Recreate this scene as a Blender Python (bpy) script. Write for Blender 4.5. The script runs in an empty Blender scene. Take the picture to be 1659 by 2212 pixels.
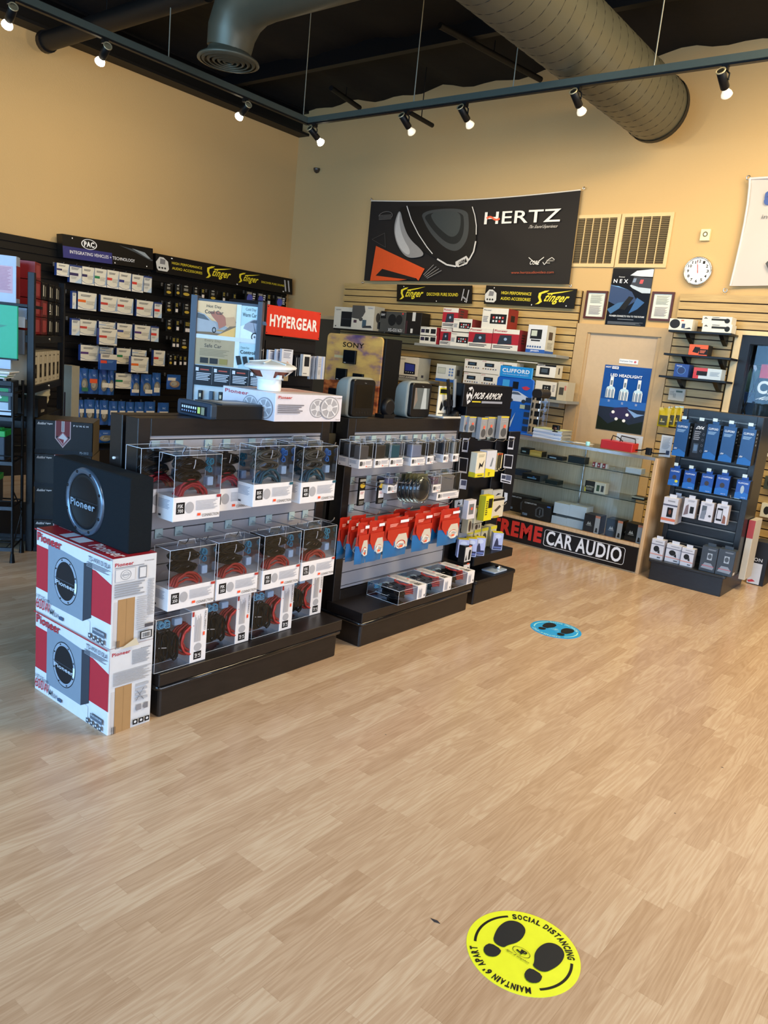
import bpy, math, random
from mathutils import Vector, Matrix
random.seed(7)
scene = bpy.context.scene
COL = scene.collection

# ------------------------------------------------------------------ camera
YAW, PITCH, ROLL, FOC = -0.65946267, 0.1981293, 0.10218581, 1665.60432
CX, CY, EYE = 829.5, 1106.0, 1.6
fwd = Vector((math.sin(YAW)*math.cos(PITCH), math.cos(YAW)*math.cos(PITCH), -math.sin(PITCH)))
rgt0 = Vector((math.cos(YAW), -math.sin(YAW), 0.0))
up0 = rgt0.cross(fwd)
RGT = math.cos(ROLL)*rgt0 + math.sin(ROLL)*up0
UPV = -math.sin(ROLL)*rgt0 + math.cos(ROLL)*up0
cam_d = bpy.data.cameras.new('camera'); cam = bpy.data.objects.new('camera', cam_d); COL.objects.link(cam)
cam.matrix_world = Matrix(((RGT.x, UPV.x, -fwd.x, 0), (RGT.y, UPV.y, -fwd.y, 0), (RGT.z, UPV.z, -fwd.z, EYE), (0, 0, 0, 1)))
cam_d.sensor_fit = 'AUTO'; cam_d.sensor_width = 36.0; cam_d.lens = FOC/2212*36.0
cam_d.clip_start = 0.02; cam_d.clip_end = 100
scene.camera = cam

# ------------------------------------------------------------------ light
world = bpy.data.worlds.new('world'); scene.world = world; world.use_nodes = True
bg = world.node_tree.nodes['Background']; bg.inputs[0].default_value = (0.62, 0.74, 1.0, 1); bg.inputs[1].default_value = 0.35
def area(name, loc, target, sx, sy, power, color):
    l = bpy.data.lights.new(name, 'AREA'); l.shape = 'RECTANGLE'; l.size = sx; l.size_y = sy; l.energy = power; l.color = color
    o = bpy.data.objects.new(name, l); COL.objects.link(o); o.location = loc
    o.rotation_euler = (Vector(target)-Vector(loc)).to_track_quat('-Z', 'Y').to_euler()
    return o
# daylight entering through the shop windows behind and to the right of the viewer
area('daylight_front_windows', (-2.2, -3.95, 1.9), (-2.2, 4, 1.0), 9.0, 3.0, 900, (0.34, 0.62, 1.0))
area('daylight_side_windows', (5.25, 1.5, 1.9), (-3, 2.6, 0.6), 6.0, 2.8, 330, (0.80, 0.85, 1.0))
# warm ceiling fixtures over the sales floor, out of view above the camera
area('ceiling_fixture_near', (1.2, 1.0, 4.6), (1.2, 1.0, 0), 2.4, 1.2, 55, (1.0, 0.84, 0.62))
area('ceiling_fixture_far', (0.6, 4.8, 4.6), (-0.6, 5.6, 0), 2.4, 1.2, 210, (1.0, 0.78, 0.46))
area('ceiling_fixture_counter', (-1.0, 6.0, 4.6), (-2.4, 6.8, 0), 1.6, 1.0, 60, (1.0, 0.78, 0.46))
vs = scene.view_settings
scene.display_settings.display_device = 'sRGB'
vs.view_transform = 'Standard'; vs.look = 'None'; vs.gamma = 1.0; vs.exposure = 0.24; vs.use_curve_mapping = False
SPOT_POWER = 52

# ------------------------------------------------------------------ photograph pixel -> point on a known plane of the room
def ray(p):
    return (p[0]-CX)/FOC*RGT - (p[1]-CY)/FOC*UPV + fwd
def onX(p, X):
    d = ray(p); t = X/d.x; return Vector((X, d.y*t, EYE+d.z*t))
def onY(p, Y):
    d = ray(p); t = Y/d.y; return Vector((d.x*t, Y, EYE+d.z*t))
def onZ(p, z):
    d = ray(p); t = (z-EYE)/d.z; return Vector((d.x*t, d.y*t, z))
def onV(p, P0, deg):
    a = math.radians(deg); n = Vector((math.sin(a), -math.cos(a), 0)); d = ray(p)
    t = P0.xy.to_3d().dot(n)/d.dot(n); return Vector((d.x*t, d.y*t, EYE+d.z*t))
def zf(ox, oy, s):
    return lambda a, b: (ox+a/s, oy+b/s)
def rectX(p, X):      # BL, BR, TL pixels -> (y0, width, z0, height) facing +X
    a, b, c = (onX(q, X) for q in p); return a.y, b.y-a.y, (a.z+b.z)/2, c.z-a.z
def rectY(p, Y):
    a, b, c = (onY(q, Y) for q in p); return a.x, b.x-a.x, (a.z+b.z)/2, c.z-a.z

# ------------------------------------------------------------------ materials
def lin(h):
    h = h.lstrip('#'); v = [int(h[i:i+2], 16)/255 for i in (0, 2, 4)]
    return tuple((c/12.92 if c <= .04045 else ((c+.055)/1.055)**2.4) for c in v)+(1,)
MC = {}
def mat(h, rough=0.5, metal=0.0, nz=0.06, coat=0.0, bump=0.0, scale=30, emit=0.0):
    if not isinstance(h, str): return h
    key = (h, rough, metal, nz, coat, bump, scale, emit)
    if key in MC: return MC[key]
    m = bpy.data.materials.new('surface_'+h.strip('#')); m.use_nodes = True
    nt = m.node_tree; b = nt.nodes['Principled BSDF']
    c = lin(h); dark = max(c[:3]) < .035
    if dark: c = tuple(x*.6 for x in c[:3])+(1,); b.inputs['Specular IOR Level'].default_value = .28
    tc = nt.nodes.new('ShaderNodeTexCoord'); n = nt.nodes.new('ShaderNodeTexNoise')
    n.inputs['Scale'].default_value = scale; n.inputs['Detail'].default_value = 2
    nt.links.new(tc.outputs['Object'], n.inputs['Vector'])
    mx = nt.nodes.new('ShaderNodeMix'); mx.data_type = 'RGBA'
    mx.inputs[6].default_value = tuple(max(0, x*(1-nz)) for x in c[:3])+(1,)
    mx.inputs[7].default_value = tuple(min(1, x*(1+nz)) for x in c[:3])+(1,)
    nt.links.new(n.outputs[0], mx.inputs[0]); nt.links.new(mx.outputs[2], b.inputs['Base Color'])
    b.inputs['Roughness'].default_value = rough; b.inputs['Metallic'].default_value = metal
    b.inputs['Coat Weight'].default_value = coat
    if bump:
        bp = nt.nodes.new('ShaderNodeBump'); bp.inputs['Strength'].default_value = bump; bp.inputs['Distance'].default_value = 0.01
        nt.links.new(n.outputs[0], bp.inputs['Height']); nt.links.new(bp.outputs[0], b.inputs['Normal'])
    if emit:
        b.inputs['Emission Color'].default_value = c; b.inputs['Emission Strength'].default_value = emit
    MC[key] = m; return m
def clearmat(name, tint, gloss=0.35, rough=0.06, base=0.06):
    m = bpy.data.materials.new(name); m.use_nodes = True; nt = m.node_tree; nt.nodes.clear()
    o = nt.nodes.new('ShaderNodeOutputMaterial'); t = nt.nodes.new('ShaderNodeBsdfTransparent'); g = nt.nodes.new('ShaderNodeBsdfGlossy')
    f = nt.nodes.new('ShaderNodeFresnel'); ms = nt.nodes.new('ShaderNodeMixShader'); f.inputs[0].default_value = 1.45
    ma = nt.nodes.new('ShaderNodeMath'); ma.operation = 'MULTIPLY_ADD'; ma.inputs[1].default_value = gloss*2; ma.inputs[2].default_value = base; ma.use_clamp = True
    nt.links.new(f.outputs[0], ma.inputs[0]); nt.links.new(ma.outputs[0], ms.inputs[0])
    t.inputs[0].default_value = tint; g.inputs['Roughness'].default_value = rough; g.inputs[0].default_value = (0.8, 0.9, 1, 1)
    nt.links.new(t.outputs[0], ms.inputs[1]); nt.links.new(g.outputs[0], ms.inputs[2]); nt.links.new(ms.outputs[0], o.inputs[0])
    MC[name] = m; return m
CLEAR = clearmat('clear_plastic', (0.95, 0.96, 0.985, 1), 0.42, 0.10, 0.012)
GLASS = clearmat('cabinet_glass', (0.965, 0.985, 0.975, 1), 0.2, 0.01, 0.0)
CHROME = mat('#c9ced4', 0.18, 1.0)
BLK = mat('#15151a', 0.45)
def node_mat(name):
    m = bpy.data.materials.new(name); m.use_nodes = True
    return m, m.node_tree, m.node_tree.nodes['Principled BSDF']
def wood_mat(name, c1, c2, rough, axis, stretch=(1, 1, 1), scale=6.0, coat=0.0):
    m, nt, b = node_mat(name); N = nt.nodes; L = nt.links
    tc = N.new('ShaderNodeTexCoord'); mp = N.new('ShaderNodeMapping'); mp.inputs['Scale'].default_value = stretch
    n = N.new('ShaderNodeTexNoise'); n.inputs['Scale'].default_value = scale; n.inputs['Detail'].default_value = 5; n.inputs['Roughness'].default_value = .6
    r = N.new('ShaderNodeValToRGB'); r.color_ramp.elements[0].position = .35; r.color_ramp.elements[1].position = .7
    r.color_ramp.elements[0].color = lin(c1); r.color_ramp.elements[1].color = lin(c2)
    L.new(tc.outputs['Object'], mp.inputs[0]); L.new(mp.outputs[0], n.inputs['Vector']); L.new(n.outputs[0], r.inputs[0]); L.new(r.outputs[0], b.inputs['Base Color'])
    b.inputs['Roughness'].default_value = rough; b.inputs['Coat Weight'].default_value = coat
    return m
WOOD_SLAT = wood_mat('maple_slatwall', '#ab8d58', '#bda169', 0.42, 0, (1, 8, 14), 4)
CASE_WOOD = wood_mat('maple_laminate', '#c7a37a', '#d8b88f', 0.4, 0, (14, 8, 1), 4)
CASE_BACK = wood_mat('grey_maple_board', '#aca08a', '#c2b7a2', 0.5, 0, (30, 8, 1), 3)
DARKWOOD = wood_mat('espresso_laminate', '#130f0f', '#1e1817', 0.38, 0, (10, 1.5, 10), 8)
BLUEBLK = wood_mat('charcoal_laminate', '#14171c', '#1d2127', 0.35, 0, (2, 2, 8), 8)

def wall_mat(name, col, bump=.25):
    m, nt, b = node_mat(name); N = nt.nodes; L = nt.links
    tc = N.new('ShaderNodeTexCoord'); n = N.new('ShaderNodeTexNoise'); n.inputs['Scale'].default_value = 90; n.inputs['Detail'].default_value = 3
    n2 = N.new('ShaderNodeTexNoise'); n2.inputs['Scale'].default_value = 1.3
    mx = N.new('ShaderNodeMix'); mx.data_type = 'RGBA'; c = lin(col)
    mx.inputs[6].default_value = tuple(x*.96 for x in c[:3])+(1,); mx.inputs[7].default_value = c
    bp = N.new('ShaderNodeBump'); bp.inputs['Strength'].default_value = bump; bp.inputs['Distance'].default_value = .004
    for q in (n, n2): L.new(tc.outputs['Object'], q.inputs['Vector'])
    L.new(n2.outputs[0], mx.inputs[0]); L.new(mx.outputs[2], b.inputs['Base Color']); L.new(n.outputs[0], bp.inputs['Height']); L.new(bp.outputs[0], b.inputs['Normal'])
    b.inputs['Roughness'].default_value = .75
    return m
WALL = wall_mat('tan_wall_paint', '#c8a772')

def floor_mat():
    m, nt, b = node_mat('beech_strip_laminate'); N = nt.nodes; L = nt.links
    def math_(op, a, bb=None, c=None):
        n = N.new('ShaderNodeMath'); n.operation = op
        for i, v in enumerate((a, bb, c)):
            if v is None: continue
            if isinstance(v, (int, float)): n.inputs[i].default_value = v
            else: L.new(v, n.inputs[i])
        return n.outputs[0]
    g = N.new('ShaderNodeNewGeometry'); sp = N.new('ShaderNodeSeparateXYZ'); L.new(g.outputs['Position'], sp.inputs[0])
    X, Y = sp.outputs[0], sp.outputs[1]
    W = 0.0655
    row = math_('FLOOR', math_('DIVIDE', X, W))
    wn = N.new('ShaderNodeTexWhiteNoise'); wn.noise_dimensions = '1D'; L.new(row, wn.inputs['W'])
    yy = math_('DIVIDE', math_('ADD', Y, math_('MULTIPLY', wn.outputs[0], 3.1)), math_('ADD', math_('MULTIPLY', wn.outputs[0], .12), .36))
    col = math_('FLOOR', yy)
    cb = N.new('ShaderNodeCombineXYZ'); L.new(row, cb.inputs[0]); L.new(col, cb.inputs[1])
    w2 = N.new('ShaderNodeTexWhiteNoise'); w2.noise_dimensions = '3D'; L.new(cb.outputs[0], w2.inputs['Vector'])
    # grain: rings from a stretched noise field, shifted per block
    sv = N.new('ShaderNodeCombineXYZ')
    off = math_('MULTIPLY', w2.outputs[0], 37.0)
    L.new(math_('ADD', math_('MULTIPLY', X, 20.0), off), sv.inputs[0]); L.new(math_('ADD', math_('MULTIPLY', Y, 1.5), off), sv.inputs[1]); L.new(off, sv.inputs[2])
    n1 = N.new('ShaderNodeTexNoise'); n1.inputs['Scale'].default_value = 1.0; n1.inputs['Detail'].default_value = 1.0; L.new(sv.outputs[0], n1.inputs['Vector'])
    rings = math_('SINE', math_('MULTIPLY', n1.outputs[0], 60.0))
    sv2 = N.new('ShaderNodeCombineXYZ'); L.new(math_('MULTIPLY', X, 260.0), sv2.inputs[0]); L.new(math_('MULTIPLY', Y, 12.0), sv2.inputs[1])
    n3 = N.new('ShaderNodeTexNoise'); n3.inputs['Scale'].default_value = 1.0; n3.inputs['Detail'].default_value = 2; L.new(sv2.outputs[0], n3.inputs['Vector'])
    f = math_('ADD', math_('MULTIPLY', w2.outputs[0], .40), math_('ADD', math_('MULTIPLY', rings, .11), math_('MULTIPLY', n3.outputs[0], .5)))
    r = N.new('ShaderNodeValToRGB'); e = r.color_ramp.elements
    e[0].position = .0; e[0].color = lin('#a98a6c'); e[1].position = .92; e[1].color = lin('#d4bfa3')
    k = e.new(.5); k.color = lin('#c1a588')
    L.new(f, r.inputs[0])
    # seams
    fx = math_('FRACT', math_('DIVIDE', X, W)); fy = math_('FRACT', yy)
    seam = math_('MAXIMUM', math_('LESS_THAN', math_('FRACT', math_('DIVIDE', X, W*3)), .006), math_('MAXIMUM', math_('MULTIPLY', math_('LESS_THAN', fx, .015), .4), math_('MULTIPLY', math_('LESS_THAN', fy, .003), .5)))
    mx = N.new('ShaderNodeMix'); mx.data_type = 'RGBA'; mx.inputs[7].default_value = lin('#8d6c4e')
    L.new(math_('MULTIPLY', seam, .5), mx.inputs[0]); L.new(r.outputs[0], mx.inputs[6]); L.new(mx.outputs[2], b.inputs['Base Color'])
    b.inputs['Roughness'].default_value = .22; b.inputs['Specular IOR Level'].default_value = .55
    bp = N.new('ShaderNodeBump'); bp.inputs['Strength'].default_value = .05; bp.inputs['Distance'].default_value = .002
    L.new(n3.outputs[0], bp.inputs['Height']); L.new(bp.outputs[0], b.inputs['Normal'])
    return m
FLOOR = floor_mat()

# ------------------------------------------------------------------ mesh builder
_tc = {}
def glyphs(s, bold):
    k = (s, bold)
    if k in _tc: return _tc[k]
    cu = bpy.data.curves.new('t', 'FONT'); cu.body = s; cu.resolution_u = 3; cu.offset = 0.017*bold; cu.space_character = 1.0+.06*bold
    ob = bpy.data.objects.new('t', cu); me = bpy.data.meshes.new_from_object(ob)
    vs_ = [(v.co.x, v.co.y) for v in me.vertices]; fs = [tuple(p.vertices) for p in me.polygons]
    bpy.data.objects.remove(ob); bpy.data.curves.remove(cu); bpy.data.meshes.remove(me)
    if vs_:
        x0 = min(v[0] for v in vs_); x1 = max(v[0] for v in vs_); y0 = min(v[1] for v in vs_); y1 = max(v[1] for v in vs_)
        asp = (x1-x0)/max(1e-6, y1-y0)
        vs_ = [((v[0]-x0)/(x1-x0), (v[1]-y0)/(y1-y0)) for v in vs_]
    else: asp = 1
    _tc[k] = (vs_, fs, asp); return _tc[k]
def aff(BL, BR, TL, n=None):
    """unit square -> plane; o = offset along the outward normal"""
    BL, BR, TL = Vector(BL), Vector(BR), Vector(TL); U = BR-BL; V = TL-BL
    n = (Vector(n) if n else U.cross(V)).normalized()
    return lambda u, v, o=0.0: BL+U*u+V*v+n*o
class MB:
    def __init__(s): s.v = []; s.f = []; s.m = []; s.mats = []; s.sm = []; s.o = 0.0
    def mi(s, m):
        if isinstance(m, str): m = mat(m)
        if m not in s.mats: s.mats.append(m)
        return s.mats.index(m)
    def add(s, vs_, fs, m, smooth=False):
        b = len(s.v); s.v.extend(Vector(v) for v in vs_); k = s.mi(m)
        for f in fs: s.f.append(tuple(b+i for i in f)); s.m.append(k); s.sm.append(smooth)
    def box(s, x0, x1, y0, y1, z0, z1, m, M=None, top=None):
        vs_ = [(x0, y0, z0), (x1, y0, z0), (x1, y1, z0), (x0, y1, z0), (x0, y0, z1), (x1, y0, z1), (x1, y1, z1), (x0, y1, z1)]
        if M: vs_ = [M @ Vector(v) for v in vs_]
        s.add(vs_, [(0, 3, 2, 1), (4, 5, 6, 7), (0, 1, 5, 4), (1, 2, 6, 5), (2, 3, 7, 6), (3, 0, 4, 7)], m)
        if top: s.m[-5] = s.mi(top)
        return s
    def rbox(s, x0, x1, y0, y1, z0, z1, m, r=.01, n=3, M=None, axis='z'):
        """box with rounded vertical (or chosen-axis) edges and a small bevel"""
        pts = []
        a0, a1, b0, b1, c0, c1 = {'z': (x0, x1, y0, y1, z0, z1), 'y': (x0, x1, z0, z1, y0, y1), 'x': (y0, y1, z0, z1, x0, x1)}[axis]
        for cx, cy, st in ((a1-r, b1-r, 0), (a0+r, b1-r, 90), (a0+r, b0+r, 180), (a1-r, b0+r, 270)):
            for i in range(n+1):
                t = math.radians(st+90*i/n); pts.append((cx+r*math.cos(t), cy+r*math.sin(t)))
        k = len(pts); bv = min(r*.35, .004); lay = []
        ca, cb = (a0+a1)/2, (b0+b1)/2
        def sh(p, d): 
            fx = 1-d/max(1e-6, (a1-a0)/2); fy = 1-d/max(1e-6, (b1-b0)/2); return (ca+(p[0]-ca)*fx, cb+(p[1]-cb)*fy)
        for c, d in ((c0, bv), (c0+bv, 0), (c1-bv, 0), (c1, bv)): lay += [(*sh(p, d), c) for p in pts]
        conv = {'z': lambda p: p, 'y': lambda p: (p[0], p[2], p[1]), 'x': lambda p: (p[2], p[0], p[1])}[axis]
        vs_ = [Vector(conv(p)) for p in lay]
        if M: vs_ = [M @ v for v in vs_]
        fs = []
        for L in range(3):
            for i in range(k): j = (i+1) % k; fs.append((L*k+i, L*k+j, (L+1)*k+j, (L+1)*k+i))
        caps = [tuple(range(k))[::-1], tuple(range(3*k, 4*k))]
        if axis == 'y': fs = [f[::-1] for f in fs]; caps = [c[::-1] for c in caps]
        s.add(vs_, fs, m, False); s.add(vs_, caps, m, False)
        return s
    def poly(s, pts, mp, m, o=None):
        if o is None: s.o += .00025; o = s.o
        s.add([mp(u, v, o) for u, v in pts], [tuple(range(len(pts)))], m); return s
    def rect(s, u0, v0, u1, v1, mp, m, o=None): return s.poly([(u0, v0), (u1, v0), (u1, v1), (u0, v1)], mp, m, o)
    def ell(s, cu, cv, ru, rv, mp, m, inner=0.0, a0=0, a1=360, n=28, o=None):
        if o is None: s.o += .00025; o = s.o
        full = abs(a1-a0) >= 360; k = n+1
        out = [(cu+ru*math.cos(math.radians(a0+(a1-a0)*i/n)), cv+rv*math.sin(math.radians(a0+(a1-a0)*i/n))) for i in range(k)]
        if inner <= 0:
            pts = out[:-1] if full else out+[(cu, cv)]
            s.add([mp(u, v, o) for u, v in pts], [tuple(range(len(pts)))], m)
        else:
            inn = [(cu+(u-cu)*inner, cv+(v-cv)*inner) for u, v in out]
            s.add([mp(u, v, o) for u, v in out+inn], [(i, i+1, k+i+1, k+i) for i in range(n)], m)
        return s
    def text(s, t, u0, v0, u1, v1, mp, m, bold=0, shear=0.0, o=None):
        if o is None: s.o += .00025; o = s.o
        vs_, fs, a = glyphs(t, bold)
        s.add([mp(u0+(u1-u0)*(x*(1-shear)+shear*y), v0+(v1-v0)*y, o) for x, y in vs_], fs, m); return s
    def arctext(s, t, cu, cv, R, h, a0, a1, mp, m, flip=False, bold=1, o=None):
        if o is None: s.o += .00025; o = s.o
        wd = [(.5 if c in " '" else .5 if c in 'I1' else 1.2 if c == 'M' else 1.0) for c in t]; T = sum(wd); acc = 0
        for c, w in zip(t, wd):
            mid = (acc+w/2)/T; acc += w
            if c == ' ': continue
            ang = math.radians(a0+(a1-a0)*mid); step = abs(math.radians(a1-a0))*R*w/T*.82
            vs_, fs, asp = glyphs(c, bold); hh = h*(.4 if c == "'" else 1); y0 = h*.6 if c == "'" else 0
            P = []
            for x, y in vs_:
                lx = (x-.5)*min(step, asp*h*(.5 if c == "'" else 1.0)); ly = y0+y*hh-h/2
                r_ = R+ly
                ca, sa = math.cos(ang), math.sin(ang)
                P.append(mp(cu+ca*r_+sa*lx, cv+sa*r_-ca*lx, o))
            s.add(P, fs, m)
        return s
    def tube(s, pts, r, m, n=6, closed=False, rz=None):
        pts = [Vector(p) for p in pts]; K = len(pts); base = len(s.v); rings = []
        prev = None
        for i, p in enumerate(pts):
            a = pts[(i-1) % K] if (closed or i > 0) else p; b = pts[(i+1) % K] if (closed or i < K-1) else p
            t = (b-a).normalized() if (b-a).length > 1e-9 else Vector((0, 0, 1))
            if prev is None: u = t.orthogonal().normalized()
            else:
                u = prev-t*prev.dot(t); u = u.normalized() if u.length > 1e-6 else t.orthogonal().normalized()
            prev = u; w = t.cross(u); rr = r[i] if isinstance(r, (list, tuple)) else r
            rings.append([p+(u*math.cos(2*math.pi*j/n)+w*math.sin(2*math.pi*j/n))*rr for j in range(n)])
        vs_ = [v for R in rings for v in R]; fs = []
        for i in range(K if closed else K-1):
            i2 = (i+1) % K
            for j in range(n): j2 = (j+1) % n; fs.append((i*n+j, i*n+j2, i2*n+j2, i2*n+j))
        s.add(vs_, fs, m, True)
        if not closed:
            s.add(rings[0], [tuple(range(n))[::-1]], m); s.add(rings[-1], [tuple(range(n))], m)
        return s
    def lathe(s, prof, m, M=None, n=24, caps=True):
        """prof: (r, h) along local z"""
        vs_ = [Vector((r*math.cos(2*math.pi*j/n), r*math.sin(2*math.pi*j/n), h)) for r, h in prof for j in range(n)]
        if M: vs_ = [M @ v for v in vs_]
        fs = []
        for i in range(len(prof)-1):
            for j in range(n): j2 = (j+1) % n; fs.append((i*n+j, i*n+j2, (i+1)*n+j2, (i+1)*n+j))
        s.add(vs_, fs, m, True)
        if caps:
            if prof[0][0] > 1e-5: s.add(vs_[:n], [tuple(range(n))[::-1]], m)
            if prof[-1][0] > 1e-5: s.add(vs_[-n:], [tuple(range(n))], m)
        return s
    def merge(s, q):
        b = len(s.v); s.v += q.v; s.f += [tuple(b+i for i in f) for f in q.f]; s.sm += q.sm; s.m += [s.mi(q.mats[k]) for k in q.m]; return s
    def mesh(s, name='part'):
        me = bpy.data.meshes.new(name); me.from_pydata(s.v, [], s.f)
        for m in s.mats: me.materials.append(m)
        me.polygons.foreach_set('material_index', s.m); me.polygons.foreach_set('use_smooth', s.sm); me.update(); return me
    def build(s, name, parent=None, loc=None, rz=0.0, world=True, **tags):
        """world=True: coordinates are room coordinates. world=False: coordinates local to loc/rz or parent"""
        if parent is not None:
            off = parent.location if world else Vector((0, 0, 0))
            q = parent.parent
            while q is not None and world: off = off+q.location; q = q.parent
        elif world:
            xs = [v.x for v in s.v]; ys = [v.y for v in s.v]; zs = [v.z for v in s.v]
            off = Vector(((min(xs)+max(xs))/2, (min(ys)+max(ys))/2, min(zs)))
        else: off = Vector((0, 0, 0))
        me = bpy.data.meshes.new(name); me.from_pydata([v-off for v in s.v], [], s.f)
        for m in s.mats: me.materials.append(m)
        me.polygons.foreach_set('material_index', s.m); me.polygons.foreach_set('use_smooth', s.sm); me.update()
        o = bpy.data.objects.new(name, me); COL.objects.link(o)
        if parent is not None: o.parent = parent
        elif world: o.location = off
        else: o.location = Vector(loc or (0, 0, 0)); o.rotation_euler = (0, 0, math.radians(rz))
        tag(o, **tags); return o
ALL_LABELS = {}
def tag(o, label=None, cat=None, group=None, kind=None):
    if label:
        k = len(label.split()); (k <= 16 and (k >= 4 or o.parent)) or print('BADLABEL', k, label)
        o['label'] = label
        if o.parent is None: ALL_LABELS.setdefault(label, []).append(o)
    if cat: o['category'] = cat
    if group: o['group'] = group
    if kind: o['kind'] = kind
def thing(name, label, cat, loc=(0, 0, 0), rz=0.0, group=None):
    o = bpy.data.objects.new(name, None); COL.objects.link(o); o.empty_display_size = .05
    o.location = loc; o.rotation_euler = (0, 0, math.radians(rz)); tag(o, label, cat, group); return o
def dup(root, loc, rz=None, label=None, group=None):
    r = root.copy(); COL.objects.link(r); r.location = loc
    if rz is not None: r.rotation_euler = (0, 0, math.radians(rz))
    if label: tag(r, label)
    if group: r['group'] = group
    for ch in list(root.children):
        c = ch.copy(); COL.objects.link(c); c.parent = r
        for g in ch.children:
            d = g.copy(); COL.objects.link(d); d.parent = c
    return r
def assembly(name, label, cat, M, parts, group=None):
    """a thing whose parts share mesh data with its look-alikes; parts: (name, mesh) or (name, mesh, [sub-parts])"""
    r = bpy.data.objects.new(name, None); COL.objects.link(r); r.empty_display_size = .05; r.matrix_world = M; tag(r, label, cat, group)
    for p in parts:
        c = bpy.data.objects.new(p[0], p[1]); COL.objects.link(c); c.parent = r
        for q in (p[2] if len(p) > 2 else ()):
            d = bpy.data.objects.new(q[0], q[1]); COL.objects.link(d); d.parent = c
    return r
def single(name, label, cat, M, mesh, group=None):
    r = bpy.data.objects.new(name, mesh); COL.objects.link(r); r.matrix_world = M; tag(r, label, cat, group); return r
def at(loc, rz=0.0): return Matrix.Translation(Vector(loc)) @ Matrix.Rotation(math.radians(rz), 4, 'Z')
ORD = ['first', 'second', 'third', 'fourth', 'fifth', 'sixth', 'seventh', 'eighth', 'ninth', 'tenth', 'eleventh', 'twelfth', 'thirteenth', 'fourteenth']

# art: list of primitives in unit coordinates of a face
def draw(m, art, mp):
    for a in art:
        k = a[0]
        if k == 'r': m.rect(a[1], a[2], a[3], a[4], mp, a[5])
        elif k == 't': m.text(a[1], a[2], a[3], a[4], a[5], mp, a[6], *(a[7:]))
        elif k == 'e': m.ell(a[1], a[2], a[3], a[4], mp, a[5], *(a[6:]))
        elif k == 'p': m.poly(a[1], mp, a[2])
        elif k == 'l':      # lines of fine print: u0,u1,vtop,vbottom,count,colour
            n = a[5]; dv = (a[3]-a[4])/n
            for i in range(n):
                w = (a[2]-a[1])*(1-.25*((i*7) % 5)/5); m.rect(a[1], a[3]-dv*(i+.55), a[1]+w, a[3]-dv*i, mp, a[6])
def faces(w, h, d):
    """face maps of a carton standing at local x 0..w, y 0 (front) ..d, z 0..h"""
    return {'F': aff((0, 0, 0), (w, 0, 0), (0, 0, h)), 'R': aff((w, 0, 0), (w, d, 0), (w, 0, h)),
            'L': aff((0, d, 0), (0, 0, 0), (0, d, h)), 'T': aff((0, 0, h), (w, 0, h), (0, d, h)), 'B': aff((w, d, 0), (0, d, 0), (w, d, h))}
def carton_mesh(w, h, d, base, art=(), R=(), L=(), T=(), rough=.45):
    m = MB(); b = mat(base, rough); r = min(.0025, w*.05, d*.05, h*.05); m.rbox(0, w, 0, d, 0, h, b, r, 1)
    F = faces(w, h, d)
    for k, a in (('F', art), ('R', R), ('L', L), ('T', T)):
        m.o = .0003; draw(m, a, F[k])
    return m
def carton(name, label, cat, loc, w, h, d, rz, base, art=(), R=(), L=(), T=(), group=None, rough=.45):
    return carton_mesh(w, h, d, base, art, R, L, T, rough).build(name, None, loc, rz, False, label=label, cat=cat, group=group)

# ================================================================== SETTING
XL, YB, ZC, XR, YF = -8.35, 8.0, 4.85, 5.0, -3.6
def structure(m, name): return m.build(name, kind='structure')
structure(MB().box(XL-.2, XR+.2, YF-.2, YB+2.2, -.12, 0, FLOOR), 'floor')
structure(MB().box(XL-.15, XL, YF, YB+.15, 0, ZC+.2, WALL), 'wall_left')
# back wall with the opening of the garage window
GWX0, GWX1, GWZ0, GWZ1 = -2.15, 0.2, 1.2, 2.14
m = MB(); m.box(XL, GWX0, YB, YB+.15, 0, ZC+.2, WALL); m.box(GWX1, XR, YB, YB+.15, 0, ZC+.2, WALL)
m.box(GWX0, GWX1, YB, YB+.15, 0, GWZ0, WALL); m.box(GWX0, GWX1, YB, YB+.15, GWZ1, ZC+.2, WALL); structure(m, 'wall_back')
# front and right walls (behind the viewer) with big shop windows
def window_wall(name, axis, c, thick, a0, a1, openings, z0=.35, z1=3.3):
    m = MB(); xs = [a0]
    def B(p, q, za, zb):
        if axis == 'y': m.box(p, q, c, c+thick, za, zb, WALL)
        else: m.box(c, c+thick, p, q, za, zb, WALL)
    for p, q in openings:
        B(xs[-1], p, 0, ZC+.2); B(p, q, 0, z0); B(p, q, z1, ZC+.2); xs.append(q)
    B(xs[-1], a1, 0, ZC+.2); structure(m, name)
opF = [(-7.6, -5.2), (-4.9, -2.5), (-2.2, .2), (.6, 3.8)]; opR = [(-2.8, -.2), (.2, 2.8), (3.2, 5.8)]
window_wall('wall_front', 'y', YF-.15, .15, XL, XR, opF); window_wall('wall_right', 'x', XR, .15, YF, YB, opR)
wn = 1
for ax, ops in (('y', opF), ('x', opR)):
    for p, q in ops:
        m = MB(); fm = mat('#2a2c30', .4, .6)
        def B(a, b, za, zb, t0, t1, mm):
            if ax == 'y': m.box(a, b, YF-.1+t0, YF-.1+t1, za, zb, mm)
            else: m.box(XR+.05+t0, XR+.05+t1, a, b, za, zb, mm)
        for a, b, za, zb in ((p, p+.06, .35, 3.3), (q-.06, q, .35, 3.3), (p, q, .35, .42), (p, q, 3.23, 3.3), ((p+q)/2-.03, (p+q)/2+.03, .35, 3.3)): B(a, b, za, zb, 0, .06, fm)
        B(p, q, .4, 3.25, .02, .03, GLASS); structure(m, 'window_%d' % wn); wn += 1
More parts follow.
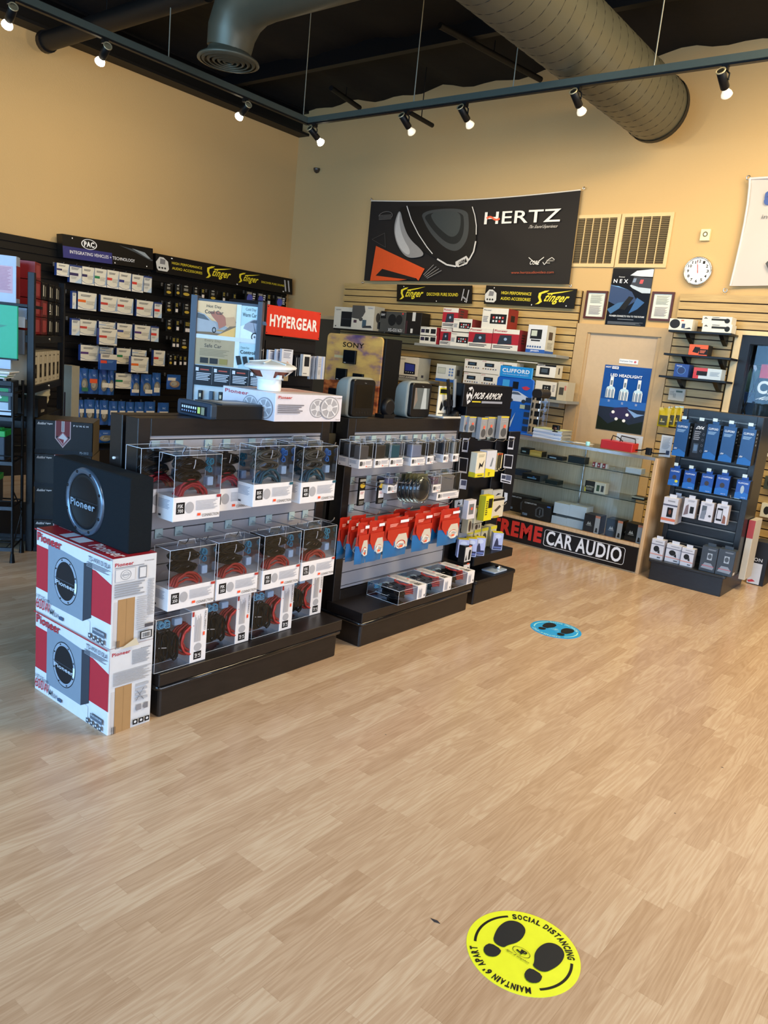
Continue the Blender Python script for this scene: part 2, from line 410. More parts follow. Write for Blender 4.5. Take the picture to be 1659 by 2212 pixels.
# ceiling: dark corrugated deck with drooping black insulation between purlins
m = MB(); n = 60
CEIL = mat('#17171a', .8, bump=.3, scale=6)
x0, x1 = XL, XR; nx, ny = 90, 12
vs_ = []; fs = []
for j in range(ny+1):
    for i in range(nx+1):
        x = x0+(x1-x0)*i/nx; y = YF+(YB-YF)*j/ny
        vs_.append((x, y, ZC-.05-.05*abs(math.sin(x*2.1))-.02*math.sin(x*9+y)))
for j in range(ny):
    for i in range(nx): a = j*(nx+1)+i; fs.append((a, a+nx+1, a+nx+2, a+1))
m.add(vs_, fs, CEIL, True); m.box(XL, XR, YF, YB, ZC+.05, ZC+.2, CEIL); structure(m, 'ceiling')
# black ledger beam along the top of the left wall
m = MB(); bm_ = mat('#101114', .5)
m.box(XL, XL+.06, YF, YB, 4.45, ZC, bm_); m.box(XL, XL+.2, YF, YB, 4.43, 4.46, bm_); m.box(XL, XL+.16, YF, YB, 4.72, 4.75, bm_)
m.build('ledger_beam', kind='structure')
for i, y in enumerate((-1.6, .4, 2.3, 4.9, 6.6)):
    m = MB(); m.box(XL, XR, y-.04, y+.04, 4.62, ZC, bm_); m.build('trim_%d' % (20+i), kind='structure')
# tan cove / chase low on the left part of the back wall (dark opening behind the racks)
m = MB(); m.box(XL, -7.25, YB-.03, YB, 2.02, 2.07, mat('#bfa478', .6)); m.build('trim_1', kind='structure')
m = MB(); m.box(XL+.02, -7.22, YB-.02, YB, 0, 2.02, mat('#4a4030', .8)); m.build('trim_2', kind='structure')
# baseboards
m = MB(); m.box(-2.16, XR, YB-.015, YB, 0, .1, mat('#2b2522', .5)); m.build('baseboard_back', kind='structure')
m = MB(); m.box(XL, XL+.015, YF, YB, 0, .1, mat('#2b2522', .5)); m.build('baseboard_left', kind='structure')

# slatwalls: separate boards of one panel, dark grooves between
def slat(x0, x1, z0, z1, pitch=.08, phase=0.0):
    m = MB(); m.box(x0, x1, YB-.03, YB-.002, z0, z1, mat('#3a2614', .8))
    z = z1
    while z-pitch > z0-.001:
        m.box(x0, x1, YB-.055, YB-.02, z-pitch+.012, z, WOOD_SLAT); z -= pitch
    return m
slat(-7.22, -3.80, .1, 2.50).build('wood_slatwall', label='long maple slatwall panel left of the wooden door, carrying the radio shelves', cat='slatwall')
m = slat(-2.745, GWX0-.03, .1, 2.145); mm = slat(-2.745, 2.2, 2.18, 2.50)
m.build('wood_slatwall', label='narrow maple slatwall strip between the wooden door and the black window', cat='slatwall')
mm.build('wood_slatwall', label='maple slatwall band above the black window at right', cat='slatwall')
slat(GWX0-.03, 1.2, .1, GWZ0-.05).build('wood_slatwall', label='maple slatwall below the black window, right of the blue-box rack', cat='slatwall')
slx = MB(); slx.box(-2.16, -2.10, YB-.055, YB-.001, GWZ0-.05, 2.18, mat('#d9c294', .5)); slx.box(-2.1, .3, YB-.055, YB-.001, 2.14, 2.18, mat('#d9c294', .5)); slx.build('trim_3', kind='structure')

# door in the back wall
DC = mat('#bfa98c', .55); FR = mat('#b79c74', .5)
m = MB(); 
m.box(-3.79, -3.66, YB-.06, YB, 0, 2.16, FR); m.box(-2.86, -2.75, YB-.06, YB, 0, 2.16, FR); m.box(-3.66, -2.86, YB-.06, YB, 2.07, 2.16, FR)
m.box(-3.68, -3.635, YB-.045, YB, 0, 2.09, FR); m.box(-2.9, -2.85, YB-.045, YB, 0, 2.09, FR); m.box(-3.64, -2.9, YB-.045, YB, 2.06, 2.09, FR)
structure(m, 'trim_4')
m = MB(); m.box(-3.635, -2.9, YB-.03, YB-.001, .01, 2.06, DC); dr = m.build('door_1', kind='structure')
m = MB(); m.lathe([(.012, 0), (.012, .04), (.028, .045), (.03, .065), (.015, .08)], CHROME, Matrix.Translation((-2.98, YB-.03, 1.0)) @ Matrix.Rotation(math.radians(90), 4, 'X')); m.build('door_handle', dr)

# garage window: black frame, glass, folding gate and yard seen through it
m = MB(); fb = mat('#1d1b1c', .35)
m.box(GWX0+.05, GWX0+.13, YB-.04, YB+.1, GWZ0, GWZ1, fb); m.box(GWX0+.13, GWX1-.08, YB-.04, YB+.1, GWZ1-.08, GWZ1, fb); m.box(GWX0+.13, GWX1-.08, YB-.04, YB+.1, GWZ0, GWZ0+.05, fb); m.box(GWX1-.08, GWX1, YB-.04, YB+.1, GWZ0, GWZ1, fb)
m.box(GWX0, GWX0+.05, YB-.03, YB+.15, GWZ0, GWZ1, fb)
m.box(GWX0+.13, GWX1-.08, YB+.03, YB+.038, GWZ0+.05, GWZ1-.08, GLASS); m.build('window_20', kind='structure')
g = MB(); gm = mat('#0b0e12', .5)
x = -2.3; Yg = YB+.26
while x < .3:
    g.tube([(x, Yg, 1.0), (x+.26, Yg, 1.9)], .011, gm, 4); g.tube([(x+.26, Yg+.02, 1.0), (x, Yg+.02, 1.9)], .011, gm, 4); x += .125
g.box(-2.4, .4, Yg-.01, Yg+.03, 1.88, 1.93, gm); g.box(-2.4, .4, Yg-.01, Yg+.03, .0, .05, gm)
for xx in (-2.4, -1.78, .38): g.box(xx, xx+.03, Yg-.01, Yg+.03, 0, 1.93, gm)
g.build('folding_gate', label='black folding scissor gate behind the dark back window', cat='gate')
# garage bay behind the window, open to the yard on its far side
gb = MB(); gd = mat('#1c1e22', .8)
gb.box(-4.2, 1.2, YB+2.1, YB+2.15, 0, 1.25, gd); gb.box(-4.2, 1.2, YB+2.1, YB+2.15, 1.98, 3, gd); gb.box(-4.25, -4.2, YB+.15, YB+2.15, 0, 3, gd); gb.box(1.2, 1.25, YB+.15, YB+2.15, 0, 3, gd); gb.box(-4.2, 1.2, YB+.15, YB+2.15, 3, 3.05, gd)
gb.build('wall_garage', kind='structure')
hg = MB(); random.seed(3)
for i in range(90):
    cx, cz, r = random.uniform(-5.2, 1.2), random.uniform(1.5, 2.4), random.uniform(.1, .24); cy = YB+4.3+random.uniform(-.2, .2)
    hg.lathe([(0, -r), (r*.7, -r*.7), (r, 0), (r*.7, r*.7), (0, r)], mat('#5d7d6a', .9) if i % 2 else mat('#7c9a84', .9), Matrix.Translation((cx, cy, cz)), 7)
hg.build('hedge', label='pale green hedge in the yard outside the dark back window', cat='hedge')
vn = MB(); vc = mat('#5f7fb0', .4, coat=.3)
vn.rbox(-4.9, -1.9, YB+2.6, YB+3.1, .5, 1.5, vc, .12); vn.rbox(-4.4, -2.3, YB+2.65, YB+3.05, 1.45, 1.62, vc, .1)
vn.lathe([(.28, -.1), (.3, 0), (.28, .1)], BLK, Matrix.Translation((-4.2, YB+2.62, .3)) @ Matrix.Rotation(math.pi/2, 4, 'X')); vn.lathe([(.28, -.1), (.3, 0), (.28, .1)], BLK, Matrix.Translation((-2.6, YB+2.62, .3)) @ Matrix.Rotation(math.pi/2, 4, 'X'))
vn.build('van', label='pale blue vehicle parked outside behind the folding gate', cat='car')
gy = MB(); gy.box(-9, 5, YB+2.2, YB+6, -.12, -.02, mat('#6e6e6c', .9)); gy.build('ground_yard', kind='structure')
area('yard_daylight', (-2.5, YB+2.3, 3.6), (-2.6, YB+3.2, 1.4), 5, .8, 9, (.75, .87, 1.0))

# ================================================================== CEILING DUCTS, PIPES, TRACK LIGHTS
DUCT = mat('#5c5b4c', .42, .4, .1, scale=3); DUCTB = mat('#2c2b29', .5, .4)
m = MB(); Mx = Matrix.Translation((-3.12, 0, 4.12)) @ Matrix.Rotation(math.radians(-90), 4, 'X')   # local z -> +Y
m.lathe([(.29, YF+.1), (.29, 7.55)], DUCT, Mx, 40, False); m.lathe([(.0, 7.55), (.29, 7.55)], DUCTB, Mx, 40, False)
main = m.build('spiral_duct', label='thick grey spiral air duct running toward the back wall', cat='duct')
sm = MB(); pts = []
for i in range(0, 24*62):
    a = 2*math.pi*i/24; pts.append((-3.12+.2905*math.cos(a), -1.5+i/24*.146, 4.12+.2905*math.sin(a)))
sm.tube(pts, .0022, DUCTB, 4); sm.build('spiral_seam', main, label='raised spiral seam of the duct')
cp = MB(); cp.lathe([(.300, 7.50), (.300, 7.56)], DUCTB, Mx, 40, False); cp.lathe([(0, 7.565), (.298, 7.565)], DUCTB, Mx, 40, False); cp.build('end_cap', main)
m = MB(); BY = 4.22; BZ = 4.14
R_ = .2
P = [(-3.3, BY, BZ), (-4.2, BY, BZ), (-4.85, BY, BZ), (-5.02, BY, BZ-.02), (-5.16, BY, BZ-.1), (-5.23, BY, BZ-.22), (-5.25, BY, BZ-.34)]
m.tube(P, [R_, R_, R_, R_*1.0, R_*.98, R_*.92, R_*.85], DUCT, 28)
br = m.build('branch_duct', label='dark branch duct bending down to a round ceiling diffuser', cat='duct')
m = MB(); Md = Matrix.Translation((-5.25, BY, BZ-.42))
m.lathe([(.16, .08), (.17, .05), (.235, .01), (.24, -.005), (.215, -.01)], DUCT, Md, 32, False)
for r in (.19, .15, .11, .07, .03): m.lathe([(r+.018, -.004), (r, -.018), (r-.006, -.012), (r+.01, .006)], DUCT, Md, 28, False)
m.lathe([(.0, .03), (.2, .03)], BLK, Md, 28, False); m.build('diffuser', br, label='round diffuser with concentric rings')
m = MB(); m.tube([(-6.9, 4.17, 4.25), (-6.9, 4.17, ZC-.125)], .006, BLK, 5); m.tube([(-7.95, 4.17, 4.25), (-5.5, 4.17, 4.25)], .085, mat('#1d1c1b', .5), 18); m.lathe([(.0, 0), (.1, 0), (.1, .06)], BLK, Matrix.Translation((-7.97, 4.17, 4.25)) @ Matrix.Rotation(math.pi/2, 4, 'Y'), 18)
m.build('pipe', label='thin round black duct ending short of the left wall', cat='pipe')
def pipe(a, b, r, lab):
    m = MB(); m.tube([a, b], r, mat('#0e0e10', .5), 8); c_ = (a+b)/2; m.tube([c_, Vector((c_.x, c_.y, ZC-.125))], .006, mat('#0e0e10', .5), 5); m.build('pipe', label=lab, cat='pipe')
pipe(onZ((950, 55), 4.6), onZ((1168, 172), 4.6), .03, 'black sprinkler pipe left of the thick spiral duct')
pipe(onZ((715, 190), 4.6), onZ((777, 233), 4.6), .03, 'short black pipe stub at the ceiling edge above the track corner')
pipe(onZ((885, 243), 4.2), onZ((934, 271), 4.2), .025, 'short black pipe stub behind the first right-hand spotlight')
# track lighting
TX, TY, TZ = -5.9, 5.757, 3.754
TK = 5.9/7
trm = mat('#5c665e', .35, .5); trb = mat('#16181a', .4)
m = MB()
m.box(TX-.03, TX+.03, -2.5, TY+.03, TZ, TZ+.05, trm); m.box(TX-.018, TX+.018, -2.5, TY, TZ-.012, TZ, trb)
m.box(TX, 4.0, TY-.03, TY+.03, TZ, TZ+.05, trm); m.box(TX, 4.0, TY-.018, TY+.018, TZ-.012, TZ, trb)
m.build('light_track', label='L-shaped grey lighting track hung below the dark ceiling', cat='light track')
for i, (x, y) in enumerate(((TX, 1.0), (TX, 4.13), (TX, 5.69), (-4.6, TY), (-3.6, TY), (-2.45, TY), (-.76, TY))):
    m = MB(); m.tube([(x, y, TZ+.05), (x, y, ZC-.05)], .005, mat('#8a8878', .5), 5)
    m.build('suspension_rod', label='thin metal rod holding the lighting track, %s' % ('behind the viewer', 'above the left run', 'at the track corner', 'first right of the corner', 'second right of the corner', 'left of the thick duct', 'at the far right')[i], cat='rod', group='rods holding the lighting track')
def spot(loc, target, lab, glow, power):
    loc = Vector(loc); t = thing('track_spotlight', lab, 'spotlight', loc, 0, 'spotlights on the ceiling track')
    d = (Vector(target)-loc).normalized()
    q = d.to_track_quat('-Z', 'Y').to_matrix().to_4x4()
    hub = loc+Vector((0, 0, -.10)); Mh = Matrix.Translation(hub) @ q
    m = MB(); m.box(loc.x-.02, loc.x+.02, loc.y-.02, loc.y+.02, loc.z-.04, loc.z, trb); m.tube([loc+Vector((.0, 0, -.03)), loc+Vector((.035, 0, -.06)), loc+Vector((.035, 0, -.10))], .006, CHROME if glow else trb, 6); m.build('mounting_arm', t)
    m = MB(); m.lathe([(.024, .075), (.03, .07), (.03, -.055), (.027, -.06)], trb, Mh, 16); m.lathe([(.029, .075), (.033, .078), (.033, .07)], mat('#c9b98f', .4, .6), Mh, 16); m.build('lamp_housing', t)
    m = MB(); bulb = mat('#fff0d2', .3, emit=14.0 if glow else .55); m.lathe([(.016, -.06), (.022, -.075), (.036, -.1), (.039, -.115), (.03, -.125), (0, -.128)], bulb, Mh, 16); m.build('bulb', t, label='reflector bulb')
    l = bpy.data.lights.new('spot_beam', 'SPOT'); l.energy = power; l.color = (1.0, .79, .47); l.spot_size = math.radians(118); l.spot_blend = .9; l.shadow_soft_size = .04
    lo = bpy.data.objects.new('spot_beam', l); COL.objects.link(lo); lo.location = hub+d*.16; lo.rotation_euler = d.to_track_quat('-Z', 'Y').to_euler()
names4 = ['glowing spotlight at the far left end of the visible track', 'glowing spotlight second from left on the left track run', 'glowing spotlight on the left track run nearest the track corner', 'glowing spotlight just under the corner of the lighting track']
for (y, lab) in zip((3.37, 4.22, 5.88), names4): spot((TX, y*TK, TZ), (-8.2, y*TK+.5, 2.7), lab, True, SPOT_POWER)
spot((TX+.1, TY, TZ), (-5.6, 8.0, 2.4), names4[3], True, SPOT_POWER)
for x, lab in ((-5.54, 'black spotlight on the back track run, first right of the corner'), (-4.80, 'black spotlight on the back track run, second right of the corner'), (-3.585, 'black spotlight hanging in front of the thick spiral duct'), (-2.31, 'black spotlight at the right end of the visible track')):
    spot((x*TK, TY, TZ), (x*TK+.25, 8.0, 2.2), lab, False, SPOT_POWER)

# ================================================================== BACK WALL FIXTURES
def wallmap(Y=YB): return lambda a, b, o=0.0: onY((a, b), Y-o)
# Hertz banner: sagging fabric between four corner ties
Z5 = zf(780, 390, 3.19)
hb = MB(); YBN = YB-.05; NB = mat('#2b2725', .7, bump=.2, scale=4)
c = [onY(Z5(*q), YBN) for q in ((20, 690), (1435, 715), (1515, 65), (70, 140))]
def bil(u, v): return c[0]*(1-u)*(1-v)+c[1]*u*(1-v)+c[2]*u*v+c[3]*(1-u)*v
N1, N2 = 40, 16; vs_ = []; fs = []
for j in range(N2+1):
    for i in range(N1+1):
        u, v = i/N1, j/N2; p = bil(u, v)
        p = p+Vector((0, .012*math.sin(u*17+v*9)*math.sin(v*3.1)*math.sin(u*3.1), -.045*math.sin(u*math.pi)*v+.03*math.sin(u*math.pi)*(1-v)*.2)); vs_.append(p)
for j in range(N2):
    for i in range(N1): a = j*(N1+1)+i; fs.append((a, a+1, a+N1+2, a+N1+1))
hb.add(vs_, fs, NB, True); 
top = [bil(i/20, 1)+Vector((0, -.004, -.045*math.sin(i/20*math.pi))) for i in range(21)]; hb.tube(top, .007, mat('#e6dfd0', .6), 5)
m = MB(); m.o = .02
W = wallmap(YBN)
def W5(pts): return [Z5(*p) for p in pts]
def P5(pts, col): m.poly(W5(pts), W, col)
def S5(pts, col):
    for _ in range(3): pts = [q for a, b in zip(pts, pts[1:]+pts[:1]) for q in ((a[0]*.75+b[0]*.25, a[1]*.75+b[1]*.25), (a[0]*.25+b[0]*.75, a[1]*.25+b[1]*.75))]
    P5(pts, col)
P5([(62, 690), (103, 450), (438, 608), (395, 690), (378, 672), (260, 690)], '#d9501c'); P5([(100, 655), (145, 608), (372, 672), (380, 688), (300, 680)], '#2b2725')
def arcpts(cx, cy, rx, ry, a0, a1, tilt, n=24):
    out = []
    for i in range(n+1):
        a = math.radians(a0+(a1-a0)*i/n); x = rx*math.cos(a); y = ry*math.sin(a); t = math.radians(tilt)
        out.append((cx+x*math.cos(t)-y*math.sin(t), cy+x*math.sin(t)+y*math.cos(t)))
    return out
S5([(268, 190), (235, 270), (226, 345), (240, 420), (275, 490), (315, 528), (360, 535), (435, 520), (420, 480), (330, 400), (290, 300)], '#8f8d8b')
S5([(268, 190), (262, 300), (290, 400), (340, 480), (330, 520), (275, 480), (240, 400), (232, 330)], '#b9b7b4')
P5([(268, 190), (310, 175), (765, 178), (790, 300), (792, 420), (760, 520), (690, 590), (600, 590), (520, 540), (420, 480), (340, 400), (290, 290)], '#1b1a1a')
S5([(405, 205), (730, 185), (745, 290), (735, 400), (690, 470), (640, 490), (570, 460), (490, 380), (440, 300)], '#34393b')
S5([(420, 225), (700, 205), (712, 300), (700, 390), (660, 440), (600, 435), (540, 390), (470, 310)], '#23282a')
S5([(470, 215), (680, 205), (690, 290), (670, 370), (620, 395), (560, 350), (500, 290)], '#2f3739')
def stroke(pts, w, col):
    for (a0, b0), (a1, b1) in zip(pts[:-1], pts[1:]):
        dx, dy = a1-a0, b1-b0; L_ = math.hypot(dx, dy) or 1; ox, oy = -dy/L_*w/2, dx/L_*w/2
        P5([(a0+ox, b0+oy), (a0-ox, b0-oy), (a1-ox, b1-oy), (a1+ox, b1+oy)][::-1], col)
stroke([(315, 175), (345, 270), (395, 370), (455, 460), (492, 505)], 6, '#d8d5d0'); stroke([(766, 180), (784, 240), (794, 310), (793, 372)], 6, '#d8d5d0')
stroke([(524, 540), (590, 580), (655, 592)], 11, '#cfccc8'); stroke([(700, 585), (745, 545), (775, 490), (790, 418)], 9, '#cfccc8')
P5([(650, 560), (725, 518), (745, 545), (730, 575), (670, 597), (652, 590)], '#c5c2be'); P5([(668, 562), (722, 535), (730, 560), (676, 588)], '#1d1c1c')
for k in range(4): stroke([(430+k*8, 650+k*8), (500+k*18, 580+k*13)], 4, '#8a8886')
def t5(t, x0, y0, x1, y1, dy, col, bold=0, shear=0, rise=0):
    A, B, C_ = W(*Z5(x0, y1)), W(*Z5(x1, y1+rise)), W(*Z5(x0+dy, y0)); m.text(t, 0, 0, 1, 1, aff(A, B, C_, (0, -1, 0)), col, bold, shear)
t5('HERTZ', 855, 222, 1378, 305, 8, '#ebe6de', .5, 0, -20); t5('HERTZ', 672, 555, 724, 580, 3, '#d8d5d0', 0, 0, -14)
stroke([(866, 262), (880, 250), (900, 252), (915, 266), (935, 272), (955, 262)], 14, '#dd5a35')
t5('The Sound Experience', 1150, 312, 1370, 340, 2, '#c9c4bc', 0, .1, -6); t5('www.hertzaudiovideo.com', 1042, 628, 1335, 645, 1, '#a8431f', 0, 0, -3)
stroke([(1155, 530), (1195, 565), (1215, 580)], 5, '#d8d5d0'); stroke([(1260, 528), (1225, 555), (1210, 580)], 5, '#d8d5d0'); t5('CORE', 1168, 555, 1240, 582, 2, '#d8d5d0', 1, .1)
stroke([(1252, 562), (1262, 580), (1290, 545), (1315, 530), (1333, 545)], 4, '#d8d5d0'); t5('WARRANTY', 1285, 549, 1340, 561, 1, '#a8a49c'); t5('FREE', 1285, 566, 1310, 576, 1, '#a8a49c')
for k in range(4): stroke([(122, 242+k*9), (208, 236+k*9)], 4, '#5e5b58')
stroke(arcpts(168, 245, 48, 30, 200, 400, -15), 3, '#6e6b68'); stroke([(75, 405), (162, 362), (168, 460), (75, 405)], 2, '#4a4745')
hb.merge(m); ban = hb.build('banner', label='wide black fabric banner with speaker picture and orange corner, tied to the back wall', cat='banner')
for q in ((70, 128), (1535, 52), (10, 702), (1442, 725)):
    p = onY(Z5(*q), YB-.03); m = MB(); m.tube([p+Vector((.012*math.cos(a), 0, .012*math.sin(a))) for a in [i*math.pi/5 for i in range(10)]], .004, CHROME, 5, True); m.build('grommet_tie', ban)

# vents
def vent(x0, x1, z0, z1, cols, lab):
    t = thing('return_air_grille', lab, 'vent', ((x0+x1)/2, YB, z0), 0, 'return air grilles high on the back wall'); fm = mat('#cfb481', .45)
    m = MB(); e = .035
    for a, b, c_, d_ in ((x0, x1, z0, z0+e), (x0, x1, z1-e, z1), (x0, x0+e, z0+e, z1-e), (x1-e, x1, z0+e, z1-e)): m.box(a, b, YB-.02, YB-.001, c_, d_, fm)
    m.build('frame', t); m = MB(); m.box(x0+e, x1-e, YB-.004, YB-.001, z0+e, z1-e, mat('#2b231a', .8)); 
    nz = 26
    for i in range(nz):
        z = z0+e+(z1-z0-2*e)*(i+.5)/nz; m.add([(x0+e, YB-.006, z-.004), (x1-e, YB-.006, z-.004), (x1-e, YB-.014, z+.004), (x0+e, YB-.014, z+.004)], [(0, 1, 2, 3)], mat('#a08a62', .5))
    m.build('louvres', t); m = MB()
    for i in range(1, cols): x = x0+e+(x1-x0-2*e)*i/cols; m.box(x-.004, x+.004, YB-.02, YB-.005, z0+e, z1-e, fm)
    m.build('ribs', t)
vent(-4.01, -3.50, 2.75, 3.28, 5, 'left tan return air grille beside the black banner'); vent(-3.49, -2.95, 2.75, 3.28, 5, 'right tan return air grille, on the clock side')

# clock: 11:57
cc = onY((1508, 586), YB-.02); t = thing('wall_clock', 'round white wall clock with a silver rim and red hands', 'clock', cc)
Mk = Matrix.Translation(cc) @ Matrix.Rotation(math.radians(90), 4, 'X'); 
m = MB(); m.lathe([(.135, -.018), (.137, .02), (.128, .03), (.122, .024), (.122, .012)], mat('#c8c4bc', .2, .9), Mk, 40); m.build('rim', t)
m = MB(); m.lathe([(.0, .013), (.122, .013)], mat('#eef0ec', .5), Mk, 40, False)
mp = aff(cc+Vector((0, -.0135, 0)), cc+Vector((1, -.0135, 0)), cc+Vector((0, -.0135, 1)))
for k in range(1, 13):
    a = math.radians(90-30*k); u, v = .094*math.cos(a), .094*math.sin(a); w = .011 if k < 10 else .018; m.text(str(k), u-w, v-.014, u+w, v+.014, mp, '#15151a', 2, o=.0003)
m.build('dial', t)
def hand(L_, w, a, col, o, nm):
    m = MB(); a = math.radians(90-a); ca, sa = math.cos(a), math.sin(a)
    m.poly([(-.02*ca-w*sa, -.02*sa+w*ca), (-.02*ca+w*sa, -.02*sa-w*ca), (L_*ca+w*.4*sa, L_*sa-w*.4*ca), (L_*ca-w*.4*sa, L_*sa+w*.4*ca)], mp, col, o); m.build(nm, t)
hand(.06, .004, 352, '#b3221c', .002, 'hour_hand'); hand(.1, .003, 349, '#c2261f', .003, 'minute_hand'); hand(.1, .0008, 95, '#444444', .004, 'second_hand')
# alarm strobe
a, w, z, h = rectY([zf(1200, 440, 3.614)(*q) for q in ((1128, 288), (1200, 290), (1140, 200))], YB-.02)
m = MB(); m.box(a, a+w, YB-.035, YB-.001, z, z+h, mat('#e6dcae', .5)); mp = aff((a, YB-.035, z), (a+w, YB-.035, z), (a, YB-.035, z+h)); m.ell(.5, .55, .28, .24, mp, '#5b5540', .55); m.ell(.5, .55, .1, .09, mp, '#f4f0dc'); m.build('alarm_device', label='small cream square alarm device on the wall above the clock', cat='alarm')
# dome camera near corner
p = onY((684, 367), 7.97); m = MB(); m.lathe([(.045, .02), (.045, 0), (.03, -.03), (0, -.045)], mat('#3b342c', .3), Matrix.Translation(p), 16); m.build('security_camera', label='small dark security camera high in the room corner', cat='camera')

# white banner at the right edge
Z9 = zf(1500, 360, 7.37)
m = MB(); cl = mat('#bdb7b2', .7, bump=.15, scale=3)
edge = [(885, 190), (880, 320), (850, 600), (800, 900), (740, 1200), (660, 1550), (575, 1900)]
L_ = [onY(Z9(*q), YB-.05) for q in edge]; n = len(L_)
vs_ = []; NB_ = 14
for i, p in enumerate(L_):
    bot = i/(n-1)
    for j in range(NB_+1):
        f = j/NB_; x = p.x+(.05-p.x)*f; z = p.z+(.03*math.sin(f*3)*(bot)) ; vs_.append((x, YB-.05+.012*math.sin(f*20+bot*6), z))
fs = [(i*(NB_+1)+j, i*(NB_+1)+j+NB_+1, i*(NB_+1)+j+NB_+2, i*(NB_+1)+j+1) for i in range(n-1) for j in range(NB_)]
fs = [f for f in fs]
m.add(vs_, fs, cl, True); m.tube([Vector(v)-Vector((0, .006, 0)) for v in L_], .012, mat('#d2cecb', .6), 5); m.tube([L_[0], L_[0]+Vector((2.0, 0, 0))], .012, mat('#d2cecb', .6), 5)
cm_ = m
m = MB(); W9 = wallmap(YB-.07)
def t9(t, x0, y0, x1, y1, col, bold=0, shear=0, mb=None):
    A, B, C_ = W9(*Z9(x0, y1)), W9(*Z9(x1, y1)), W9(*Z9(x0+(y1-y0)*.12, y0)); (mb or m).text(t, 0, 0, 1, 1, aff(A, B, C_, (0, -1, 0)), col, bold, shear)
t9('a', 1095, 385, 1290, 610, '#2f4f94', 3, .05); t9('in', 1065, 765, 1165, 828, '#5a5a60', 0, .1)
m.poly([Z9(*q) for q in ((1130, 1540), (1170, 1500), (1260, 1620), (1260, 1700), (1172, 1625))][::-1], W9, '#3a3b3c'); cm_.merge(m); bw = cm_.build('banner', label='pale grey fabric banner with a blue letter, at the right edge of the back wall', cat='banner')
m = MB()
for q in ((860, 175), (490, 1970)):
    p = onY(Z9(*q), YB-.05); m.tube([p+Vector((.018*math.cos(a), 0, .018*math.sin(a))) for a in [i*math.pi/5 for i in range(10)]], .005, CHROME, 5, True)
m.build('grommet_tie', bw)

# Stinger signs on the slatwall
def stinger_logo(m, mp, u0, v0, u1, v1):
    w, h = u1-u0, v1-v0; Y_ = '#e2cf2c'
    G = lambda pts: m.poly([(u0+w*a, v0+h*b) for a, b in pts], mp, Y_)
    S = [(.02, .0), (.12, .04), (.2, .2), (.14, .5), (.16, .72), (.3, .86), (.36, .98), (.24, .95), (.08, .78), (.07, .5), (.12, .25), (.08, .12)]
    G(S); m.text('tinger', u0+w*.17, v0+h*.05, u0+w*.97, v0+h*.78, mp, Y_, 1.3, .2); G([(.3, .78), (1.0, 1.05), (.7, .86), (.36, .70)])
def amp_icon(m, mp, u0, v0, u1, v1):
    w, h = u1-u0, v1-v0
    m.poly([(u0+w*a, v0+h*b) for a, b in ((.15, 0), (.85, .0), (1, .2), (.95, .75), (.6, 1), (.3, 1), (0, .6), (.05, .15))], mp, '#c9c9c5')
    m.poly([(u0+w*a, v0+h*b) for a, b in ((.3, .5), (.7, .5), (.75, .85), (.35, .9))], mp, '#77777a')
    for k in range(3): m.ell(u0+w*(.25+.22*k), v0+h*.22, w*.08, h*.08, mp, '#333333', n=8)
def header(name, p3, thick, lab, art, dirn):
    """p3: BL,BR,TL world points of the face"""
    BL, BR, TL = (Vector(q) for q in p3); nrm = (BR-BL).cross(TL-BL).normalized()
    m = MB(); TR = BR+TL-BL; b = -nrm*thick
    m.add([BL, BR, TR, TL, BL+b, BR+b, TR+b, TL+b], [(0, 1, 2, 3), (5, 4, 7, 6), (4, 0, 3, 7), (1, 5, 6, 2), (3, 2, 6, 7), (4, 5, 1, 0)], mat('#171513', .35))
    mp = aff(BL, BR, TL); art(m, mp)
    for u, v in ((.1, .88), (.55, .08), (.92, .12)): m.ell(u, v, .006, .035, mp, '#e8e8e8', n=8)
    return m.build(name, label=lab, cat='sign')
def art_discover(m, mp):
    stinger_logo(m, mp, .03, .12, .40, .85); m.text('DISCOVER PURE SOUND', .42, .38, .83, .56, mp, '#e2cf2c', .5)
    for a, b in (((.87, .15), (.9, .8)), ((.93, .05), (.96, .75))): m.poly([a, (a[0]+.012, a[1]), (b[0]+.012, b[1]), b], mp, '#a9a9ac')
    m.poly([(.88, .35), (.95, .12), (.955, .2), (.885, .45)], mp, '#8a8a8e')
def art_hp(m, mp):
    amp_icon(m, mp, .0, .1, .14, .78); m.text('HIGH PERFORMANCE', .19, .56, .53, .72, mp, '#e2cf2c', .5); m.text('AUDIO ACCESSORIES', .19, .26, .53, .42, mp, '#e2cf2c', .5); stinger_logo(m, mp, .58, .12, .97, .88)
YS = 7.9
header('header_sign', [onY(p, YS) for p in ((857, 651), (1018, 656), (857.5, 614.3))], .02, 'black and yellow DISCOVER PURE SOUND sign on the wood slatwall', art_discover, 'Y')
header('header_sign', [onY(p, YS) for p in ((1045, 656), (1239, 667), (1050.5, 616.3))], .02, 'black and yellow HIGH PERFORMANCE AUDIO ACCESSORIES sign on the wood slatwall', art_hp, 'Y')

